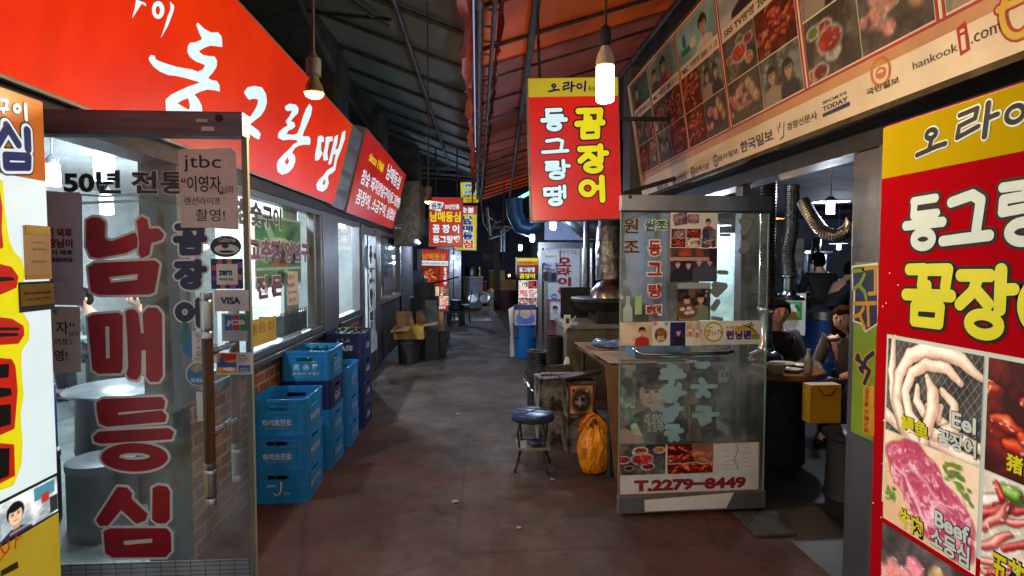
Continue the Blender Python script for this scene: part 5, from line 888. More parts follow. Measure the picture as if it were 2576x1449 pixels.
u, v = FW_.uv(*z7(2540, 70)); shape(b, FW_, [('s', ring(u, v, .05, .07, .01)), ('s', [(u - .06, v + .03, .01), (u + .06, v + .03, .01)])], [(.008, .002, RDV), (0, .003, YLW)], 40)
CAP = ['SBS TV방영 2003.12.18', 'MBC TV방영 2005.11.12', 'MBC TV방영 2005.11.13', 'SBS TV방영 2006.3.14', None, None]
for i in range(6):
    u0, u1 = -BO[i] + .024, -BO[i + 1] - .028
    if CAP[i]: txt(b, FW_, CAP[i], (u0 + .03, .735, u1 - .02, .782), INKB, .015, .002)
    else: txt(b, FW_, '꼬리 밑 창조', (u1 - .1, .55, u1 - .03, .62), RDV, .02, .0045)
b.build('lettering', aw)
PAW = pic_mat('sun_faded_print', 0, .35)
def fade(c, k=.25): c.a = c.a * (1 - k) * .85 + np.array((120, 98, 74)) * k; return c
for i in range(6):
    u0, u1 = -BO[i] + .024, -BO[i + 1] - .028; um = (u0 + u1) / 2; top = .70 if CAP[i] else 1.04
    vs = [.215, .462, .468, .715] if CAP[i] else [.215, .50, .507, .80, .807, 1.04]
    k = 0
    for (a0, a1) in ((u0, um - .004), (um + .004, u1)):
        for (b0, b1) in list(zip(vs[::2], vs[1::2])):
            fn = [food_red, food_bowls, food_dark, food_red, food_bowls][(i * 3 + k * 2 + i) % 5]; c = fn(44, 34, 60 + i * 7 + k)
            if (i + k) % 4 == 1: c = people(44, 34, 80 + i + k, 2, (86, 96, 92))
            picture(FW_, (a0, b0, a1, b1), fade(c), aw, h=.003, m=PAW); k += 1
    if CAP[i]:
        bgc, tp, n_ = [((60, 110, 100), (120, 40, 34), .3), ((110, 150, 140), (170, 40, 56), .55), ((130, 180, 180), (226, 220, 208), .7), ((190, 196, 190), (38, 40, 48), .4)][i]
        c = portrait(80, 40, 90 + i, bgc, tp, n_, .1)
        if i == 1: face(c, .2, .45, .075, top=(70, 74, 80)); c.el(.72, .86, .1, .1, (190, 120, 50))
        if i == 2: c.re(.08, .62, .42, .78, (30, 120, 70)); c.re(.34, .5, .5, .76, (226, 226, 206)); c.el(.2, .4, .05, .2, (46, 100, 150))
        if i == 3: face(c, .72, .5, .09, top=(190, 160, 90))
        picture(FW_, (u0, .80, u1, 1.04), fade(c, .1), aw, h=.003, m=PAW)
# ================================================================== hanging vertical sign
FV = Frame((0, 4.5, 0), (1, 0, .035), (0, 0, 1)); p0 = FV.uv(1340, 555); p1 = FV.uv(1554, 194)
vs_ = thing('hanging_sign', 'tall red hanging sign with yellow head, white and yellow brush columns, behind the corn bulb', 'sign', (.75, 4.5, 1.93))
b = MB(); b.use(SIGNCASE); b.slab(FV, p0[0] - .008, p0[1] - .008, p1[0] + .008, p1[1] + .008, -.15, -.004); b.build('casing', vs_, bevel=.004)
VR = mat('backlit_red_vertical', '#d8200e', '#a81c26', 1.7, .25, 0, emit=0.598, contrast=(.35, .7)); VY = mat('backlit_head_yellow', '#d6c22c', '#c4b028', 2, .3, 0, emit=0.439)
vh = FV.uv(1340, 244)[1]; b = MB(); b.use(VR); b.slab(FV, p0[0], p0[1], p1[0], vh - .001, -.0035, 0); b.use(VY); b.slab(FV, p0[0], vh, p1[0], p1[1], -.0035, 0); b.build('panel', vs_)
b = MB(); z5 = lambda x, y: (1177.5 + x * .3751, y * .3751)
for ch, x0, y0, x1, y1, m_ in (('동', 490, 722, 662, 882, LITCYAN), ('그', 494, 918, 672, 1038, LITCYAN), ('랑', 502, 1074, 680, 1208, LITCYAN), ('땡', 502, 1246, 662, 1384, LITCYAN), ('꼼', 728, 722, 904, 934, LITYEL), ('장', 740, 975, 928, 1162, LITYEL), ('어', 742, 1186, 930, 1350, LITYEL)): pbrush(b, FV, ch, z5(x0, y1), z5(x1, y0), m_, LITBLACK, .055, .002, 70, 1.25)
for ch, x0, y0, x1, y1 in (('오', 538, 556, 612, 622), ('라', 630, 548, 714, 616), ('이', 724, 545, 800, 612)): pbrush(b, FV, ch, z5(x0, y1), z5(x1, y0), NAVY, CREAM, .05, .002, 50, 1.3)
ptxt(b, FV, '등심', z5(806, 610), z5(850, 578), NAVY, bold=.02, h=.002); b.build('lettering', vs_)
b = MB(); b.use(PIPE); b.tube([FV.P(p1[0] + .01, 2.7, -.08), (1.6, 4.6, 2.75)], .018, 8); b.tube([FV.P(p1[0] + .01, 2.1, -.08), (1.6, 4.6, 2.28)], .018, 8); b.tube([FV.P(p0[0] + .1, p1[1] + .01, -.08), FV.P(p0[0] + .1, p1[1] + .6, -.08)], .012, 8); b.build('bracket', vs_)
# ================================================================== signs farther along
z3 = lambda x, y: (1032.6 + x * .3002, 434.8 + y * .3002)
F10 = Frame((0, 10.5, 0), (1, 0, -.01), (0, 0, 1)); a0 = F10.uv(*z3(158, 613)); a1 = F10.uv(*z3(434, 212))
h1 = thing('hanging_sign', 'red hanging lightbox in the distance reading 원조 50년전통 with yellow and white lines', 'sign', (-.6, 10.5, 1.85))
b = MB(); b.use(SIGNCASE); b.slab(F10, a0[0] - .015, a0[1] - .015, a1[0] + .015, a1[1] + .015, -.2, -.004); b.build('casing', h1)
b = MB(); b.use(LITRED2); b.slab(F10, *a0, *a1, -.0035, 0); b.build('panel', h1); b = MB()
b.use(LWH); b.poly(F10, [F10.uv(*z3(*p)) for p in [(170, 232), (282, 250), (252, 326), (156, 300)]], .002); ptxt(b, F10, '원조', z3(176, 306), z3(264, 252), LBLUE, bold=.03, h=.004)
ptxt(b, F10, '50년전통', z3(287, 304), z3(410, 264), LITCYAN, bold=.03); ptxt(b, F10, '남매등심', z3(164, 410), z3(420, 326), LITYEL, bold=.03); ptxt(b, F10, '꼼 장 어', z3(184, 503), z3(408, 434), LITCYAN, bold=.035); ptxt(b, F10, '동그랑땡', z3(188, 588), z3(412, 526), LITCYAN, bold=.035); b.build('lettering', h1)
b = MB(); b.use(PIPE); b.tube([F10.P(a0[0] + .1, a1[1], -.1), F10.P(a0[0] + .1, a1[1] + .9, -.1)], .015, 6); b.tube([F10.P(a1[0] - .1, a1[1], -.1), F10.P(a1[0] - .1, a1[1] + .9, -.1)], .015, 6); b.build('hanger', h1)
F12 = Frame((0, 12.4, 0), (1, 0, -.02), (0, 0, 1)); a0 = F12.uv(*z3(374, 644)); a1 = F12.uv(*z3(556, 282))
h2 = thing('hanging_sign', 'yellow hanging sign with navy and red letters half hidden behind the distant red lightbox', 'sign', (-.1, 12.4, 1.9))
b = MB(); b.use(SIGNCASE); b.slab(F12, a0[0] - .015, a0[1] - .015, a1[0] + .015, a1[1] + .015, -.16, -.004); b.build('casing', h2)
vm = F12.uv(*z3(450, 345))[1]; b = MB(); b.use(LITYELP); b.slab(F12, a0[0], a0[1], a1[0], vm - .001, -.0035, 0); b.use(LITRED2); b.slab(F12, a0[0], vm, a1[0], a1[1], -.0035, 0); b.build('panel', h2); b = MB()
ptxt(b, F12, '숯불', z3(420, 336), z3(532, 290), LITCYAN, bold=.03)
for ch, y0, y1, m_ in (('남', 360, 432, LITNAVY), ('매', 440, 492, LITNAVY), ('등', 500, 560, LITNAVY), ('심', 566, 628, LRED)): ptxt(b, F12, ch, z3(436, y1), z3(524, y0), m_, bold=.05, h=.002, out=LWH, obold=.09)
b.build('lettering', h2); b = MB(); b.use(PIPE); b.tube([F12.P(a1[0] - .1, a1[1], -.08), F12.P(a1[0] - .1, a1[1] + 1.2, -.08)], .015, 6); b.build('hanger', h2)
F18 = Frame((0, 19.5, 0), (1, 0, .03), (0, 0, 1)); h3 = thing('hanging_sign', 'small blue and yellow lit sign seen through the trusses at the far end', 'sign', (-.2, 19.5, 3.9))
a0 = F18.uv(*z3(424, 250)); a1 = F18.uv(*z3(562, 76)); b = MB(); b.use(SIGNCASE); b.slab(F18, a0[0], a0[1], a1[0], a1[1], -.2, -.004); b.build('casing', h3); b = MB(); b.use(LITYELP); b.slab(F18, *a0, *a1, -.0035, 0); b.build('panel', h3); b = MB()
LB2 = quiet(mat('backlit_pale_blue', '#9fd0ee', '#6fb0e0', 3, .4, 0, emit=0.718)); b.use(LB2); p = F18.uv(*z3(450, 122)); q_ = F18.uv(*z3(552, 88)); b.slab(F18, *p, *q_, .0005, .001); p = F18.uv(*z3(440, 174)); q_ = F18.uv(*z3(546, 144)); b.slab(F18, *p, *q_, .0005, .001); ptxt(b, F18, '남매등심', z3(456, 118), z3(546, 92), LITNAVY, bold=.04, h=.003); ptxt(b, F18, '꼼장어', z3(450, 170), z3(540, 148), LITNAVY, bold=.04, h=.003)
ptxt(b, F18, '숯불구이', z3(440, 205), z3(556, 184), LITNAVY, bold=.04, h=.003); ptxt(b, F18, '전문', z3(470, 244), z3(556, 218), LRED, bold=.04, h=.003); b.build('lettering', h3)
b = MB(); b.use(PIPE); b.tube([F18.P(a0[0] + .2, a1[1], -.1), F18.P(a0[0] + .2, a1[1] + 1.6, -.1)], .02, 6); b.build('hanger', h3)
# lit food sign standing in the middle distance on the left
FM = Frame((0, 12, 0), (1, 0, -.02), (0, 0, 1)); a0 = FM.uv(*z3(90, 1150)); a1 = FM.uv(*z3(318, 648)); m1 = thing('standing_sign', 'lit food sign with red head, kimchi and eel photos behind the cardboard boxes', 'sign', ((a0[0] + a1[0]) / 2, 12.1, 0))
b = MB(); b.use(SIGNCASE); b.slab(FM, a0[0] - .02, a0[1] - .02, a1[0] + .02, a1[1] + .02, -.16, -.004); b.use(BLACK); b.slab(FM, a0[0] + .05, 0, a0[0] + .12, a0[1] - .021, -.12, -.03); b.slab(FM, a1[0] - .12, 0, a1[0] - .05, a0[1] - .021, -.12, -.03); b.build('casing', m1)
b = MB(); b.use(LITRED2); b.slab(FM, *a0, *a1, -.0035, 0); p = FM.uv(*z3(88, 774)); q_ = FM.uv(*z3(318, 740)); b.use(LITWHITE); b.slab(FM, a0[0], p[1], a1[0], q_[1], .0005, .001); b.build('panel', m1); b = MB()
ptxt(b, FM, '남매등심', z3(98, 726), z3(292, 676), quiet(mat('lit_amber_letter', '#d8a428', '#c89420', 6, .4, 0, emit=0.479)), bold=.03); ptxt(b, FM, 'SBS맛대맛 KBS생생정보 SBS모닝', z3(92, 768), z3(308, 750), GREYINK, bold=.02)
for i, ch in enumerate('동그랑땡'): ptxt(b, FM, ch, z3(279, 828 + i * 40), z3(304, 794 + i * 40), LITCYAN, bold=.04, h=.003)
ptxt(b, FM, '꼼장어', z3(226, 1140), z3(292, 1116), LITCYAN, bold=.03, h=.003); b.build('lettering', m1)
PB2 = pic_mat('backlit_food_print', 0.63)
for fn, l, r_, sd, kk in ((food_red, (88, 950), (250, 780), 71, 0), (food_eel, (90, 1110), (240, 955), 72, 1), (food_bowls, (244, 1030), (318, 956), 73, 0), (food_belly, (244, 1110), (318, 1034), 74, 0)):
    c = fn(46, 44, sd)
    if kk: c = Cv(46, 44, (206, 190, 130), 3); c.no(4, (186, 166, 100), (226, 210, 160), .7); c.st([(x, y) for x, y, _ in ring(.5, .5, .28, .3, .1)], .1, (206, 150, 100), .04); c.st([(x, y) for x, y, _ in ring(.5, .5, .28, .3, .06)], .05, (240, 214, 170), .04)
    else: c.a = c.a * .9 + np.array((40, 26, 10)) * .8
    ppic(FM, z3(*l), z3(*r_), c, m1, m=PB2, h=.002)
# small lit standing sign on the right, past the steel-framed door
z4 = lambda x, y: (1268 + x * .3002, 543.4 + y * .3002)
FN = Frame(atY(10.2, 1297, 700), (1, .1, 0), (0, 0, 1)); a0 = FN.uv(*z4(116, 745)); a1 = FN.uv(*z4(282, 354)); n1 = thing('standing_sign', 'small lit copy of the red and yellow food sign behind the blue bin', 'sign', (.82, 10.3, 0))
b = MB(); b.use(mat('scarlet_sign_casing', '#b81218')); b.slab(FN, a0[0] - .02, .06, a1[0] + .015, a1[1] + .015, -.14, -.004); b.use(BLACK); b.slab(FN, a0[0], 0, a0[0] + .08, .058, -.13, -.01); b.slab(FN, a1[0] - .08, 0, a1[0], .058, -.13, -.01); b.build('casing', n1)
vh = FN.uv(*z4(190, 412))[1]; b = MB(); b.use(LITRED2); b.slab(FN, a0[0] - .012, .3, a1[0] + .01, vh - .001, -.0035, 0); b.use(mat('backlit_lemon_head', '#d8d41c', '#ccc818', 3, .3, 0, emit=0.559)); b.slab(FN, a0[0] - .012, vh, a1[0] + .01, a1[1], -.0035, 0); b.build('panel', n1); b = MB()
ptxt(b, FN, '오라이', z4(124, 400), z4(218, 374), NAVY, bold=.0, h=.002); ptxt(b, FN, '등심', z4(220, 398), z4(244, 384), NAVY, bold=.02, h=.002)
ptxt(b, FN, '동그랑땡', z4(128, 470), z4(256, 430), LITCYAN, bold=.02, h=.002); ptxt(b, FN, '꼼장어', z4(130, 525), z4(258, 482), LITYEL, bold=.03, h=.002); b.use(LWH); p = FN.uv(*z4(122, 760)); q_ = FN.uv(*z4(278, 538)); b.slab(FN, *p, *q_, .0005, .001); b.build('lettering', n1)
for i, fn in enumerate((food_eel, food_red, food_beef, food_belly, food_dark, food_bowls)):
    x0 = 125 + (i % 2) * 77; y0 = 542 + (i // 2) * 71; ppic(FN, z4(x0, y0 + 67), z4(x0 + 73, y0), fn(26, 24, 11 + i), n1, m=PB2, h=.003)
# ================================================================== lamps
def lit(name, col, e): return mat(name, col, col, 5, .4, 0, emit=e)
CORN = lit('warm_white_led', '#fff0c8', 5); SPOT = lit('warm_reflector_glow', '#ffd98a', 6); COOL = lit('cool_white_lamp', '#e2eeff', 5); COOLS = lit('cool_white_bulb', '#c4dcff', 5); WARMB = lit('warm_small_bulb', '#ffc890', 4)
def glow(parent, p, watts, col, rad=.03):        # the lamp's own light, just under its glowing face
    l = bpy.data.lights.new('lamp_light', 'POINT'); l.energy = watts; l.color = lin(col); l.shadow_soft_size = rad; o = bpy.data.objects.new('lamp_light', l); COL.objects.link(o); o.parent = parent; o.location = Vector(p) - base_of(parent)
def bulb_pos(Y, x, y): return atY(Y, x, y)
# corn bulb
p = bulb_pos(2.0, 1522, 215); t = thing('corn_bulb_lamp', 'bright white cylindrical corn bulb hanging on a cord before the tall red sign', 'lamp', p + Vector((0, 0, -.05)))
r0 = .031; z0 = p.z - .052; b = MB(); b.use(CORN)
for i in range(10):
    a = i * .6283; b.beam((p.x + .0285 * math.cos(a), p.y + .0285 * math.sin(a), z0 + .004), (p.x + .0285 * math.cos(a), p.y + .0285 * math.sin(a), z0 + .115), .013, .004, (math.cos(a), math.sin(a), 0))
b.lathe([(.026, 0), (.031, .004), (.031, .006)], (p.x, p.y, z0 - .004), 20); b.build('led_column', t)
b = MB(); b.use(mat('white_lamp_body', '#c8bda8', '#aca08c', 8, .4)); b.lathe([(.02, .0), (.024, .003), (.024, .115), (.02, .118)], (p.x, p.y, z0), 16); b.lathe([(.032, 0), (.032, .018), (.026, .04), (.017, .058), (.014, .066)], (p.x, p.y, z0 + .118), 20); b.build('bulb_body', t)
b = MB(); b.use(BLACK); b.lathe([(.012, 0), (.02, .004), (.021, .05), (.016, .062), (.006, .072)], (p.x, p.y, z0 + .186), 16); b.build('socket', t)
b = MB(); b.use(CORD); b.tube([(p.x, p.y, z0 + .25), (p.x + .004, p.y, z0 + .6), (p.x - .002, p.y, zr(p.x) - .02)], .005, 6); b.build('cord', t)
glow(t, (p.x, p.y, z0 - .045), 40, '#fff0cc')
def spot(Y, x, y, label, e=1):
    p = bulb_pos(Y, x, y); t = thing('reflector_lamp', label, 'lamp', p, 'warm reflector lamps on cords')
    b = MB(); b.use(SPOT); b.lathe([(.0001, -.014), (.014, -.0125), (.025, -.007), (.031, .003)], p, 20); b.build('lens', t)
    glow(t, p + Vector((0, 0, -.055)), 22, '#ffdc9c')
    b = MB(); b.use(mat('aluminised_reflector', '#8a7a5c', '#6a5c44', 9, .35, .6)); b.lathe([(.0315, .002), (.034, .006), (.026, .034), (.017, .05), (.016, .062)], p, 22); b.build('reflector', t)
    b = MB(); b.use(mat('grey_lamp_socket', '#5c524a', '#433b35', 9, .6)); b.lathe([(.017, .06), (.024, .063), (.025, .115), (.012, .128), (.006, .14)], p, 16); b.build('socket', t)
    b = MB(); b.use(CORD); b.tube([p + Vector((0, 0, .135)), p + Vector((.003, 0, .6)), Vector((p.x, p.y, zl(p.x) - .02))], .006, 6); b.build('cord', t)
spot(2.0, 790, 238, 'warm reflector lamp on a cord in front of the huge red fascia'); spot(4.6, 1078, 508, 'small warm reflector lamp glowing beside the distant red hanging lightbox')
def small_bulb(Y, x, y, label, zt=3.4, k=1.0):
    p = bulb_pos(Y, x, y); t = thing('capsule_bulb', label, 'lamp', p + Vector((0, 0, -.07 * k)), 'cold white capsule bulbs')
    b = MB(); b.use(COOLS); b.lathe([(.0001, -.07), (.022, -.062), (.032, -.045), (.032, .035), (.026, .05)], p, 14, True, k, k); b.build('globe', t)
    glow(t, p + Vector((0, 0, -.12 * k)), 22 * k * k, '#c4dcff')
    b = MB(); b.use(BLACK); b.lathe([(.022, .05), (.02, .1), (.006, .12)], p, 10, True, k, k); b.tube([p + Vector((0, 0, .11)), p + Vector((0, 0, zt - p.z))], .006, 6); b.build('socket', t)
small_bulb(6.9, 1391, 565, 'cold white capsule bulb under the tall red hanging sign', 3.3, 1.25); small_bulb(8.6, 1339, 598, 'cold white capsule bulb under the curved blue duct', 2.3, 1.2); small_bulb(11.2, 1309, 622, 'smallest cold white capsule bulb right of the alley far back', 3, 1.15)
small_bulb(13.2, 1072, 606, 'cold white capsule bulb beside the left edge of the distant red lightbox', 3.2, 1.4); small_bulb(17.0, 1141, 646, 'cold white bulb in front of the narrow far metal door', 3.2, 1.5)
b = MB(); b.use(lit('teal_strip_light', '#7fe8d8', 2.2)); q0 = bulb_pos(12, 1304, 500); q1 = bulb_pos(11.4, 1338, 482); b.beam(q0, q1, .05, .05); solo(b, 'strip_light', 'slanted teal strip light beside the left edge of the tall hanging sign', 'strip light')
# ================================================================== crates
def rounded(w, d, r, hw, hd):                   # outline points (counter-clockwise) with the hand-hole edges marked
    pts = []; x, y = w / 2, d / 2
    def arc(cx, cy, a0): return [(cx + r * math.cos(a0 + t * math.pi / 8), cy + r * math.sin(a0 + t * math.pi / 8), 0) for t in range(5)]
    pts += [(-hw, -y, 1), (hw, -y, 0)] + arc(x - r, -y + r, -math.pi / 2) + [(x, -hd, 1), (x, hd, 0)] + arc(x - r, y - r, 0) + [(hw, y, 1), (-hw, y, 0)] + arc(-x + r, y - r, math.pi / 2) + [(-x, hd, 1), (-x, -hd, 0)] + arc(-x + r, -y + r, math.pi)
    return pts
def crate_body(c, w, d, h):
    b = MB(); A = rounded(w, d, .035, .068, .075); B = rounded(w - .026, d - .026, .024, .068, .075); n = len(A); P = lambda q, z: (c[0] + q[0], c[1] + q[1], c[2] + z)
    def ringq(Q, za, zb_, flip, hole): 
        for i in range(n):
            if hole and Q[i][2]: continue
            j = (i + 1) % n; f = [P(Q[i], za), P(Q[j], za), P(Q[j], zb_), P(Q[i], zb_)]; b.add(f[::-1] if flip else f, [(0, 1, 2, 3)])
    z1, z2 = h * .66, h * .80
    for za, zb_, ho in ((0, z1, False), (z1, z2, True), (z2, h, False)): ringq(A, za, zb_, False, ho); ringq(B, max(za, .012), zb_, True, ho)
    for i in range(n):
        j = (i + 1) % n; b.add([P(A[i], h), P(A[j], h), P(B[j], h), P(B[i], h)], [(0, 1, 2, 3)])
        if A[i][2]:
            for z, fl in ((z1, 0), (z2, 1)): f = [P(A[i], z), P(A[j], z), P(B[j], z), P(B[i], z)]; b.add(f[::-1] if fl else f, [(0, 1, 2, 3)])
            for k in (i, j): b.add([P(A[k], z1), P(B[k], z1), P(B[k], z2), P(A[k], z2)], [(0, 1, 2, 3)])
    b.add([P(q, .012) for q in B], [tuple(range(n))]); b.add([P(q, 0) for q in A], [tuple(range(n))[::-1]])
    for za, zb_, e in ((h - .02, h - .001, .004), (h - .052, h - .044, .003), (.0, .016, .002)):      # proud rims
        C1 = rounded(w + 2 * e, d + 2 * e, .037, .068, .075); ringq(C1, za, zb_, False, False)
        for i in range(n):
            j = (i + 1) % n; b.add([P(C1[i], zb_), P(C1[j], zb_), P(A[j], zb_), P(A[i], zb_)], [(0, 1, 2, 3)]); b.add([P(A[i], za), P(A[j], za), P(C1[j], za), P(C1[i], za)], [(0, 1, 2, 3)])
    for x in (-w * .32, w * .32): b.box((c[0] + x - .004, c[1] - d / 2 - .003, c[2] + .018), (c[0] + x + .004, c[1] - d / 2 + .001, c[2] + h * .77))
    for x in (-w * .2, w * .2, 0): b.box((c[0] + x - .003, c[1] - d / 2 - .002, c[2] + .018), (c[0] + x + .003, c[1] - d / 2 + .001, c[2] + h * .2))
    b.box((c[0] - w * .38, c[1] - d / 2 - .0025, c[2] + h * .6), (c[0] + w * .38, c[1] - d / 2 + .001, c[2] + h * .625)); b.box((c[0] + w / 2 - .001, c[1] - d * .38, c[2] + h * .6), (c[0] + w / 2 + .0025, c[1] + d * .38, c[2] + h * .625))
    for y in (-d * .33, d * .33): b.box((c[0] + w / 2 - .001, c[1] + y - .004, c[2] + .018), (c[0] + w / 2 + .003, c[1] + y + .004, c[2] + h * .77))
    return b
CB = mat('scuffed_sky_blue_plastic', '#0f76b6', '#0c5e96', 4, .45, bump=.03, r2=1); CN = mat('scuffed_navy_plastic', '#10215c', '#0b1744', 4, .45, bump=.03); CP = mat('silver_crate_print', '#b8c4cc', '#8e9ca8', 18, .6)
CH = .24
def crate(cx, y0, z, kind, m, label, w=.375, d=.435):
    c = (cx, y0 + d / 2, z); t = thing('bottle_crate', label, 'bottle crate', c, 'stacked bottle crates along the brick wall'); crate_body(c, w, d, CH).build('crate_body', t, m)
    Ff = Frame((cx, y0 - .0005, z), (1, 0, 0), (0, 0, 1)); Fs = Frame((cx + w / 2 + .0005, y0 + d / 2, z), (0, 1, 0), (0, 0, 1)); b = MB()
    if kind == '하이트진로':
        for F, s in ((Ff, .095), (Fs, .11)): txt(b, F, '하이트진로', (-s, .062, s, .108), CP, .03, .001); txt(b, F, '재사용을 위한 공병 회수상자', (-s * .8, .045, s * .8, .052), CP, .0, .001)
    elif kind == 'J':
        txt(b, Ff, 'JINRO', (-.075, .105, -.01, .125), CP, .02, .001); shape(b, Ff, [('s', [(.022, .145, .007), (.02, .09, .005), (.008, .06, .004), (-.018, .055, .0035), (-.03, .075, .002)])], [(0, .001, CP)], 40); txt(b, Ff, '진로', (.035, .055, .075, .075), CP, .01, .001)
        txt(b, Fs, 'JINRO', (-.06, .062, .125, .115), CP, .0, .001); shape(b, Fs, [('s', ring(-.1, .085, .02, .02, .0025)), ('s', [(-.11, .08, .004), (-.1, .095, .004), (-.09, .08, .004)])], [(0, .001, CP)], 30)
    elif kind == 'JH':
        txt(b, Fs, '하이트진로', (-.05, .07, .12, .11), CP, .025, .001); shape(b, Fs, [('s', [(-.08, .13, .007), (-.085, .08, .005), (-.105, .062, .004), (-.118, .075, .003)])], [(0, .001, CP)], 30); txt(b, Ff, '하이트진로', (-.095, .062, .095, .108), CP, .03, .001)
    elif kind == 'SOJU':
        for F, s in ((Ff, .1), (Fs, .1)):
            txt(b, F, 'JINRO SOJU', (-s, .052, s, .078), CP, .015, .001); txt(b, F, '眞', (-s * .92, .09, -s * .45, .142), CP, .02, .001); txt(b, F, '露', (s * .5, .09, s * .97, .142), CP, .02, .001); shape(b, F, [('s', ring(.005, .116, .02, .02, .0025)), ('s', [(-.006, .108, .005), (.005, .125, .005), (.016, .108, .005)])], [(0, .001, CP)], 30); txt(b, F, 'A TRADITION OF TASTE', (-s * .85, .036, s * .85, .043), CP, .0, .001)
    elif kind == 'BUD':
        shape(b, Fs, [('s', [(-.07, .12, .003), (0, .105, .003), (.07, .12, .003), (.07, .05, .003), (0, .065, .003), (-.07, .05, .003), (-.07, .12, .003)])], [(0, .001, CP)], 40); txt(b, Fs, 'Budweiser', (-.085, .072, .085, .1), CP, .02, .0016); txt(b, Ff, 'Budweiser', (-.1, .07, .1, .1), CP, .02, .001)
    else:
        for F in (Ff, Fs): txt(b, F, 'CASS', (-.085, .07, .085, .12), CP, .04, .001, skew=.15)
    b.build('lettering', t); return t
PZ = .2285
X1 = -1.328
crate(X1, 3.86, 0, 'J', CB, 'sky blue crate printed with a large curved J, at the bottom of the nearest stack'); crate(X1, 3.86, PZ, '하이트진로', CB, 'sky blue crate in the middle of the nearest stack, front hand-hole showing dark bottles'); crate(X1, 3.865, 2 * PZ, '하이트진로', CB, 'open empty sky blue crate on top of the nearest stack')
X2 = -1.313
crate(X2, 4.46, 0, 'JH', CB, 'sky blue crate on the floor, bottom of the second stack'); crate(X2, 4.46, PZ, '하이트진로', CB, 'sky blue crate second from the bottom in the second stack'); crate(X2, 4.46, 2 * PZ, 'BUD', CN, 'single navy crate in the second stack, under the JINRO SOJU crate'); crate(X2, 4.465, 3 * PZ, 'SOJU', CB, 'sky blue crate printed JINRO SOJU on top of the second stack')
X3 = -1.295
crate(X3, 5.0, 0, 'JH', CB, 'sky blue crate on the floor, bottom of the third stack'); crate(X3, 5.0, PZ, 'JH', CB, 'sky blue crate in the middle of the third stack'); crate(X3, 5.0, 2 * PZ, 'SOJU', CB, 'sky blue crate with silver emblems on top of the third stack')
X4 = -1.275
for k, s_ in enumerate(('bottom navy crate of the farthest stack, on the floor', 'second navy crate from the floor in the farthest stack', 'third navy crate from the floor in the farthest stack', 'navy crate full of bottles on top of the farthest stack')): crate(X4, 5.55, k * PZ, 'CASS', CN, s_)
GBOT = mat('green_bottle_glass', '#1f5a34', '#123c22', 10, .12); CBOT = mat('clear_bottle_glass', '#9aa8a0', '#76847c', 10, .15); BBOT = mat('brown_bottle_glass', '#3a1c0c', '#241208', 10, .12)
def bottle(x, y, z, m, label, group, h=.215):
    b = MB(); b.use(m); b.lathe([(.028, 0), (.032, .006), (.032, .1), (.028, .125), (.014, .155), (.0125, .2), (.0145, .203), (.0145, h)], (x, y, z), 10); return solo(b, 'bottle', label, 'bottle', group)
r = random.Random(12)
for x, y in ((0, .04), (.07, .04), (.07, .11), (.0, .11), (-.07, .1), (.13, .1), (.1, -.03), (-.02, .16), (.06, .17)): bottle(X2 + x, 4.68 + y, 3 * PZ + .014, GBOT, 'empty green bottle standing in the JINRO SOJU crate', 'green bottles in the JINRO SOJU crate')
for i in range(4):
    for j in range(5): bottle(X4 - .12 + i * .08, 5.6 + j * .085, 3 * PZ + .014, GBOT if (i + j) % 2 else CBOT, ['empty clear bottle in the topmost navy crate', 'empty green bottle in the topmost navy crate'][(i + j) % 2], ['clear bottles in the topmost navy crate', 'green bottles in the topmost navy crate'][(i + j) % 2], .222)
for i in range(3): bottle(X3 - .02 + i * .07, 5.15 + .07 * (i % 2), 2 * PZ + .014, GBOT, 'empty green bottle in the top crate of the third stack', 'green bottles in the third stack')
pb = {}
for (cx, y0, z, m_, lb, gp) in ((X1, 3.86, 0, BBOT, 'brown bottle inside the bottom crate of the nearest stack', 'bottles in the bottom nearest crate'), (X1, 3.86, PZ, BBOT, 'brown bottle seen through the holes of the middle crate of the nearest stack', 'bottles in the middle nearest crate'), (X2, 4.46, 0, BBOT, 'brown bottle in the bottom crate of the second stack', 'bottles in the second stack floor crate'), (X2, 4.46, PZ, BBOT, 'brown bottle in the second crate of the second stack', 'bottles in the second stack second crate'), (X2, 4.46, 2 * PZ, BBOT, 'brown bottle in the lone navy crate of the second stack', 'bottles in the lone navy crate'), (X3, 5.0, 0, BBOT, 'brown bottle in the floor crate of the third stack', 'bottles in the third stack floor crate'), (X3, 5.0, PZ, BBOT, 'brown bottle in the middle crate of the third stack', 'bottles in the third stack middle crate'), (X4, 5.55, PZ, BBOT, 'brown bottle in the second navy crate of the farthest stack', 'bottles in the second farthest crate'), (X4, 5.55, 2 * PZ, BBOT, 'brown bottle in the third navy crate of the farthest stack', 'bottles in the third farthest crate')):
    spots = [(.125, .06 + .08 * j) for j in range(4)] + [(.125 - .08 * i, .06) for i in range(1, 4)]
    for x, y in spots:
        if m_ not in pb: pb[m_] = o = bottle(0, 0, 0, m_, lb, gp)
        else: o = pb[m_].copy(); COL.objects.link(o)
        o.location = (cx + x, y0 + y, z + .014); o['label'] = lb; o['group'] = gp
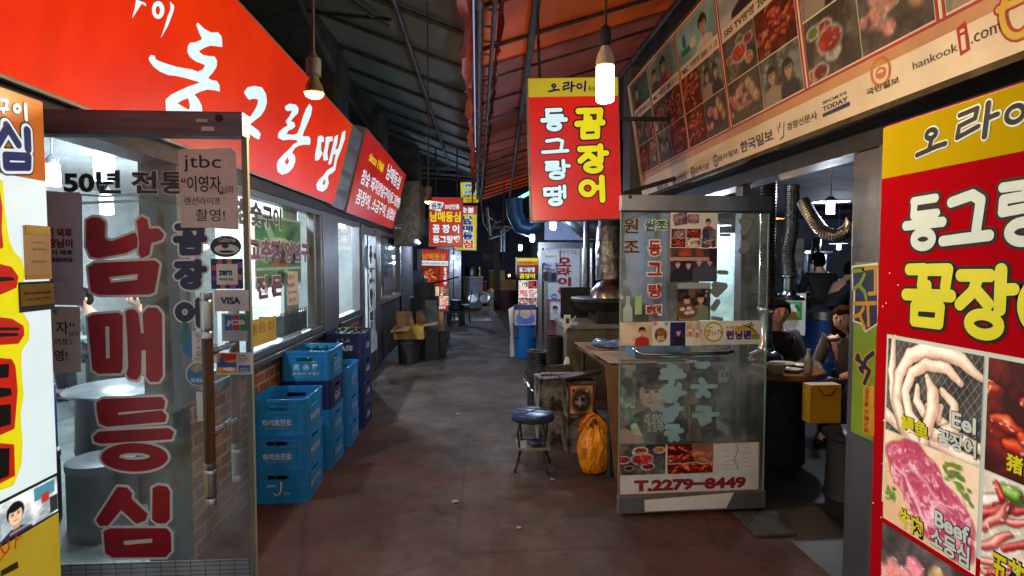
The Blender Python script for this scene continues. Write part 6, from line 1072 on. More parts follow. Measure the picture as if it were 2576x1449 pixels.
# ================================================================== right foreground: stool, bag, tins, bench
sx, sy = atZ(0, 1337, 1170).x, 4.42; sx = .43
st = thing('stool', 'round stool with taped blue seat, thin black legs and a tray below', 'stool', (sx, sy, 0))
b = MB(); b.use(mat('taped_blue_vinyl', '#33497c', '#1c2848', 3, .3, stretch=(.4, 3, 1), bump=.06)); b.lathe([(.0001, .452), (.13, .45), (.158, .442), (.165, .43), (.163, .415)], (sx, sy, 0), 28); b.use(BLACK)
for ya, yb in ((-.12, .1), (.02, -.1), (.1, .0)): b.beam((sx - .13, sy + ya, .455), (sx + .13, sy + yb, .455), .008, .003)
b.build('seat', st)
b = MB(); b.use(BLACK); b.lathe([(.163, .414), (.168, .41), (.166, .385), (.15, .38), (.0001, .38)], (sx, sy, 0), 28); b.build('seat_rim', st)
for a in (.6, 2.2, 3.75, 5.3):
    ca_, sa = math.cos(a), math.sin(a); b = MB(); b.use(BLACK); b.tube([(sx + .125 * ca_, sy + .125 * sa, .385), (sx + .15 * ca_, sy + .15 * sa, .3), (sx + .135 * ca_, sy + .135 * sa, .2), (sx + .14 * ca_, sy + .14 * sa, .1), (sx + .175 * ca_, sy + .175 * sa, .015)], .0085, 8); lg = b.build('leg', st)
    b = MB(); b.use(BLACK); b.lathe([(.013, 0), (.014, .02), (.01, .03)], (sx + .176 * ca_, sy + .176 * sa, 0), 10); b.build('foot_cap', lg)
b = MB(); b.use(mat('grubby_cream_tray', '#8a7a60', '#5e5140', 6, .6)); b.box((sx - .12, sy - .12, .175), (sx + .12, sy + .12, .183)); b.box((sx - .126, sy - .126, .175), (sx - .12, sy + .126, .195)); b.box((sx + .12, sy - .126, .175), (sx + .126, sy + .126, .195)); b.box((sx - .12, sy - .126, .175), (sx + .12, sy - .12, .195)); b.box((sx - .12, sy + .12, .175), (sx + .12, sy + .126, .195)); b.build('tray', st)
b = MB(); b.use(mat('dark_violet_glaze', '#2a2840', '#1c1a2c', 9, .3)); b.lathe([(.03, 0), (.05, .006), (.072, .018), (.07, .021), (.045, .01), (.0001, .008)], (sx + .02, sy - .03, .1835), 20); b.lathe([(.03, .012), (.05, .018), (.068, .03), (.066, .033), (.04, .022), (.0001, .02)], (sx + .022, sy - .028, .1835), 20); solo(b, 'plate', 'dark dishes stacked on the tray below the stool seat', 'plate')
# orange bag
BAGM = mat('crumpled_orange_plastic', '#f0960e', '#c47008', 5, .3, bump=1.0, bscale=16)
bx, by = .885, 4.30; rg = np.random.RandomState(3); N_ = 44
prof = [(.0, .07), (.015, .095), (.06, .112), (.11, .116), (.16, .121), (.21, .119), (.255, .112), (.29, .1), (.32, .084), (.345, .066), (.365, .058)]; vs = []
for k, (z, q_) in enumerate(prof):
    f_ = .03 + .42 * (z / .365) ** 2.2
    for j in range(N_):
        a = 2 * math.pi * j / N_; w_ = 1 + .05 * math.sin(3 * a + 1) + .04 * math.sin(5 * a + k * 1.3) + f_ * .45 * math.sin(9 * a + .5 * math.sin(k)) + rg.uniform(-.035, .035); vs.append((bx + q_ * w_ * math.cos(a), by + q_ * .8 * w_ * math.sin(a), z + (rg.uniform(-.012, .012) + .014 * math.sin(4 * a)) * (z > .05)))
bag = thing('plastic_bag', 'crumpled orange plastic bag with looped handles on the floor by the bench leg', 'bag', (bx, by, 0)); b = MB(); b.use(BAGM)
b.add(vs, [(k * N_ + j, k * N_ + (j + 1) % N_, (k + 1) * N_ + (j + 1) % N_, (k + 1) * N_ + j) for k in range(len(prof) - 1) for j in range(N_)]); b.add(vs[:N_], [tuple(range(N_))[::-1]]); b.build('bag_body', bag)
for s_ in (-1, 1):
    b = MB(); b.use(BAGM); pts = [(bx - .075, by + s_ * .03, .31), (bx - .07, by + s_ * .045, .375), (bx - .035, by + s_ * .05, .425), (bx + .005, by + s_ * .04, .44), (bx + .035, by + s_ * .045, .42), (bx + .06, by + s_ * .04, .37), (bx + .075, by + s_ * .03, .31)]
    wd = [.04, .024, .014, .01, .014, .026, .042]; vv = []
    for k, ((x, y, z), w_) in enumerate(zip(pts, wd)): dx = pts[min(k + 1, 6)][0] - pts[max(k - 1, 0)][0]; dz = pts[min(k + 1, 6)][2] - pts[max(k - 1, 0)][2]; l_ = math.hypot(dx, dz); nx, nz = -dz / l_, dx / l_; vv += [(x - nx * w_, y + rg.uniform(-.006, .006), z - nz * w_), (x, y + .012, z), (x + nx * w_, y + rg.uniform(-.006, .006), z + nz * w_)]
    ff = [(3 * i + e, 3 * i + e + 1, 3 * i + e + 4, 3 * i + e + 3) for i in range(6) for e in (0, 1)]; b.add(vv, ff); b.add([(x, y + .003, z) for x, y, z in vv], [f[::-1] for f in ff]); b.build('handle', bag)
FB_ = Frame((bx - .1, by - .105, 0), (.8, -.5, 0), (0, 0, 1)); b = MB(); txt(b, FB_, '식자재', (-.01, .15, .03, .22), INK, .02, .002); b.build('lettering', bag)
# rusty oil tins
RUST = mat('rusty_pale_tin', '#8c8478', '#3a2418', 7, .6, .3, bump=.15, contrast=(.42, .56))
def tin(x, y, z, label, w=.235, h=.3, lab=False, rot=.1):
    t = thing('oil_tin', label, 'tin', (x, y, z), 'square oil tins by the bench'); c_, s_ = math.cos(rot), math.sin(rot); F = Frame((x - .5 * w * c_ + .5 * w * s_, y - .5 * w * s_ - .5 * w * c_, z), (c_, s_, 0), (0, 0, 1)); b = MB(); b.use(RUST); b.slab(F, 0, 0, w, h, -w, 0); b.slab(F, -.004, h - .012, w + .004, h + .001, -w - .004, .004); b.slab(F, -.004, -.0, w + .004, .012, -w - .004, .004); b.build('tin_body', t)
    if lab:
        b = MB(); b.use(mat('red_tin_border', '#8e1c16', '#74140f', 6, .5)); b.slab(F, .004, .016, w - .004, h - .016, .0005, .002); c = Cv(70, 84, (206, 176, 120), 8); c.no(4, (190, 150, 90), (216, 190, 140), .6)
        c.el(.5, .55, .46, .44, (52, 30, 14), .25, .95); c.no(8, (40, 26, 16), (120, 74, 30), .7, mask=c.mask(.5, .55, .36, .34, .2)); c.no(7, (30, 30, 30), (176, 176, 172), .9, mask=c.mask(.48, .55, .26, .22, .15)); c.el(.14, .16, .07, .06, (150, 30, 24)); c.el(.74, .17, .1, .09, (150, 60, 50)); c.el(.74, .17, .07, .06, (214, 186, 140)); c.re(.3, .24, .4, .34, (110, 40, 24))
        picture(F, (.022, .034, w - .022, h - .034), c, t, 'label', .003); b.build('label_border', t)
    return t
tin(.86, 4.86, 0, 'burnt rusty oil tin on the floor under the red-labelled tin'); tin(.86, 4.86, .303, 'oil tin with red bordered burnt label, under the loose planks', lab=True); tin(.64, 5.05, 0, 'stained pale oil tin on the floor behind the stool', .22, .3, rot=.05); tin(.635, 5.05, .303, 'pale peeling oil tin stacked left of the red-labelled tin', .22, .29, rot=.12)
b = MB(); b.use(WOOD)
for k, (x0, y0, x1, y1, z) in enumerate(((.55, 4.78, .98, 4.84, .622), (.56, 5.0, .96, 4.94, .618), (.7, 4.7, 1.05, 4.92, .645))): b = MB(); b.use(WOOD); b.beam((x0, y0, z), (x1, y1, z + .01), .1, .02); solo(b, 'plank', ['short scorched plank lying across the oil tins, nearest the alley', 'short dark plank lying behind on the oil tins', 'skewed plank topmost on the oil tins'][k], 'plank', 'loose planks on the oil tins')
# bench with cardboard
bn = thing('work_bench', 'rough bench on steel legs covered in cardboard sheets beside the glass door', 'bench', (1.35, 4.7, 0))
b = MB(); b.use(WOOD); b.hexa([(1.0, 4.15, .80), (1.84, 4.15, .80), (1.84, 5.3, .80), (.93, 5.3, .80), (1.0, 4.15, .832), (1.84, 4.15, .832), (1.84, 5.3, .832), (.93, 5.3, .832)]); b.build('top', bn)
for x, y in ((.985, 4.2), (1.78, 4.2), (.97, 5.2), (1.78, 5.2)):
    b = MB(); b.use(mat('painted_steel_leg', '#4c4a48', '#332f2c', 8, .5, .5)); b.tube([(x, y, .03), (x, y, .8)], .018, 8); b.use(BLACK); b.lathe([(.024, 0), (.026, .03), (.02, .05)], (x, y, 0), 10); b.build('leg', bn)
b = MB(); b.use(WOOD); b.box((1.02, 4.25, .3), (1.8, 5.2, .33)); b.build('shelf', bn)
for k, (pts, lb) in enumerate((([(.93, 4.55, .845), (1.7, 4.5, .842), (1.75, 5.25, .842), (.9, 5.3, .85)], 'broad flattened cardboard sheet covering the bench top, lowest'), ([(.97, 4.16, .86), (1.6, 4.14, .858), (1.62, 4.62, .858), (.93, 4.66, .87)], 'pale cardboard sheet at the near end of the bench'), ([(1.0, 4.7, .872), (1.5, 4.66, .87), (1.52, 5.05, .87), (.95, 5.1, .878)], 'small cardboard sheet topmost on the bench'))):
    b = MB(); b.use(CARD if k != 1 else mat('pale_cardboard', '#b49a80', '#94795e', 6, .85)); b.hexa(pts + [(x, y, z + .007) for x, y, z in pts]); solo(b, 'cardboard_sheet', lb, 'cardboard', 'cardboard sheets on the bench')
b = MB(); b.use(mat('brown_paper_tape', '#8a6038', '#6a4626', 6, .6)); q = [atY(4.14, x, y) for x, y in ((1522, 922), (1556, 918), (1556, 1245), (1545, 1180))]; b.hexa(q + [v + Vector((0, .012, 0)) for v in q]); solo(b, 'cardboard_sheet', 'narrow folded cardboard strip hanging down the near bench corner', 'cardboard', 'cardboard sheets on the bench')
b = MB(); b.use(mat('blue_plastic_film', '#33508c', '#7f93ba', 9, .2, bump=.8, bscale=18)); rg = np.random.RandomState(5)
for i in range(9): x, y = 1.17 + rg.uniform(-.11, .13), 4.85 + rg.uniform(-.1, .1); b.ball((x, y, .9 + rg.uniform(-.005, .02)), (rg.uniform(.05, .09), rg.uniform(.05, .08), rg.uniform(.025, .05)), 8, 6)
solo(b, 'plastic_film', 'crumpled heap of blue plastic film on the bench cardboard', 'plastic film')
# concrete counter with the grill
b = MB(); b.use(CONC); b.box((.9, 5.72, 0), (1.82, 6.5, .93)); b.use(mat('pale_counter_slab', '#8a857c', '#625d55', 5, .8, bump=.2)); b.box((.88, 5.7, .932), (1.83, 6.5, .97)); solo(b, 'concrete_counter', 'stained concrete counter with a pale slab top behind the bench', 'counter')
SOOT = mat('sooty_iron', '#1c1a19', '#2c2825', 8, .55, .3, bump=.2)
gr = thing('charcoal_grill', 'sooty black grill with a shiny domed lid on the concrete counter', 'grill', (1.4, 6.0, .972)); b = MB(); b.use(SOOT); b.box((1.22, 5.78, .973), (1.75, 6.3, 1.17)); b.lathe([(.25, 0), (.3, .02), (.33, .09), (.36, .1), (.36, .13), (.33, .14)], (1.35, 6.05, 1.09), 22); b.build('grill_body', gr)
b = MB(); b.use(mat('hammered_steel_lid', '#a9a9a8', '#807c76', 9, .28, 1, bump=.08)); b.lathe([(.225, 0), (.215, .04), (.19, .1), (.15, .15), (.09, .185), (.0001, .195)], (1.41, 6.0, 1.225), 28); b.build('lid', gr)
b = MB(); b.use(SOOT); b.box((1.72, 5.85, .98), (1.74, 5.9, 1.1)); b.build('door', gr)
b = MB(); b.use(SOOT); b.box((.93, 6.35, .975), (1.26, 6.38, 1.32)); solo(b, 'iron_plate', 'black iron plate standing upright left of the domed grill', 'iron plate')
b = MB(); b.use(mat('crinkled_foil', '#8c847e', '#4e4842', 9, .35, .8, bump=1.0, bscale=14)); b.tube([(1.46, 6.2, 1.4), (1.46, 6.22, 1.55), (1.45, 6.24, 1.75), (1.46, 6.24, 1.98)], [.17, .165, .155, .15], 20, False); b.use(DUCT); b.tube([(1.46, 6.24, 1.98), (1.46, 6.24, 2.9)], .135, 18); solo(b, 'foil_chimney', 'crinkled foil wrapped chimney rising above the domed grill', 'chimney')
for x, y, z0_, z1_, rr, lb in ((1.62, 6.55, 0, 3.2, .03, 'slim steel pipe standing right of the foil chimney'), (1.28, 6.7, 0, 3.0, .035, 'steel pipe standing left of the foil chimney')): b = MB(); b.use(STEEL_D); b.tube([(x, y, z0_), (x, y, z1_)], rr, 12); solo(b, 'standing_pipe', lb, 'pipe')
pl_ = atY(5.68, 1427, 808); b = MB(); b.use(WHITE); b.box((pl_.x - .03, 5.66, pl_.z - .06), (pl_.x + .03, 5.7, pl_.z + .06)); b.tube([(pl_.x, 5.66, pl_.z - .03), (pl_.x - .04, 5.62, pl_.z - .1), (pl_.x + .02, 5.64, pl_.z - .02), (pl_.x + .08, 5.65, pl_.z + .05)], .008, 6); b.use(BLACK); b.box((pl_.x - .015, 5.655, pl_.z - .02), (pl_.x + .015, 5.662, pl_.z + .03)); solo(b, 'power_outlet', 'white power outlet with a looped lead on the concrete counter corner', 'outlet')
# gap beside the counter: cans, pot, hose
def can(x, y, rr, h, m, name, label, cat, z=0, rim=True):
    b = MB(); b.use(m); b.lathe([(rr * .94, 0), (rr, .01), (rr, h * .5), (rr * 1.02, h * .52), (rr, h * .54), (rr, h - .01), (rr * 1.03, h), (rr * .94, h), (rr * .92, h * .6), (.0001, h * .6)], (x, y, z), 20); return solo(b, name, label, cat)
can(.82, 6.05, .085, .82, SOOT, 'ash_can', 'tall narrow dark ash can standing against the concrete counter', 'can'); can(.66, 6.3, .11, .62, STEEL_D, 'steel_pail', 'dull steel pail beside the tall ash can', 'pail'); can(.62, 5.62, .1, .34, SOOT, 'ash_can', 'low dark can with a coil of wire around its rim', 'can')
b = MB(); b.use(CHROME)
for i in range(4): b.tube([(x, 5.6 + .02 * i + .03 * math.sin(3 * k), z) for k, (x, z, _) in enumerate([(.6 + (.1 + .012 * i) * math.cos(t * .35), .42 + .01 * i + (.1 + .012 * i) * math.sin(t * .35), 0) for t in range(18)])], .006, 6, True, True, True)
solo(b, 'wire_coil', 'loose coil of shiny wire hung on the low can', 'wire')
b = MB(); b.use(WOOD); b.hexa([(.7, 5.4, .35), (.95, 5.35, .5), (.95, 5.37, .5), (.7, 5.42, .35), (.69, 5.4, .62), (.88, 5.35, .64), (.88, 5.37, .64), (.69, 5.42, .62)]); solo(b, 'board', 'slanted brown board leaning behind the planks', 'board')
b = MB(); b.use(WHITE); b.tube([(.87, 5.52, .5), (.87, 5.52, .63), (.875, 5.52, .68)], [.03, .03, .012], 10); solo(b, 'squeeze_bottle', 'small white bottle standing against the concrete counter', 'bottle')
# ================================================================== steel-framed shop door and things past the counter
YF = 9.67; FF = Frame((0, YF, 0), (1, 0, 0), (0, 0, 1)); z4u = lambda x, y: FF.uv(*z4(x, y))
fd = thing('shop_front', 'steel framed shop front with red column lettering and pink mosaic past the grill', 'shop front', (1.5, YF, 0))
b = MB(); b.use(STEEL); a0 = z4u(288, 270); a1 = z4u(742, 222); b.slab(FF, a0[0], a0[1], a1[0], a1[1], -.08, .03); xl = z4u(290, 600)[0]; xm = z4u(318, 600)[0]; b.slab(FF, xl, .0, xm, a0[1], -.06, .0); x2, x3 = z4u(338, 600)[0], z4u(362, 600)[0]; b.slab(FF, x2, .05, x3, a0[1], -.05, -.012)
for k in (640, 672, 708): x4 = z4u(k, 600)[0]; b.tube([FF.P(x4 + .06, 0, -.05), FF.P(x4 + .06, a0[1], -.05)], .055, 14)
b.build('frame', fd)
b = MB(); b.use(WHITEP); p = z4u(340, 700); q = z4u(640, 272); b.slab(FF, p[0], p[1], q[0], q[1], -.075, -.06); b.build('panel', fd); b = MB(); b.use(brick_mat('pink_mosaic_tile', '#9a2c3c', '#b45868', '#8a7c78', .036, .036, 'XZ', .004, 0, .3, .2)); p = z4u(340, 1120); q = z4u(560, 702); b.slab(FF, p[0], p[1], q[0], q[1], -.075, -.055); b.build('mosaic', fd)
b = MB(); 
for ch, y0, y1 in (('오', 345, 425), ('라', 430, 508), ('이', 512, 592), ('등', 598, 668), ('심', 674, 752)): a0 = z4u(452, y1); a1 = z4u(568, y0); txt(b, FF, ch, (*a0, *a1), RDV, .055, -.057)
a0 = z4u(470, 318); a1 = z4u(610, 286); txt(b, FF, '전통의 맛집', (*a0, *a1), RDV, .0, -.056); b.use(BLUEV); c0 = z4u(423, 678); b.poly(FF, [(c0[0] + .055 * math.cos(t * .4), c0[1] + .055 * math.sin(t * .4)) for t in range(16)], -.05); txt(b, FF, '맛집', (c0[0] - .035, c0[1] - .02, c0[0] + .035, c0[1] + .02), WHITE, .03, -.049); b.build('lettering', fd)
b = MB(); b.use(WHITE); p = z4u(312, 395); q = z4u(464, 286); b.slab(FF, *p, *q, .002, .004); txt(b, FF, '영업시간 안내', (p[0] + .06, q[1] - .12, q[0] - .08, q[1] - .09), GREYINK, .0, .006); txt(b, FF, '매주 일요일 휴무', (p[0] + .06, p[1] + .1, q[0] - .05, p[1] + .13), GREYINK, .0, .006); b.build('notice', fd)
p = z4u(330, 545); q = z4u(438, 390); picture(FF, (*p, *q), people(40, 56, 77, 3, (120, 120, 132)), fd, h=.008); p = z4u(385, 870); q = z4u(495, 718); picture(FF, (*p, *q), portrait(40, 54, 78, (190, 190, 196), (206, 206, 210), .4, .2), fd, h=.004)
b = MB(); b.use(mat('pale_lit_wallboard', '#aab6d0', '#8c9abc', 3, .6)); p = FF.uv(1372, 603); q = FF.uv(1470, 553); b.box((p[0], YF + .1, p[1]), (2.15, YF + .14, q[1] + .5)); b.build('upper_board', fd)
b = MB(); b.use(CONC); b.box((1.0, YF - .02, 0), (2.2, YF + .25, .05)); b.build('step', fd)
b = MB(); b.use(STEEL_D); q = atY(8.6, 1492, 560); b.tube([(q.x - .35, 8.6, 2.5), (q.x - .3, 8.6, 2.3), (q.x - .1, 8.6, 2.14), (q.x + .2, 8.6, 2.1), (q.x + .6, 8.6, 2.12)], .2, 18); solo(b, 'round_duct', 'fat round steel duct above the steel framed shop front', 'duct')
b = MB(); b.use(mat('blue_painted_duct', '#2c5a7c', '#204664', 4, .4, .3)); q = atY(10.6, 1310, 560); b.tube([(q.x - .12, 10.6, 2.75), (q.x - .1, 10.6, 2.45), (q.x, 10.6, 2.25), (q.x + .15, 10.6, 2.2), (q.x + .32, 10.6, 2.3)], [.16, .16, .16, .17, .17], 16); solo(b, 'round_duct', 'curved blue duct above the small lit standing sign', 'duct')
# blue bin with a picture bag
gx = atZ(0, 1321, 900).x; gy = 9.5; b = MB(); b.use(mat('blue_bin_plastic', '#0c5a94', '#0a4a7c', 4, .4)); b.lathe([(.16, 0), (.175, .01), (.2, .54), (.212, .545), (.212, .565), (.195, .565), (.17, .05), (.0001, .05)], (gx, gy, 0), 24); solo(b, 'waste_bin', 'round blue plastic bin in front of the small lit food sign', 'bin')
sb = thing('shopping_bag', 'paper carrier bag printed with a blue top, stuffed in the blue bin', 'bag', (gx - .02, gy, .5)); F = Frame((gx - .19, gy - .16, .55), (1, 0, 0), (0, 0, 1)); b = MB(); b.use(mat('dark_carrier_paper', '#2a3450', '#1c2438', 5, .5)); b.slab(F, 0, -.2, .36, .34, -.14, 0); b.build('bag_body', sb, bevel=.006)
c = Cv(40, 34, (190, 150, 128), 3); c.po([(.1, .3), (.3, .42), (.5, .62), (.72, .42), (.92, .3), (.95, .75), (.8, .95), (.2, .95), (.06, .75)], (44, 84, 176)); c.st([(.2, .4), (.24, 0)], .03, (44, 84, 176)); c.st([(.8, .4), (.76, 0)], .03, (44, 84, 176)); c.el(.5, .45, .14, .12, (190, 150, 128)); c.no(4, (150, 110, 100), (206, 170, 150), .25); picture(F, (.005, .01, .355, .26), c, sb, h=.003)
b = MB(); b.use(CORD); b.tube([F.P(.08, .33, .004), F.P(.1, .42, .01), F.P(.18, .45, .01), F.P(.26, .42, .01), F.P(.28, .33, .004)], .006, 6); b.build('handle', sb)
b = MB(); b.use(WHITE); q = atY(9.6, 1292, 810); b.hexa([(q.x - .05, 9.55, .35), (q.x + .05, 9.55, .35), (q.x + .05, 9.62, .35), (q.x - .05, 9.62, .35), (q.x - .09, 9.55, .8), (q.x + .0, 9.55, .85), (q.x + .0, 9.6, .85), (q.x - .09, 9.6, .8)]); b.box((q.x - .06, 9.55, .0), (q.x + .03, 9.62, .349)); solo(b, 'paper_roll', 'white papers wedged upright left of the blue bin', 'paper')
# ================================================================== left middle distance
bkx, bky = atZ(0, 1027, 915).x, 9.15; b = MB(); b.use(BLACK); b.lathe([(.15, 0), (.16, .01), (.175, .3), (.185, .31), (.185, .33), (.178, .36), (.19, .385), (.18, .39), (.0001, .385)], (bkx, bky, 0), 24); solo(b, 'black_bucket', 'black plastic bucket under the open cardboard box', 'bucket')
YEC = mat('yellow_printed_carton', '#a8822c', '#86661e', 6, .8)
def carton(x, y, z, w, d, h, label, m, flaps=True):
    t = thing('cardboard_box', label, 'cardboard box', (x, y, z), 'cardboard boxes by the dark brick end'); b = MB(); b.use(m); k = .006
    b.box((x - w / 2, y - d / 2, z), (x + w / 2, y + d / 2, z + k)); b.box((x - w / 2, y - d / 2, z + k), (x + w / 2, y - d / 2 + k, z + h)); b.box((x - w / 2, y + d / 2 - k, z + k), (x + w / 2, y + d / 2, z + h)); b.box((x - w / 2, y - d / 2 + k, z + k), (x - w / 2 + k, y + d / 2 - k, z + h)); b.box((x + w / 2 - k, y - d / 2 + k, z + k), (x + w / 2, y + d / 2 - k, z + h)); b.build('carton_body', t)
    if flaps:
        for pts in ([(x - w / 2, y - d / 2, z + h), (x + w * .1, y - d / 2, z + h), (x + w * .02, y - d / 2 - .16, z + h - .05), (x - w * .58, y - d / 2 - .14, z + h - .07)], [(x - w / 2, y + d / 2, z + h), (x + w * .1, y + d / 2, z + h), (x + .0, y + d / 2 + .08, z + h + .19), (x - w * .55, y + d / 2 + .06, z + h + .2)], [(x + w / 2, y - d / 2, z + h), (x + w / 2, y + d / 2, z + h), (x + w / 2 + .2, y + d / 2, z + h + .04), (x + w / 2 + .22, y - d / 2 - .04, z + h + .03)]):
            b = MB(); b.use(CARD); b.hexa(pts + [(a, c_, e + .005) for a, c_, e in pts]); b.build('flap', t)
    return t
carton(bkx + .02, bky, .392, .46, .34, .2, 'open yellow printed cardboard box with raised flaps on the black bucket', YEC); carton(bkx + .3, bky + .55, .45, .44, .34, .32, 'brown cardboard box behind the open yellow one', CARD, False)
b = MB(); b.use(SOOT); b.box((bkx + .08, bky + .4, 0), (bkx + .55, bky + .75, .445)); solo(b, 'dark_cabinet', 'low dark cabinet under the brown cardboard box', 'cabinet')
b = MB(); b.use(mat('charcoal_board', '#2c2c2e', '#1f1f21', 4, .6)); q = atY(9.4, 1084, 800); b.hexa([(q.x - .1, 9.4, .0), (q.x + .12, 9.4, .0), (q.x + .12, 9.46, .0), (q.x - .1, 9.46, 0), (q.x - .1, 9.5, .96), (q.x + .09, 9.5, .96), (q.x + .09, 9.56, .96), (q.x - .1, 9.56, .96)]); solo(b, 'dark_board', 'dark board leaning right of the cardboard boxes', 'board')
b = MB(); b.use(SOOT); b.box((bkx - .12, 10.4, 0), (bkx + .36, 10.9, .95)); b.box((bkx - .05, 10.4, .96), (bkx + .3, 10.85, 1.22)); b.tube([(bkx + .3, 10.5, 1.2), (bkx + .75, 10.4, 1.32)], .014, 6); solo(b, 'iron_stove', 'black iron stove behind the cardboard boxes beside the lit food sign', 'stove')
can(bkx + .13, 10.6, .05, .13, STEEL, 'steel_pot', 'small steel pot on the black iron stove', 'pot', 1.222)
b = MB(); b.use(mat('grey_sack_cloth', '#44464a', '#2e3034', 5, .8, bump=.4)); q = atZ(0, 1110, 862); b.lathe([(.12, 0), (.17, .05), (.16, .2), (.12, .3), (.05, .36), (.0001, .37)], (q.x, q.y + .15, 0), 14); solo(b, 'sack', 'grey sack slumped beside the dark leaning board', 'sack')
# ================================================================== far end
def bx3(x0, y0, x1, y1, Y, d, m, name, label, cat, z0=None):
    p = atY(Y, *z3(x0, y1)); q = atY(Y, *z3(x1, y0)); b = MB(); b.use(m); b.box((p.x, Y, max(0, p.z) if z0 is None else z0), (q.x, Y + d, q.z)); return b
b = bx3(445, 888, 605, 1000, 19.5, .6, mat('off_white_freezer', '#8e9296', '#73777b', 4, .5), 0, 0, 0, 0); b.use(mat('freezer_lid', '#a4a8ac', '#8b8f93', 4, .4)); p = atY(19.5, *z3(440, 900)); q = atY(19.5, *z3(608, 884)); b.box((p.x, 19.45, q.z + .002), (q.x, 20.12, q.z + .06)); solo(b, 'freezer', 'white chest freezer far down the alley under a steel pot', 'freezer')
q = atY(19.7, *z3(520, 880)); can(q.x, 19.8, .26, .3, STEEL_D, 'cooking_pot', 'large dull steel pot on the far white freezer', 'pot', q.z + .07)
for k, (x, lb) in enumerate(((517, 'left one of the two steel bowls leaning on the far blue basins'), (612, 'right one of the two steel bowls leaning on the far blue basins'))):
    q = atY(18.4, *z3(x, 1045)); b = MB(); b.use(STEEL); F = Frame(q, (1, 0, 0), (0, .35, 1))
    for r0_, r1_, h0, h1 in ((.2, .15, 0, -.02), (.15, .13, -.02, -.08), (.13, .0001, -.08, -.08)):
        vs = [F.P(r0_ * math.cos(t / 20 * 6.283), r0_ * math.sin(t / 20 * 6.283), h0) for t in range(20)] + [F.P(r1_ * math.cos(t / 20 * 6.283), r1_ * math.sin(t / 20 * 6.283), h1) for t in range(20)]; b.add(vs, [(i, (i + 1) % 20, 20 + (i + 1) % 20, 20 + i) for i in range(20)], True)
    solo(b, 'steel_bowl', lb, 'bowl', 'steel bowls at the far end')
    p = atZ(0, *z3(x + 2, 1112)); b = MB(); b.use(mat('blue_basin_plastic', '#125e8c', '#0f4e76', 4, .5)); b.lathe([(.3, 0), (.36, .3), (.38, .3), (.38, .33), (.34, .33), (.28, .05), (.0001, .05)], (p.x, p.y, 0), 18, True, .9, .6); solo(b, 'blue_basin', lb.replace('one of the two steel bowls leaning on the far blue basins', 'one of the two blue basins under the far steel bowls'), 'basin', 'blue basins at the far end')
p = atZ(0, *z3(820, 1150)); b = MB(); b.use(mat('maroon_tub', '#4e2024', '#38161a', 4, .5)); b.lathe([(.3, 0), (.36, .6), (.39, .6), (.39, .64), (.34, .64), (.3, .3), (.0001, .3)], (p.x, p.y, 0), 20); solo(b, 'maroon_tub', 'large maroon tub in the dark left of the small lit sign', 'tub')
carton(p.x, p.y + .1, .645, .5, .4, .34, 'cardboard box on the far maroon tub', CARD, False)
p = atZ(0, *z3(620, 1128)); b = MB(); b.use(mat('grey_floor_sheet', '#8a8e90', '#74787a', 5, .7)); b.box((p.x - .4, p.y - .4, .003), (p.x + .4, p.y + .4, .012)); solo(b, 'floor_sheet', 'pale flat sheet on the ground before the far blue basins', 'sheet')
b = MB(); b.use(WHITE); q = atZ(0, *z3(640, 1075)); b.lathe([(.12, .2), (.2, .32), (.16, .5), (.05, .6), (.0001, .6)], (q.x + .1, 20.5, .0), 10); b.lathe([(.2, 0), (.2, .2), (.12, .2)], (q.x + .1, 20.5, 0), 10); solo(b, 'white_sack', 'white bulging bag beside the far freezer', 'bag')
p = atZ(0, *z3(470, 1268)); cx, cy = p.x - .12, p.y + .25; ch = thing('chair', 'chrome legged chair with blue seat and black back under the far signs', 'chair', (cx, cy, 0))
b = MB(); b.use(mat('blue_seat_vinyl', '#1f6ea0', '#185a86', 5, .5)); b.box((cx - .2, cy - .2, .44), (cx + .2, cy + .2, .48)); b.build('seat', ch, bevel=.01); b = MB(); b.use(BLACK); b.hexa([(cx + .18, cy - .2, .5), (cx + .21, cy - .2, .5), (cx + .21, cy + .2, .5), (cx + .18, cy + .2, .5), (cx + .25, cy - .18, .85), (cx + .28, cy - .18, .85), (cx + .28, cy + .18, .85), (cx + .25, cy + .18, .85)]); b.build('backrest', ch)
for dx, dy in ((-.18, -.18), (.18, -.18), (-.18, .18), (.18, .18)): b = MB(); b.use(CHROME); b.tube([(cx + dx, cy + dy, .44), (cx + dx * 1.15, cy + dy * 1.15, 0)], .013, 8); b.build('leg', ch)
p = atZ(0, *z3(382, 1286)); can(p.x, p.y + .1, .155, .3, STEEL, 'steel_pot', 'deep steel pot on the ground under the far hanging signs', 'pot'); 
b = MB(); b.use(SOOT); b.lathe([(.16, 0), (.2, .03), (.2, .14), (.14, .16), (.14, .26), (.0001, .27)], (p.x - .02, p.y + .55, .35), 16); b.box((p.x - .25, p.y + .35, 0), (p.x + .2, p.y + .8, .349)); solo(b, 'stacked_pans', 'dark pans stacked on a low stand behind the deep steel pot', 'pan')
b = MB(); b.use(STEEL_D); q = atY(13, 1268, 600); b.tube([(q.x, 13, q.z - .3), (q.x, 13, q.z + .22)], .085, 14); b.lathe([(.09, .22), (.36, .24), (.36, .26), (.05, .3)], (q.x, 13, q.z), 18); b.tube([(q.x, 13, q.z + .3), (q.x, 13, 3.4)], .015, 6); solo(b, 'hanging_hood', 'steel tube hood with a wide rim hanging over the dark far alley', 'hood')
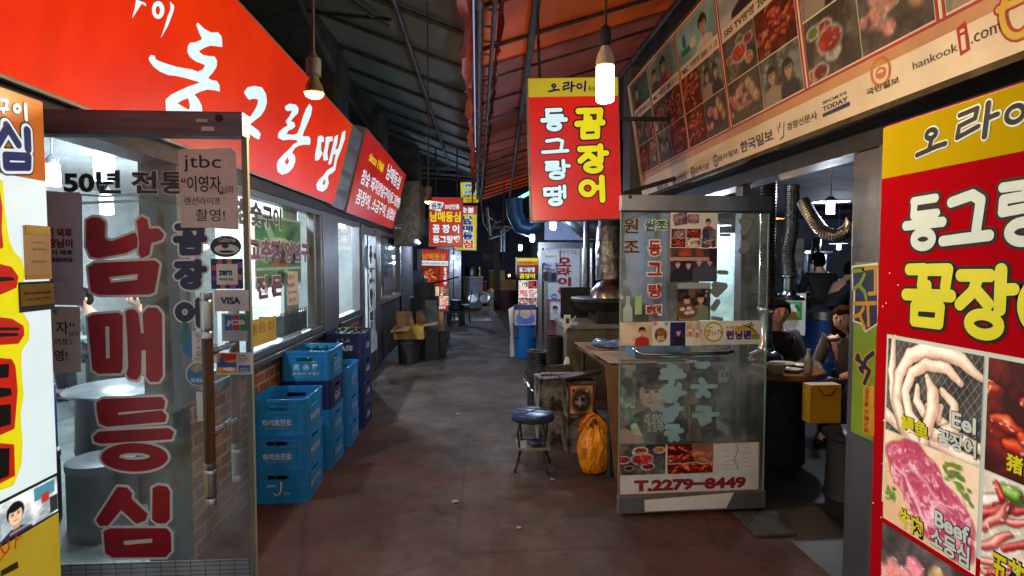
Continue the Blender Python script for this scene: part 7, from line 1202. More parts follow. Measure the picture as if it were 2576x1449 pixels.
for k, pts in enumerate(([(1206, 470, 9), (1215, 560, 10), (1240, 600, 11.5), (1262, 575, 12.5), (1275, 560, 13)], [(1222, 540, 9.5), (1250, 560, 11), (1290, 545, 12), (1330, 575, 12.5)], [(1230, 600, 10), (1262, 590, 11), (1305, 556, 12)], [(1225, 520, 8.5), (1232, 590, 9.2), (1244, 556, 9.6), (1236, 530, 10)])):
    b = MB(); b.use(CORD); b.tube([atY(Y, x, y) for x, y, Y in pts], .012 + .004 * k, 6); solo(b, 'cable', ['sagging cable at the valley of the canopy, reaching the hanging hood', 'thick slack cable running right below the orange canopy', 'loose cable crossing in front of the dark hood', 'looped cable hanging at the far end of the valley pipes'][k], 'cable', 'slack cables at the far end of the canopy')
# ================================================================== things on and behind the right front
FP = Frame((1.838, 0, 0), (0, -1, 0), (0, 0, 1)); z8 = lambda x, y: (1857 + x * .7192, 407.6 + y * .7192)
LIME = mat('lime_green_poster', '#7d9a16', '#6c880f', 2, .5); a0 = FP.uv(2142, 1085); a1 = FP.uv(2212, 660)
ps = thing('banner', 'lime green banner with cut-out letters and a running figure on the aluminium post', 'banner', (1.835, 2.6, a0[1])); b = MB(); b.use(LIME); b.slab(FP, a0[0], a0[1], a1[0], a1[1], .001, .004); b.build('sheet', ps)
z6 = lambda x, y: (1893 + x * .3126, 452.9 + y * .3126); b = MB()
def pz(pts): return [FP.uv(*z6(*p)) for p in pts]
shape(b, FP, [('p', pz([(805, 690), (1020, 665), (1020, 1160), (915, 1230), (880, 1160), (815, 1140), (822, 900), (808, 890)]))], [(0, .005, CREAM)], 60); shape(b, FP, [('p', pz([(818, 705), (1012, 682), (1012, 1150), (918, 1212), (890, 1150), (828, 1130), (836, 885), (820, 880)]))], [(0, .006, mat('deep_navy_print', '#17264e', '#121d3e', 6, .5))], 60)
ORY = mat('amber_print', '#d09a18', '#b8840e', 6, .5)
for m_, st in ((LIME, [[(820, 735), (900, 722)], [(912, 760), (880, 830), (825, 880)], [(870, 850), (915, 900), (928, 960)]]), (ORY, [[(900, 715), (1008, 700)], [(1000, 705), (1000, 910)], [(950, 915), (1000, 912)], [(828, 995), (1000, 990)], [(940, 995), (945, 1170)], [(905, 1030), (880, 1080), (828, 1100)], [(870, 1080), (915, 1190)]])): shape(b, FP, [('s', [(u, v, .0095) for u, v in pz(s_)]) for s_ in st], [(0, .007, m_)], 70)
z77 = lambda x, y: (1893 + x * .4373, 815.2 + y * .4373); pq = lambda pts: [FP.uv(*z77(*p)) for p in pts]
run = [[(618, 190), (620, 205)], [(628, 215), (650, 240)], [(650, 240), (680, 270), (650, 340)], [(650, 225), (660, 200), (700, 168)], [(650, 245), (625, 255), (640, 275)], [(620, 210), (605, 200), (612, 180)]]
shape(b, FP, [('s', [(u, v, .011) for u, v in pq(s_)]) for s_ in run] , [(.008, .005, ORY), (0, .006, NAVY)], 70); b.use(ORY); b.poly(FP, pq([(640, 372), (706, 350), (706, 650), (640, 625)]), .005)
F9 = Frame(FP.o, (0, 0, 1), (0, 1, 0)); ua = FP.uv(*z77(648, 620)); ub = FP.uv(*z77(680, 370)); txt(b, Frame(FP.P(ua[0], ua[1], .0), (0, 0, 1), (0, 1, 0)), '걷지말고 뛰어라!', (0, -(ub[0] - ua[0]), ub[1] - ua[1], 0), RDV, .02, .007)
b.build('lettering', ps)
# man with a bottle on the advertising board behind the glass door
YPm = 4.12; FM2 = Frame((0, YPm, 0), (1, .03, 0), (0, -.1, 1)); t = thing('poster_board', 'leaning advertising board of a man in black holding a green bottle, behind the right door', 'poster', (1.2, YPm, .2))
c = Cv(130, 150, (96, 84, 76), 9); c.no(3, (60, 52, 46), (140, 120, 106), .8); c.no(8, (190, 206, 206), (60, 70, 66), .6, mask=(c.X < .22) * (c.Y < .55) * 1.0)
c.po([(.02, 1.0), (.1, .78), (.22, .62), (.4, .55), (.62, .5), (.82, .56), (1, .7), (1, 1)], (26, 25, 28)); c.po([(.36, .44), (.62, .4), (.66, .54), (.48, .6)], (168, 130, 112))
c.el(.47, .34, .19, .2, (178, 140, 124), None, 1, .15); c.po([(.33, .36), (.36, .5), (.46, .545), (.56, .5), (.64, .36)], (182, 144, 128)); c.el(.47, .18, .23, .14, (32, 25, 25)); c.po([(.24, .18), (.28, .31), (.34, .22), (.46, .25), (.6, .24), (.66, .36), (.72, .22), (.6, .07), (.4, .06)], (30, 24, 25)); c.el(.655, .31, .03, .045, (164, 122, 106))
for x in (.39, .53): c.el(x, .345, .035, .016, (40, 28, 26)); c.st([(x - .05, .315), (x + .045, .31)], .009, (40, 30, 30))
c.st([(.445, .35), (.43, .43), (.455, .435)], .008, (140, 100, 88)); c.st([(.41, .485), (.49, .48)], .011, (150, 76, 72)); c.re(.1, .0, .16, .0, (0, 0, 0))
c.st([(.13, .55), (.17, .66)], .03, (40, 110, 60)); c.st([(.19, .72), (.3, .93)], .07, (34, 96, 52)); c.st([(.22, .78), (.29, .9)], .05, (190, 200, 160)); c.st([(.1, .84), (.2, .88)], .035, (176, 136, 118)); c.st([(.14, .91), (.3, .92)], .035, (172, 132, 114)); c.st([(.12, .97), (.34, .98)], .04, (168, 128, 112)); c.el(.06, .9, .09, .1, (172, 134, 116))
c.st([(.86, .9), (.95, 1)], .06, (36, 100, 56)); c.a = c.a * 1.3; c.grain(10)
a0 = FM2.uv(*F_(50, 872)); a1 = FM2.uv(*F_(598, 250)); b = MB(); b.use(mat('board_backing', '#3a3a3c', '#2a2a2c', 6, .6)); b.slab(FM2, a0[0] - .005, a0[1] - .3, a1[0] + .005, a1[1] + .005, -.02, -.001); b.build('backing', t); picture(FM2, (*a0, *a1), c, t, h=.002, m=pic_mat('glossy_poster_print', 0, .22))
b = MB(); ptxt(b, FM2, '이 맛이', F_(240, 722), F_(385, 632), WHITE, bold=.03, h=.004, skew=.1); ptxt(b, FM2, '청정라거', F_(262, 780), F_(430, 694), WHITE, bold=.03, h=.004, skew=.1); ptxt(b, FM2, 'TERRA', F_(140, 790), F_(205, 745), WHITE, bold=.03, h=.004); b.build('lettering', t)
for k, (pts, lb) in enumerate((([(602, 232), (640, 232), (690, 850), (600, 850)], 'tall cardboard sheet standing beside the man poster board'), ([(60, 220), (600, 226), (600, 262), (60, 300)], 'cardboard edge lying behind the top of the man poster board'))):
    q = [atY(4.2, *F_(*p)) for p in pts]; b = MB(); b.use(CARD); b.hexa([q[3], q[2], q[2] + Vector((0, .02, 0)), q[3] + Vector((0, .02, 0)), q[0], q[1], q[1] + Vector((0, .02, 0)), q[0] + Vector((0, .02, 0))]); solo(b, 'cardboard_sheet', lb, 'cardboard', 'cardboard sheets on the bench')
q0 = atY(4.35, *F_(170, 205)); q1 = atY(4.35, *F_(590, 110)); b = MB(); b.use(CB); b.box((q0.x, 4.33, .872), (q1.x, 4.62, .98)); b.box((q0.x - .01, 4.32, .98), (q1.x + .01, 4.63, .995)); solo(b, 'blue_tray', 'shallow blue plastic tray on the bench seen through the right door', 'tray')
sk = thing('socket_box', 'white surface box with two round sockets on the grey block wall', 'socket', (1.82, 4.2, .87)); q = atX(1.8, *F_(830, 335)); b = MB(); b.use(WHITE); b.box((1.80, q.y - .0, q.z - .06), (1.879, q.y + .17, q.z + .05)); b.build('box', sk, bevel=.006); b = MB(); b.use(BLACK); Fq = Frame((1.8, q.y, q.z), (1, 0, 0), (0, 0, 1)); 
for du in (.022, .056): b.poly(Fq, [(du + .014 * math.cos(t * .5236), .0 + .024 * math.sin(t * .5236)) for t in range(12)], .001)
b.build('socket_holes', sk)
# ================================================================== right room
TW = mat('varnished_table_wood', '#8a5c34', '#6a4424', 3, .22, stretch=(1, 6, 1)); 
def round_table(x, y, r_, label):
    t = thing('round_table', label, 'table', (x, y, 0), 'round wooden tables in the eatery'); b = MB(); b.use(TW); b.lathe([(r_ - .01, .705), (r_, .715), (r_, .742), (r_ - .008, .75)], (x, y, 0), 40); b.build('table_top', t); b = MB(); b.use(BLACK); b.lathe([(.26, 0), (.27, .02), (.25, .55), (.28, .6), (.28, .7)], (x, y, 0), 24); b.build('drum_base', t); return t
TX, TY = 2.40, 4.55
round_table(TX, TY, .40, 'round wooden table with dishes near the right doorway'); round_table(4.32, 7.9, .36, 'round wooden table deeper in the eatery behind the young man')
PORC = mat('cream_porcelain', '#c4b8a2', '#a89c88', 10, .25); TZ = .7505
def dish(x, y, r_, h, m, label, name='bowl', fill=None):
    b = MB(); b.use(m); b.lathe([(r_ * .5, 0), (r_ * .75, h * .35), (r_, h), (r_ * .93, h), (r_ * .65, h * .4), (.0001, h * .25)], (x, y, TZ), 18)
    if fill: b.use(fill); b.lathe([(r_ * .8, h * .72), (r_ * .5, h * 1.0), (.0001, h * 1.15)], (x, y, TZ), 14)
    return solo(b, name, label, name)
GREENS = mat('leafy_greens', '#4a6a2c', '#2e4a1c', 30, .6, bump=.4); KIM = mat('red_side_dish', '#8a3018', '#5c1c0c', 30, .5)
dish(2.3, 4.27, .075, .075, PORC, 'cream bowl at the front edge of the near round table'); dish(2.5, 4.55, .1, .03, PORC, 'flat plate of leafy greens on the near round table', 'plate', GREENS); dish(2.2, 4.62, .09, .05, PORC, 'cream bowl of red side dish near the exhaust hood', 'bowl', KIM); dish(2.45, 4.32, .07, .025, PORC, 'small plate left of the clear bottle', 'plate', KIM); dish(2.62, 4.5, .08, .025, PORC, 'small pale plate right of the clear bottle', 'plate'); dish(2.42, 4.76, .1, .04, STEEL_D, 'steel dish in front of the young man', 'dish')
b = MB(); b.use(mat('pale_bottle_glass', '#a8a498', '#7c6c44', 10, .1)); q = atZ(TZ, 2033, 940); b.lathe([(.026, 0), (.03, .005), (.031, .09), (.026, .13), (.013, .15), (.012, .17)], (q.x, q.y, TZ), 14); b.use(mat('pink_bottle_cap', '#b08078', None, 9, .5)); b.lathe([(.014, .17), (.014, .19)], (q.x, q.y, TZ), 10); solo(b, 'bottle', 'small clear bottle with pale cap at the front edge of the near round table', 'bottle')
b = MB(); b.use(mat('dark_cup_glass', '#3a2a1c', '#241a12', 10, .15)); b.lathe([(.028, 0), (.034, .09), (.03, .088), (.026, .01), (.0001, .01)], (2.46, 4.86, TZ), 14); solo(b, 'cup', 'dark glass of drink by the hand of the young man', 'cup')
b = MB(); b.use(BLACK); b.box((2.40, 4.32, TZ), (2.56, 4.38, TZ + .015)); solo(b, 'phone', 'dark phone lying on the near round table', 'phone')
def stool2(x, y, label):
    t = thing('stool', label, 'stool', (x, y, 0), 'black drum stools in the eatery'); b = MB(); b.use(mat('dark_stool_vinyl', '#26262a', '#1a1a1d', 8, .45)); b.lathe([(.0001, .46), (.15, .458), (.17, .445), (.17, .41), (.15, .4)], (x, y, 0), 24); b.build('seat', t); b = MB(); b.use(BLACK); b.lathe([(.17, 0), (.15, .05), (.14, .395)], (x, y, 0), 20); b.build('drum', t)
stool2(2.55, 3.75, 'black drum stool in front of the near round table'); stool2(2.8, 5.2, 'black drum stool under the young man in black'); stool2(3.22, 4.95, 'black drum stool under the diner half hidden by the post')
yb = thing('shopping_bag', 'yellow paper carrier bag with red handles standing on the front drum stool', 'bag', (2.72, 3.95, .46)); q0 = atY(3.9, 2038, 1003); q1 = atY(3.9, 2118, 968); b = MB(); b.use(mat('yellow_bag_paper', '#c8900c', '#b07c08', 5, .5)); b.box((q0.x, 3.9, .462), (q1.x, 4.0, q1.z)); b.build('bag_body', yb, bevel=.004); b = MB(); b.use(RDV); xx = (q0.x + q1.x) / 2; b.tube([(xx - .06, 3.896, q1.z - .02), (xx - .02, 3.892, q1.z - .07), (xx + .03, 3.892, q1.z - .07), (xx + .07, 3.896, q1.z - .02)], .005, 6); b.build('handle', yb)
# flexible exhaust tubes
FLEX = mat('flexible_foil_tube', '#a8a49c', '#6c6660', 20, .28, 1)
def flex(pts, r_, label, hood=None):
    t = thing('exhaust_tube', label, 'exhaust tube', pts[-1], 'flexible exhaust tubes in the eatery'); P = [Vector(p) for p in pts]; out = []
    for a, c_ in zip(P[:-1], P[1:]):
        n_ = max(2, int((c_ - a).length / .012)); out += [a.lerp(c_, i / n_) for i in range(n_)]
    for _ in range(20): out = [out[0]] + [(out[i - 1] + out[i] * 2 + out[i + 1]) / 4 for i in range(1, len(out) - 1)] + [out[-1]]
    b = MB(); b.use(FLEX); b.tube(out, [r_ * (1.0 if i % 2 else .9) for i in range(len(out))], 14, True, False); b.build('tube', t)
    if hood:
        x, y, z = pts[-1]; b = MB(); b.use(CHROME); b.lathe([(r_ * 1.0, 0), (r_ * 1.1, -.01), (r_ * 1.1, -.03), (r_ * .8, -.05), (r_ * .8, -hood + .12), (r_ * 1.0, -hood + .1), (r_ * 1.1, -hood + .06), (r_ * 2.0, -hood + .03), (r_ * 2.2, -hood)], (x, y, z), 20, True, 1, 1, False); b.build('hood', t)
    return t
q = atY(4.5, 1928, 770); flex([(q.x, 4.5, 2.5), (q.x, 4.5, 1.9), (q.x, 4.5, q.z)], .062, 'ribbed foil exhaust tube coming down to the near round table', .42)
q = atY(6.6, 1984, 690); flex([(q.x + .02, 6.6, 2.5), (q.x + .02, 6.6, 1.95), (q.x - .03, 6.6, 1.7), (q.x, 6.6, q.z)], .085, 'ribbed exhaust tube with a steel nozzle in the middle of the eatery', .3)
flex([atY(5.2, 2020, 505), atY(5.1, 2040, 545), atY(5.0, 2070, 585), atY(4.9, 2105, 596), atY(4.8, 2140, 575), atY(4.7, 2150, 545)], .06, 'brown foil exhaust tube sagging under the round eatery lamp')
flex([atY(9.5, 2055, 600), atY(9.5, 2052, 630), atY(9.4, 2045, 660)], .07, 'short pale exhaust tube far back in the eatery')
# lamps of the right room
def room_lamp(Y, x, y, label, m, k=1.0, shade=True, mt=None, group='cylinder lamps inside the eatery', watts=70, lc='#e2eeff'):
    p = atY(Y, x, y); t = thing('cylinder_lamp', label, 'lamp', p, group); b = MB(); b.use(m); b.lathe([(.0001, -.07 * k), (.04 * k, -.07 * k), (.043 * k, -.065 * k), (.043 * k, .065 * k), (.03 * k, .07 * k)], p, 18); b.build('glow_tube', t); b = MB(); b.use(mt or mat('white_enamel_shade', '#a8acb4', '#8c9098', 9, .4))
    if shade: b.lathe([(.05 * k, .075 * k), (.19 * k, .06 * k), (.19 * k, .064 * k), (.05 * k, .09 * k), (.03 * k, .12 * k)], p, 24)
    else: b.lathe([(.03 * k, .07 * k), (.035 * k, .1 * k), (.01, .13 * k)], p, 14)
    glow(t, p + Vector((0, 0, -.07 * k - .05)), watts * k * k, lc, .04)
    b.tube([p + Vector((0, 0, .1 * k)), Vector((p.x, p.y, 2.56 if x > 1200 else 2.76))], .006, 6); b.build('shade', t)
room_lamp(5.2, 2089, 522, 'bright white cylinder lamp under a flat disc shade in the eatery', COOL, .85); room_lamp(5.0, 1941, 560, 'small orange lamp under an amber dish shade behind the glass door', WARMB, .55, True, mat('amber_glass_shade', '#b8741c', '#98590e', 8, .4), watts=55, lc='#ffd0a0'); room_lamp(9.8, 2110, 620, 'farthest cylinder lamp half hidden by the sagging exhaust tube', COOL, .8); room_lamp(6.4, 1800, 580, 'cylinder lamp seen through the right glass door', COOL, .9)
# back of the right room
FBk = Frame((0, 8.98, 0), (1, 0, 0), (0, 0, 1)); a0 = FBk.uv(*z6(225, 725)); a1 = FBk.uv(*z6(412, 472)); cl = thing('wall_calendar', 'large white month calendar on the far eatery wall', 'calendar', FBk.P(*a0)); b = MB(); b.use(WHITE); b.slab(FBk, *a0, *a1, .001, .01)
dw = (a1[0] - a0[0]) / 7.4; k = 1
for row_ in range(5):
    for cc in range(7):
        if (row_ == 0 and cc < 2) or k > 31: continue
        x = a0[0] + .03 + cc * dw; y = a1[1] - .25 - row_ * .2; txt(b, FBk, str(k), (x, y, x + dw * (.3 if k < 10 else .55), y + .09), RDV if cc == 0 else NAVY, .03, .012); k += 1
b.build('sheet', cl)
FGp = Frame((0, 7.0, 0), (1, 0, 0), (0, 0, 1)); a0 = FGp.uv(*z6(205, 1125)); a1 = FGp.uv(*z6(432, 912)); gp = thing('drink_poster', 'white edged green drink poster behind the deeper round table', 'poster', FGp.P(a0[0], a0[1])); b = MB(); b.use(WHITE); b.slab(FGp, a0[0], a0[1] - .2, a1[0], a1[1], -.02, -.002); b.build('board', gp)
def drink(w, h, seed):
    c = Cv(w, h, (60, 140, 70), seed); c.no(2, (40, 120, 60), (130, 186, 110), .8); c.el(.5, .25, .12, .1, (214, 226, 222)); c.el(.34, .32, .1, .09, (200, 216, 214)); c.re(.32, .5, .72, .95, (190, 110, 40)); c.re(.32, .44, .72, .58, (226, 222, 206)); c.el(.52, .4, .16, .1, (226, 222, 210)); c.st([(.14, .5), (.3, .3)], .05, (30, 90, 44)); c.st([(.86, .5), (.7, .25)], .05, (30, 90, 44)); c.st([(.15, .8), (.2, .6)], .03, (230, 234, 230)); return c.grain(10)
picture(FGp, (a0[0] + .06, a0[1], a1[0] - .05, a1[1] - .1), drink(44, 42, 5), gp, h=.002)
q = atZ(.0, 2075, 900); b = MB(); b.use(mat('dark_blue_drum', '#12386c', '#0d2a54', 4, .45)); b.lathe([(.26, 0), (.27, .3), (.28, .32), (.27, .34), (.27, .8), (.28, .83), (.24, .85)], (4.55, 7.3, 0), 22); b.use(STEEL); b.lathe([(.2, .851), (.2, .95), (.16, .95)], (4.55, 7.3, 0), 18); solo(b, 'blue_drum', 'dark blue plastic drum under a steel pan deep in the eatery', 'drum')
b = MB(); b.use(mat('kitchen_steel', '#9fa8b8', '#5c6474', 14, .3, .9))
for k in range(8): x = 5.5 + k * .12; b.tube([(x, 10.2, 1.2), (x + .02, 10.2, 1.6 + .12 * (k % 3))], .035, 8)
b.box((5.3, 10.3, 1.1), (6.6, 10.6, 1.18)); b.box((5.3, 10.35, 1.75), (6.6, 10.6, 1.79)); solo(b, 'kitchen_rack', 'steel kitchen rack with hanging utensils at the back of the eatery', 'rack')
b = MB(); b.use(BLACK)
for k in range(3): b.tube([atY(5.6, x, y) + Vector((0, .03 * k, 0)) for x, y in ((1948 + 3 * k, 600), (1944, 625 + 6 * k), (1950 + 4 * k, 645), (1942, 660), (1938 - 2 * k, 668))], .012, 6)
solo(b, 'cable', 'bunch of black cables hanging left of the far calendar', 'cable')
# ================================================================== people
def skin(name, V, E, R, parent, m, sub=1, extra=None):
    me = bpy.data.meshes.new('tmp'); me.from_pydata([tuple(v) for v in V], E, []); ob = bpy.data.objects.new('tmp', me); COL.objects.link(ob); ob.modifiers.new('skin', 'SKIN')
    for i, (sv, r_) in enumerate(zip(me.skin_vertices[0].data, R)): sv.radius = (r_, r_) if not isinstance(r_, tuple) else r_; sv.use_root = i == 0
    sm = ob.modifiers.new('sub', 'SUBSURF'); sm.levels = sm.render_levels = sub
    e = bpy.data.meshes.new_from_object(ob.evaluated_get(bpy.context.evaluated_depsgraph_get())); b = MB(); b.use(m); b.add([v.co[:] for v in e.vertices], [tuple(p.vertices) for p in e.polygons], True)
    bpy.data.objects.remove(ob); bpy.data.meshes.remove(me); bpy.data.meshes.remove(e)
    if extra: extra(b)
    return b.build(name, parent, auto=180)
SKIN = mat('warm_skin', '#cf9f84', '#be8c72', 8, .5); HAIR = mat('black_hair', '#0c0a09', '#17130f', 30, .9, bump=.3, spec=0); HAIRB = mat('brown_hair', '#3a2014', '#24140c', 30, .9, bump=.3, spec=0); LIP = mat('lip_tone', '#8e4c44', None, 9, .5); EYE = mat('dark_eye', '#17120f', None, 9, .3)
def person(label, x, y, yaw, shirt, trousers, hair=HAIR, seat=.46, lean=.1, tilt=.15, armf=.3, standing=False, longhair=False, s=1.0, group=None):
    t = thing('person', label, 'person', (x, y, 0), group); c_, n_ = math.cos(yaw), math.sin(yaw)
    W = lambda p: Vector((x + (p[0] * c_ - p[1] * n_) * s, y + (p[0] * n_ + p[1] * c_) * s, p[2] * s if not standing else p[2] * s))      # local y is forward
    hz = .92 if standing else seat + .08; L = lean
    J = {'pel': (0, 0, hz), 'sp': (0, L * .35, hz + .2), 'ch': (0, L * .8, hz + .4), 'nk': (0, L * 1.15, hz + .53), 'hb': (0, L * 1.25 + .02, hz + .6), 'hd': (0, L * 1.3 + .05, hz + .68), 'ht': (0, L * 1.3 + .05, hz + .76)}
    for sd, g in ((-1, 'l'), (1, 'r')):
        J[g + 'sh'] = (sd * .18, L * .95, hz + .46); J[g + 'el'] = (sd * .24, L + .08, hz + .2); J[g + 'wr'] = (sd * .13, L + armf, hz + .2 if not standing else hz + .14); J[g + 'hp'] = (sd * .09, .0, hz)
        if standing: J[g + 'kn'] = (sd * .1, .02, .5); J[g + 'an'] = (sd * .1, -.02, .08); J[g + 'to'] = (sd * .11, .12, .03)
        else: J[g + 'kn'] = (sd * .11, .42, hz + .02); J[g + 'an'] = (sd * .12, .38, .09); J[g + 'to'] = (sd * .13, .52, .03)
    names = list(J); V = [W(J[k]) for k in names]; ix = {k: i for i, k in enumerate(names)}
    RR = {'pel': .13, 'sp': .115, 'ch': .13, 'nk': .055, 'hb': .052, 'hd': (.082, .095), 'ht': (.07, .08), 'sh': .06, 'el': .043, 'wr': .028, 'hp': .085, 'kn': .058, 'an': .04, 'to': .035}
    R = [RR[k] if k in RR else RR[k[1:]] for k in names]; R = [tuple(v * s for v in q) if isinstance(q, tuple) else q * s for q in R]
    E = [('pel', 'sp'), ('sp', 'ch'), ('ch', 'nk'), ('nk', 'hb'), ('hb', 'hd'), ('hd', 'ht')]
    for g in 'lr': E += [('ch', g + 'sh'), (g + 'sh', g + 'el'), (g + 'el', g + 'wr'), ('pel', g + 'hp'), (g + 'hp', g + 'kn'), (g + 'kn', g + 'an'), (g + 'an', g + 'to')]
    E = [(ix[a], ix[b_]) for a, b_ in E]
    for g, sd in (('l', -1), ('r', 1)):            # palm, four fingers of unequal length and a thumb
        w = Vector(J[g + 'wr']); pm = w + Vector((-sd * .02, .055, -.005)); V.append(W(pm)); R.append(.026 * s); E.append((ix[g + 'wr'], len(V) - 1)); pi = len(V) - 1
        for k, ln in enumerate((.062, .072, .068, .052)):
            o_ = Vector(((k - 1.5) * .018, .03, 0)); a = pm + o_; m_ = a + Vector((0, ln * .5, -.006)); e_ = a + Vector((-sd * .004, ln * .8, -.03))
            for q in (a, m_, e_): V.append(W(q)); R.append(.009 * s)
            k0 = len(V) - 3; E += [(pi, k0), (k0, k0 + 1), (k0 + 1, k0 + 2)]
        th = [pm + Vector((-sd * .03, .0, 0)), pm + Vector((-sd * .045, .03, -.008))]
        for q in th: V.append(W(q)); R.append(.01 * s)
        E += [(pi, len(V) - 2), (len(V) - 2, len(V) - 1)]
    hd = Vector(J['hd']); f = lambda dx, dy, dz: W(hd + Vector((dx, dy, dz)))
    def feat(b):
        b.use(SKIN); b.ball(f(0, .015, .015), (.078 * s, .09 * s, .115 * s), 16, 12); b.tube([f(0, .098, .02), f(0, .115, -.012), f(0, .098, -.022)], [.008 * s, .015 * s, .01 * s], 8); b.ball(f(-.08, .0, .0), (.013 * s, .02 * s, .03 * s), 8, 6); b.ball(f(.08, .0, .0), (.013 * s, .02 * s, .03 * s), 8, 6); b.use(EYE)
        for sd in (-1, 1): b.ball(f(sd * .033, .09, .022), (.014 * s, .01 * s, .006 * s), 8, 6); b.tube([f(sd * .018, .096, .043), f(sd * .05, .088, .045)], .004 * s, 5)
        b.use(LIP); b.tube([f(-.022, .094, -.052), f(0, .1, -.05), f(.022, .094, -.052)], .006 * s, 6)
    skin('body', V, E, R, t, SKIN, 1, feat)
    b = MB(); b.use(hair); b.ball(f(0, -.008, .055), (.092 * s, .1 * s, .092 * s), 16, 10); b.ball(f(0, -.04, .0), (.088 * s, .07 * s, .1 * s), 14, 10); b.ball(f(-.015, .045, .082), (.076 * s, .05 * s, .045 * s), 12, 8); b.ball(f(-.07, .02, .04), (.022 * s, .05 * s, .055 * s), 10, 8); b.ball(f(.07, .02, .04), (.022 * s, .05 * s, .055 * s), 10, 8)
    if longhair: b.ball(f(-.075, -.01, -.03), (.03 * s, .06 * s, .13 * s), 10, 8); b.ball(f(.075, -.01, -.03), (.03 * s, .06 * s, .13 * s), 10, 8); b.ball(f(0, -.06, -.05), (.085 * s, .05 * s, .14 * s), 12, 8)
    b.build('hair', t, auto=180)
    ks = ['pel', 'sp', 'ch', 'nk', 'lsh', 'lel', 'rsh', 'rel', 'lwr', 'rwr']; i2 = {k: i for i, k in enumerate(ks)}; rr = {'pel': .148, 'sp': .136, 'ch': .15, 'nk': .062, 'sh': .078, 'el': .058, 'wr': .04}
    V2 = [W(J[k]) for k in ks]; V2[3] = V2[3] - Vector((0, 0, .03)); R2 = [(rr[k] if k in rr else rr[k[1:]]) * s for k in ks]
    for k in ('lwr', 'rwr'): V2[i2[k]] = V2[i2[k]].lerp(V2[i2[k[0] + 'el']], .12)
    skin('shirt', V2, [(i2[a], i2[b_]) for a, b_ in (('pel', 'sp'), ('sp', 'ch'), ('ch', 'nk'), ('ch', 'lsh'), ('lsh', 'lel'), ('lel', 'lwr'), ('ch', 'rsh'), ('rsh', 'rel'), ('rel', 'rwr'))], R2, t, shirt, 1)
    ks = ['pel', 'lhp', 'lkn', 'lan', 'rhp', 'rkn', 'ran']; i3 = {k: i for i, k in enumerate(ks)}; rr = {'pel': .15, 'hp': .1, 'kn': .074, 'an': .058}
    skin('trousers', [W(J[k]) for k in ks], [(i3[a], i3[b_]) for a, b_ in (('pel', 'lhp'), ('lhp', 'lkn'), ('lkn', 'lan'), ('pel', 'rhp'), ('rhp', 'rkn'), ('rkn', 'ran'))], [(rr[k] if k in rr else rr[k[1:]]) * s for k in ks], t, trousers, 1)
    for g in 'lr': b = MB(); b.use(BLACK); b.ball(W(Vector(J[g + 'to']) + Vector((0, -.07, .015))), (.05 * s, .05 * s, .045 * s), 10, 8); b.ball(W(Vector(J[g + 'to']) + Vector((0, .0, .008))), (.045 * s, .045 * s, .035 * s), 10, 8); b.build('shoe', t)
    return t
BLK = mat('black_cotton', '#141418', '#1c1c21', 14, .85); JEAN = mat('dark_denim', '#1c2230', '#151a26', 20, .9); GREYK = mat('grey_knit', '#5a5652', '#47433f', 30, .9); OLIVE = mat('olive_jacket', '#4a5030', '#3a4026', 14, .85); PALEB = mat('pale_shirt', '#8c98a0', '#78848c', 14, .85)
q = atY(5.25, 1942, 800); person('young man in a black top seated at the near round table behind the exhaust hood', q.x + .02, 5.3, math.radians(168), BLK, JEAN, s=.93, lean=.16)
q = atY(4.95, 2128, 812); person('brown haired diner in grey knit half hidden behind the aluminium post', q.x + .1, 5.0, math.radians(130), GREYK, BLK, HAIRB, s=.9, lean=.2, longhair=True)
q = atY(8.3, 2062, 690); person('person in black standing with back turned at the far eatery counter', q.x, 8.25, math.radians(-10), BLK, BLK, s=1.0, lean=.06, standing=True)
q = atY(7.6, 2112, 690); person('dark haired cook bending at the counter right of the standing person', q.x + .05, 7.9, math.radians(-75), BLK, JEAN, s=.92, lean=.3, standing=True)
# ================================================================== left room
def left_lamp(Y, x, y, label, k=1.3, m=COOL, shade=False, watts=62): room_lamp(Y, x, y, label, m, k, shade, None, 'white lantern lamps in the bright left room', watts)
left_lamp(4.3, 262, 418, 'large white lantern lamp seen above the 50년 lettering', 1.5); left_lamp(6.4, 268, 514, 'smaller white lantern lamp below the 50년 lettering', 1.5); left_lamp(3.9, 132, 440, 'warm orange white lamp at the edge of the lit standing sign', 1.0, lit('warm_room_lamp', '#ffc890', 4), watts=40); left_lamp(7.0, 690, 470, 'white lantern lamp added near the ceiling to brighten the shop window', 1.4); left_lamp(7.4, 722, 500, 'white lantern lamp added near the strip blind to brighten the large shop window', 1.1, watts=130); left_lamp(9.6, 860, 560, 'white lantern lamp added to brighten the second shop unit', 1.2); left_lamp(3.6, 420, 330, 'unseen white lantern lamp added behind the handwritten paper to brighten the room', 1.2)  # lanterns behind the windows and the paper are added to brighten the room
tx, ty = -2.42, 4.05; t = thing('drum_table', 'round steel topped drum table inside the left doorway', 'table', (tx, ty, 0)); b = MB(); b.use(mat('polished_table_steel', '#b4bcc0', '#8e969a', 5, .22, 1)); b.lathe([(.30, .735), (.33, .74), (.335, .755), (.32, .765), (.0001, .76)], (tx, ty, 0), 36); b.build('table_top', t); b = MB(); b.use(mat('black_drum_paint', '#111516', '#0c0f10', 5, .5)); b.lathe([(.26, 0), (.27, .02), (.27, .35), (.275, .37), (.27, .39), (.26, .73)], (tx, ty, 0), 28); b.build('drum', t)
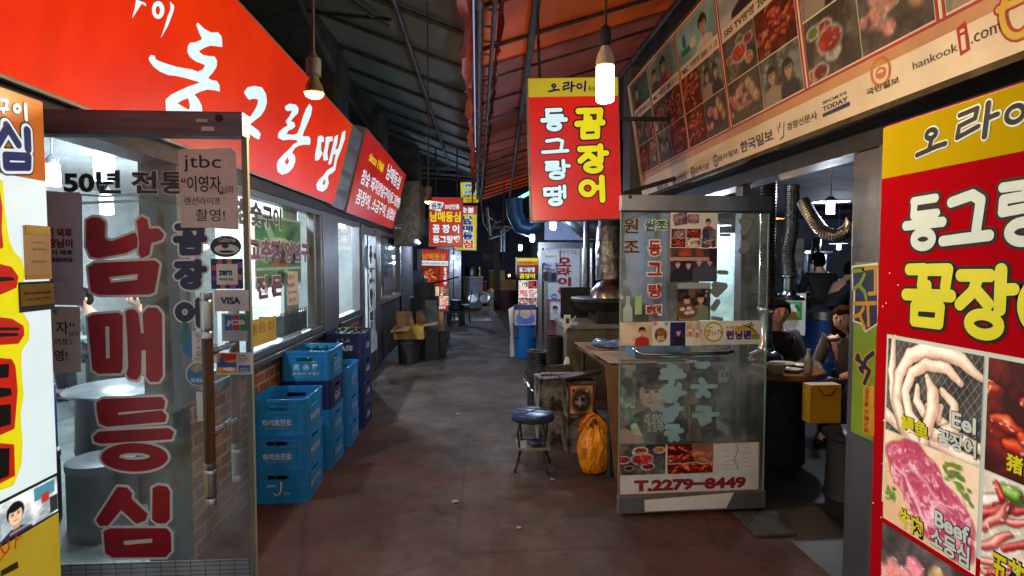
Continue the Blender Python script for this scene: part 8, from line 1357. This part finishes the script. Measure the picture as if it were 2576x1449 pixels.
def lstool(x, y, lb):
    t = thing('stool', lb, 'stool', (x, y, 0), 'black drum stools in the left room'); b = MB(); b.use(mat('black_drum_paint', '#1c2224')); b.lathe([(.17, 0), (.175, .02), (.175, .38), (.165, .4)], (x, y, 0), 24); b.build('drum', t); b = MB(); b.use(mat('slate_stool_seat', '#4a5254', '#3a4244', 5, .45)); b.lathe([(.175, .401), (.18, .41), (.18, .45), (.15, .46), (.0001, .46)], (x, y, 0), 24); b.build('seat', t)
lstool(-2.75, 3.62, 'black drum stool carrying the blue club box in the left room'); lstool(-1.98, 4.35, 'black drum stool right of the steel topped drum table'); lstool(-2.22, 3.5, 'nearest black drum stool inside the left doorway'); lstool(-3.4, 5.6, 'black drum stool deeper in the left room')
bb = thing('blue_box', 'blue club box with white serif letters on the stool in the left room', 'box', (-2.75, 3.6, .462)); b = MB(); b.use(mat('royal_blue_card', '#154a94', '#10397a', 6, .45)); b.box((-2.88, 3.5, .462), (-2.6, 3.7, .86)); b.build('box_body', bb, bevel=.008); F = Frame((-2.88, 3.499, .462), (1, 0, 0), (0, 0, 1)); b = MB(); txt(b, F, 'SCO', (.08, .25, .26, .34), WHITE, .01, .002); txt(b, F, 'Members', (.07, .17, .27, .23), WHITE, .0, .002, skew=.2); shape(b, F, [('s', [(.0, .06, .002), (.14, .05, .002), (.28, .08, .002)])], [(0, .002, WHITE)], 40); b.build('lettering', bb)
round2 = round_table  # second steel table further in
t = thing('drum_table', 'second steel topped drum table deeper in the left room', 'table', (-3.9, 6.6, 0)); b = MB(); b.use(mat('polished_table_steel', '#b4bcc0')); b.lathe([(.30, .735), (.36, .74), (.365, .755), (.35, .765), (.0001, .76)], (-3.9, 6.6, 0), 30); b.build('table_top', t); b = MB(); b.use(mat('black_drum_paint', '#1c2224')); b.lathe([(.26, 0), (.27, .35), (.26, .73)], (-3.9, 6.6, 0), 24); b.build('drum', t)
q = atY(7.3, 246, 735); person('seated diner in a pale shirt deep in the left room behind the door letters', q.x, 7.3, math.radians(150), PALEB, JEAN, s=.95); lstool(q.x, 7.35, 'black drum stool under the diner in the pale shirt')
q = atY(7.2, 388, 735); person('seated diner in an olive jacket deep in the left room', q.x, 7.2, math.radians(120), OLIVE, BLK, s=.95); lstool(q.x, 7.25, 'black drum stool under the diner in the olive jacket')
b = MB(); b.use(mat('grey_picture_frame', '#5c6264', '#474d4f', 6, .5)); FW2 = Frame((0, 11.39, 0), (1, 0, 0), (0, 0, 1))
for x0, y0, x1, y1, lb in ((298, 690, 316, 570, 'tall narrow mirror on the back wall of the left room'), (345, 660, 400, 590, 'framed picture on the back wall of the left room')):
    a0 = FW2.uv(x0, y0); a1 = FW2.uv(x1, y1); t = thing('wall_frame', lb, 'frame', FW2.P(*a0)); b = MB(); b.use(mat('grey_picture_frame', '#5c6264')); b.slab(FW2, a0[0], a0[1], a1[0], a1[1], .0, .03); b.build('frame', t); b = MB(); b.use(mat('pale_print_paper', '#b8c4c8', '#98a4a8', 3, .4)); b.slab(FW2, a0[0] + .06, a0[1] + .06, a1[0] - .06, a1[1] - .06, .031, .034); b.build('print', t)
# posters, papers and lettering on the shop window
FWn = Frame((XL - .02, 0, 0), (0, 1, 0), (0, 0, 1)); WL = mat('brown_black_window_vinyl', '#2c2220', '#221a18', 8, .5); WR = mat('maroon_window_vinyl', '#6e1418', '#5a1014', 8, .5)
z4b = lambda x, y: ((650 + x * .41413) * .90577, (500 + y * .41413) * .90577)
wl = thing('window_lettering', 'dark and maroon vinyl words on the large left shop window', 'window lettering', (XL, 4.4, 1.0)); b = MB()
def zw(s_, l, r_, m=WL, bo=.03, o=CREAM): ptxt(b, FWn, s_, z4b(*l), z4b(*r_), m, bold=bo, h=.001, out=o, obold=bo + .03)
zw('참숯구이', (20, 290), (315, 195)); zw('고추장 양념구이', (96, 552), (540, 428), WR, .05); zw('전 문', (150, 805), (320, 632), WR, .05); zw('연회석완비', (276, 950), (486, 845), WL, .02, None)
b.build('lettering', wl)
gpz = thing('drink_poster', 'green drink poster behind the large left shop window', 'poster', (XL - .06, 4.6, 1.2)); FPi = Frame((XL - .075, 0, 0), (0, 1, 0), (0, 0, 1)); a0 = FPi.uv(*z4b(150, 715)); a1 = FPi.uv(*z4b(440, 292)); b = MB(); b.use(WHITE); b.slab(FPi, a0[0] - .02, a0[1] - .02, a1[0] + .02, a1[1] + .02, -.004, 0); b.build('sheet', gpz)
c = Cv(90, 110, (56, 140, 70), 6); c.no(2, (40, 120, 60), (110, 180, 100), .8); c.el(.5, .13, .16, .07, (120, 180, 90)); c.st([(.22, .12), (.32, .3)], .06, (190, 220, 226)); c.st([(.86, .12), (.7, .3)], .06, (40, 70, 36)); c.re(.3, .45, .72, .72, (196, 120, 40)); c.re(.3, .38, .72, .48, (234, 236, 230)); c.el(.5, .36, .22, .08, (234, 236, 230)); c.po([(.4, .52), (.62, .52), (.51, .68)], (50, 50, 56)); c.re(0, .74, 1, .78, (220, 232, 226)); c.re(.1, .6, .3, .66, (224, 234, 234)); c.st([(.34, 1), (.36, .8)], .06, (160, 206, 200)); c.st([(.62, 1), (.62, .82)], .06, (206, 226, 220)); c.st([(.8, 1), (.82, .84)], .04, (36, 96, 50)); picture(FPi, (*a0, *a1), c, gpz, h=.002)
b = MB(); ptxt(b, FPi, 'TERRA', z4b(250, 545), z4b(345, 500), WHITE, bold=.03, h=.004); ptxt(b, FPi, '참이슬', z4b(250, 650), z4b(340, 604), GRN, bold=.02, h=.004); b.build('lettering', gpz)
b = MB(); b.use(PAPER); t = thing('paper_notice', 'narrow grey handwritten paper taped on the large shop window', 'paper', (XL - .03, 5.2, 1.2)); b.poly(FWn, [FWn.uv(*z4b(*p)) for p in [(356, 612), (424, 612), (428, 830), (362, 842)]], .003); b.poly(Frame(FWn.o, FWn.u, FWn.v), [FWn.uv(*z4b(*p)) for p in [(356, 612), (424, 612), (428, 830), (362, 842)]], .0025)
for s_, l, r_ in (('원조', (362, 668), (402, 632)), ('이영자', (362, 722), (402, 690)), ('렌션라이프', (362, 768), (418, 740)), ('촬영!', (368, 822), (412, 785))): ptxt(b, FWn, s_, z4b(*l), z4b(*r_), INK, bold=.0, h=.005)
b.build('sheet', t)
t = thing('paper_notice', 'yellow panel with red word at the bottom corner of the large shop window', 'notice', (XL - .02, 3.6, 1.0)); b = MB(); b.use(mat('yellow_notice_film', '#c9a90c', '#b59606', 3, .5)); b.poly(FWn, [FWn.uv(*z4b(*p)) for p in [(95, 945), (278, 908), (284, 1072), (95, 1130)]], .002); ptxt(b, FWn, '남매등심', z4b(20, 1075), z4b(266, 932), RDV, bold=.0, h=.004); b.build('sheet', t)
b = MB(); b.use(mat('dark_green_planter', '#1f2c2a', '#172220', 6, .5)); q = atX(-1.75, *z4b(330, 1030)); b.box((-1.85, q.y - .3, .96), (-1.64, q.y + .35, 1.14)); solo(b, 'planter_box', 'dark box on the sill inside the large shop window', 'box')
b = MB(); b.use(mat('pale_curtain', '#a4aa9c', '#8c9286', 6, .8, stretch=(1, 4, .2))); b.box((-1.7, 5.1, .95), (-1.67, 5.5, 2.08)); solo(b, 'window_blind', 'pale strip blind at the far end of the large shop window', 'blind')
F3 = Frame((-1.545, 0, 0), (0, 1, 0), (0, 0, 1)); t = thing('window_poster', 'dim red poster filling the last left shop window', 'poster', (-1.55, 10.2, 1.0)); c = Cv(60, 44, (96, 50, 52), 4); c.no(3, (70, 44, 50), (130, 84, 84), .8); c.re(0, .5, 1, .57, (150, 130, 126)); c.re(0, .57, 1, 1, (110, 36, 34)); c.no(4, (90, 30, 30), (140, 56, 50), .5, mask=(c.Y > .58) * 1.0); c.el(.4, .25, .3, .2, (96, 96, 116), .2); picture(F3, (9.15, .98, 11.4, 2.0), c, t, h=-.03); b = MB(); txt(b, F3, '꼼장어', (9.8, 1.1, 10.8, 1.3), CREAM, .0, -.026); b.build('lettering', t)

fg = thing('display_fridge', 'white lit display fridge inside the eatery seen through the right glass door', 'fridge', (2.85, 6.9, 0)); b = MB(); b.use(mat('fridge_enamel', '#b8c2c6', '#a0aab0', 4, .4)); b.box((2.5, 6.8, 0), (3.15, 7.3, 1.95)); b.build('cabinet', fg, bevel=.01); b = MB(); b.use(mat('fridge_lit_glass', '#c4dcd8', '#8fb0aa', 5, .3, 0, emit=.5)); b.box((2.56, 6.79, .5), (3.09, 6.799, 1.75)); b.build('glass_door', fg)

# clutter closing the far end
def clutter(x, y, w, d, h, m, name, label, cat, z=0): b = MB(); b.use(m); b.box((x - w / 2, y, z), (x + w / 2, y + d, z + h)); b.box((x - w / 2 - .01, y - .01, z + h + .001), (x + w / 2 + .01, y + d + .01, z + h + .03)); return solo(b, name, label, cat)
clutter(1.65, 13.2, .6, .8, 1.1, mat('far_olive_cabinet', '#4c4a3a', '#36352a', 4, .7), 'cabinet', 'olive cabinet on the right past the small lit food sign', 'cabinet'); clutter(1.75, 15.0, .5, .7, 1.6, mat('far_grey_locker', '#565c64', '#40454c', 4, .6), 'locker', 'tall grey locker far along the right side', 'locker'); clutter(1.45, 16.4, .5, .4, .5, CARD, 'cardboard_box', 'cardboard box on the ground in front of the far grey locker', 'cardboard box'); clutter(1.5, 16.42, .4, .36, .35, mat('pale_cardboard', '#b49a80'), 'cardboard_box', 'pale cardboard box on top of the one before the far grey locker', 'cardboard box', .535)
clutter(-1.5, 15.2, .5, .9, 1.3, mat('far_blue_cabinet', '#2a4a66', '#1f3850', 4, .6), 'cabinet', 'dull blue cabinet under the far hanging signs on the left', 'cabinet'); clutter(-1.45, 16.6, .5, .6, 1.9, mat('far_white_fridge', '#8c949a', '#727a80', 4, .5), 'fridge', 'white upright fridge beside the narrow far metal door', 'fridge'); clutter(.1, 21.5, .5, .5, .8, mat('far_red_crate', '#6a2420', '#4e1a18', 4, .6), 'crate', 'dull red crate far behind the steel bowls', 'crate'); clutter(.75, 21.8, .6, .5, 1.2, mat('far_green_bin', '#2a4a38', '#1d3628', 4, .6), 'bin', 'dark green bin at the very end of the alley', 'bin'); clutter(-.95, 20.8, .5, .5, 1.3, CARD, 'cardboard_box', 'upright brown carton left of the far freezer', 'cardboard box')
for (Y, x, y, lb, col, ww) in ((21.0, 1281, 693, 'tiny yellow bulb glowing above the maroon tub', '#ffcf70', 14), (22.0, 1232, 640, 'tiny cold bulb at the very end of the alley', '#cfe2ff', 30)):
    p = atY(Y, x, y); t = thing('bulb_lamp', lb, 'lamp', p, 'tiny bulbs at the far end'); b = MB(); b.use(lit('far_bulb_' + col[1:], col, 6)); b.ball(p, .045, 10, 8); b.build('globe', t); glow(t, p - Vector((0, 0, .1)), ww, col); b = MB(); b.use(CORD); b.tube([p + Vector((0, 0, .04)), Vector((p.x, p.y, 4.9))], .01, 5); b.build('cord', t)
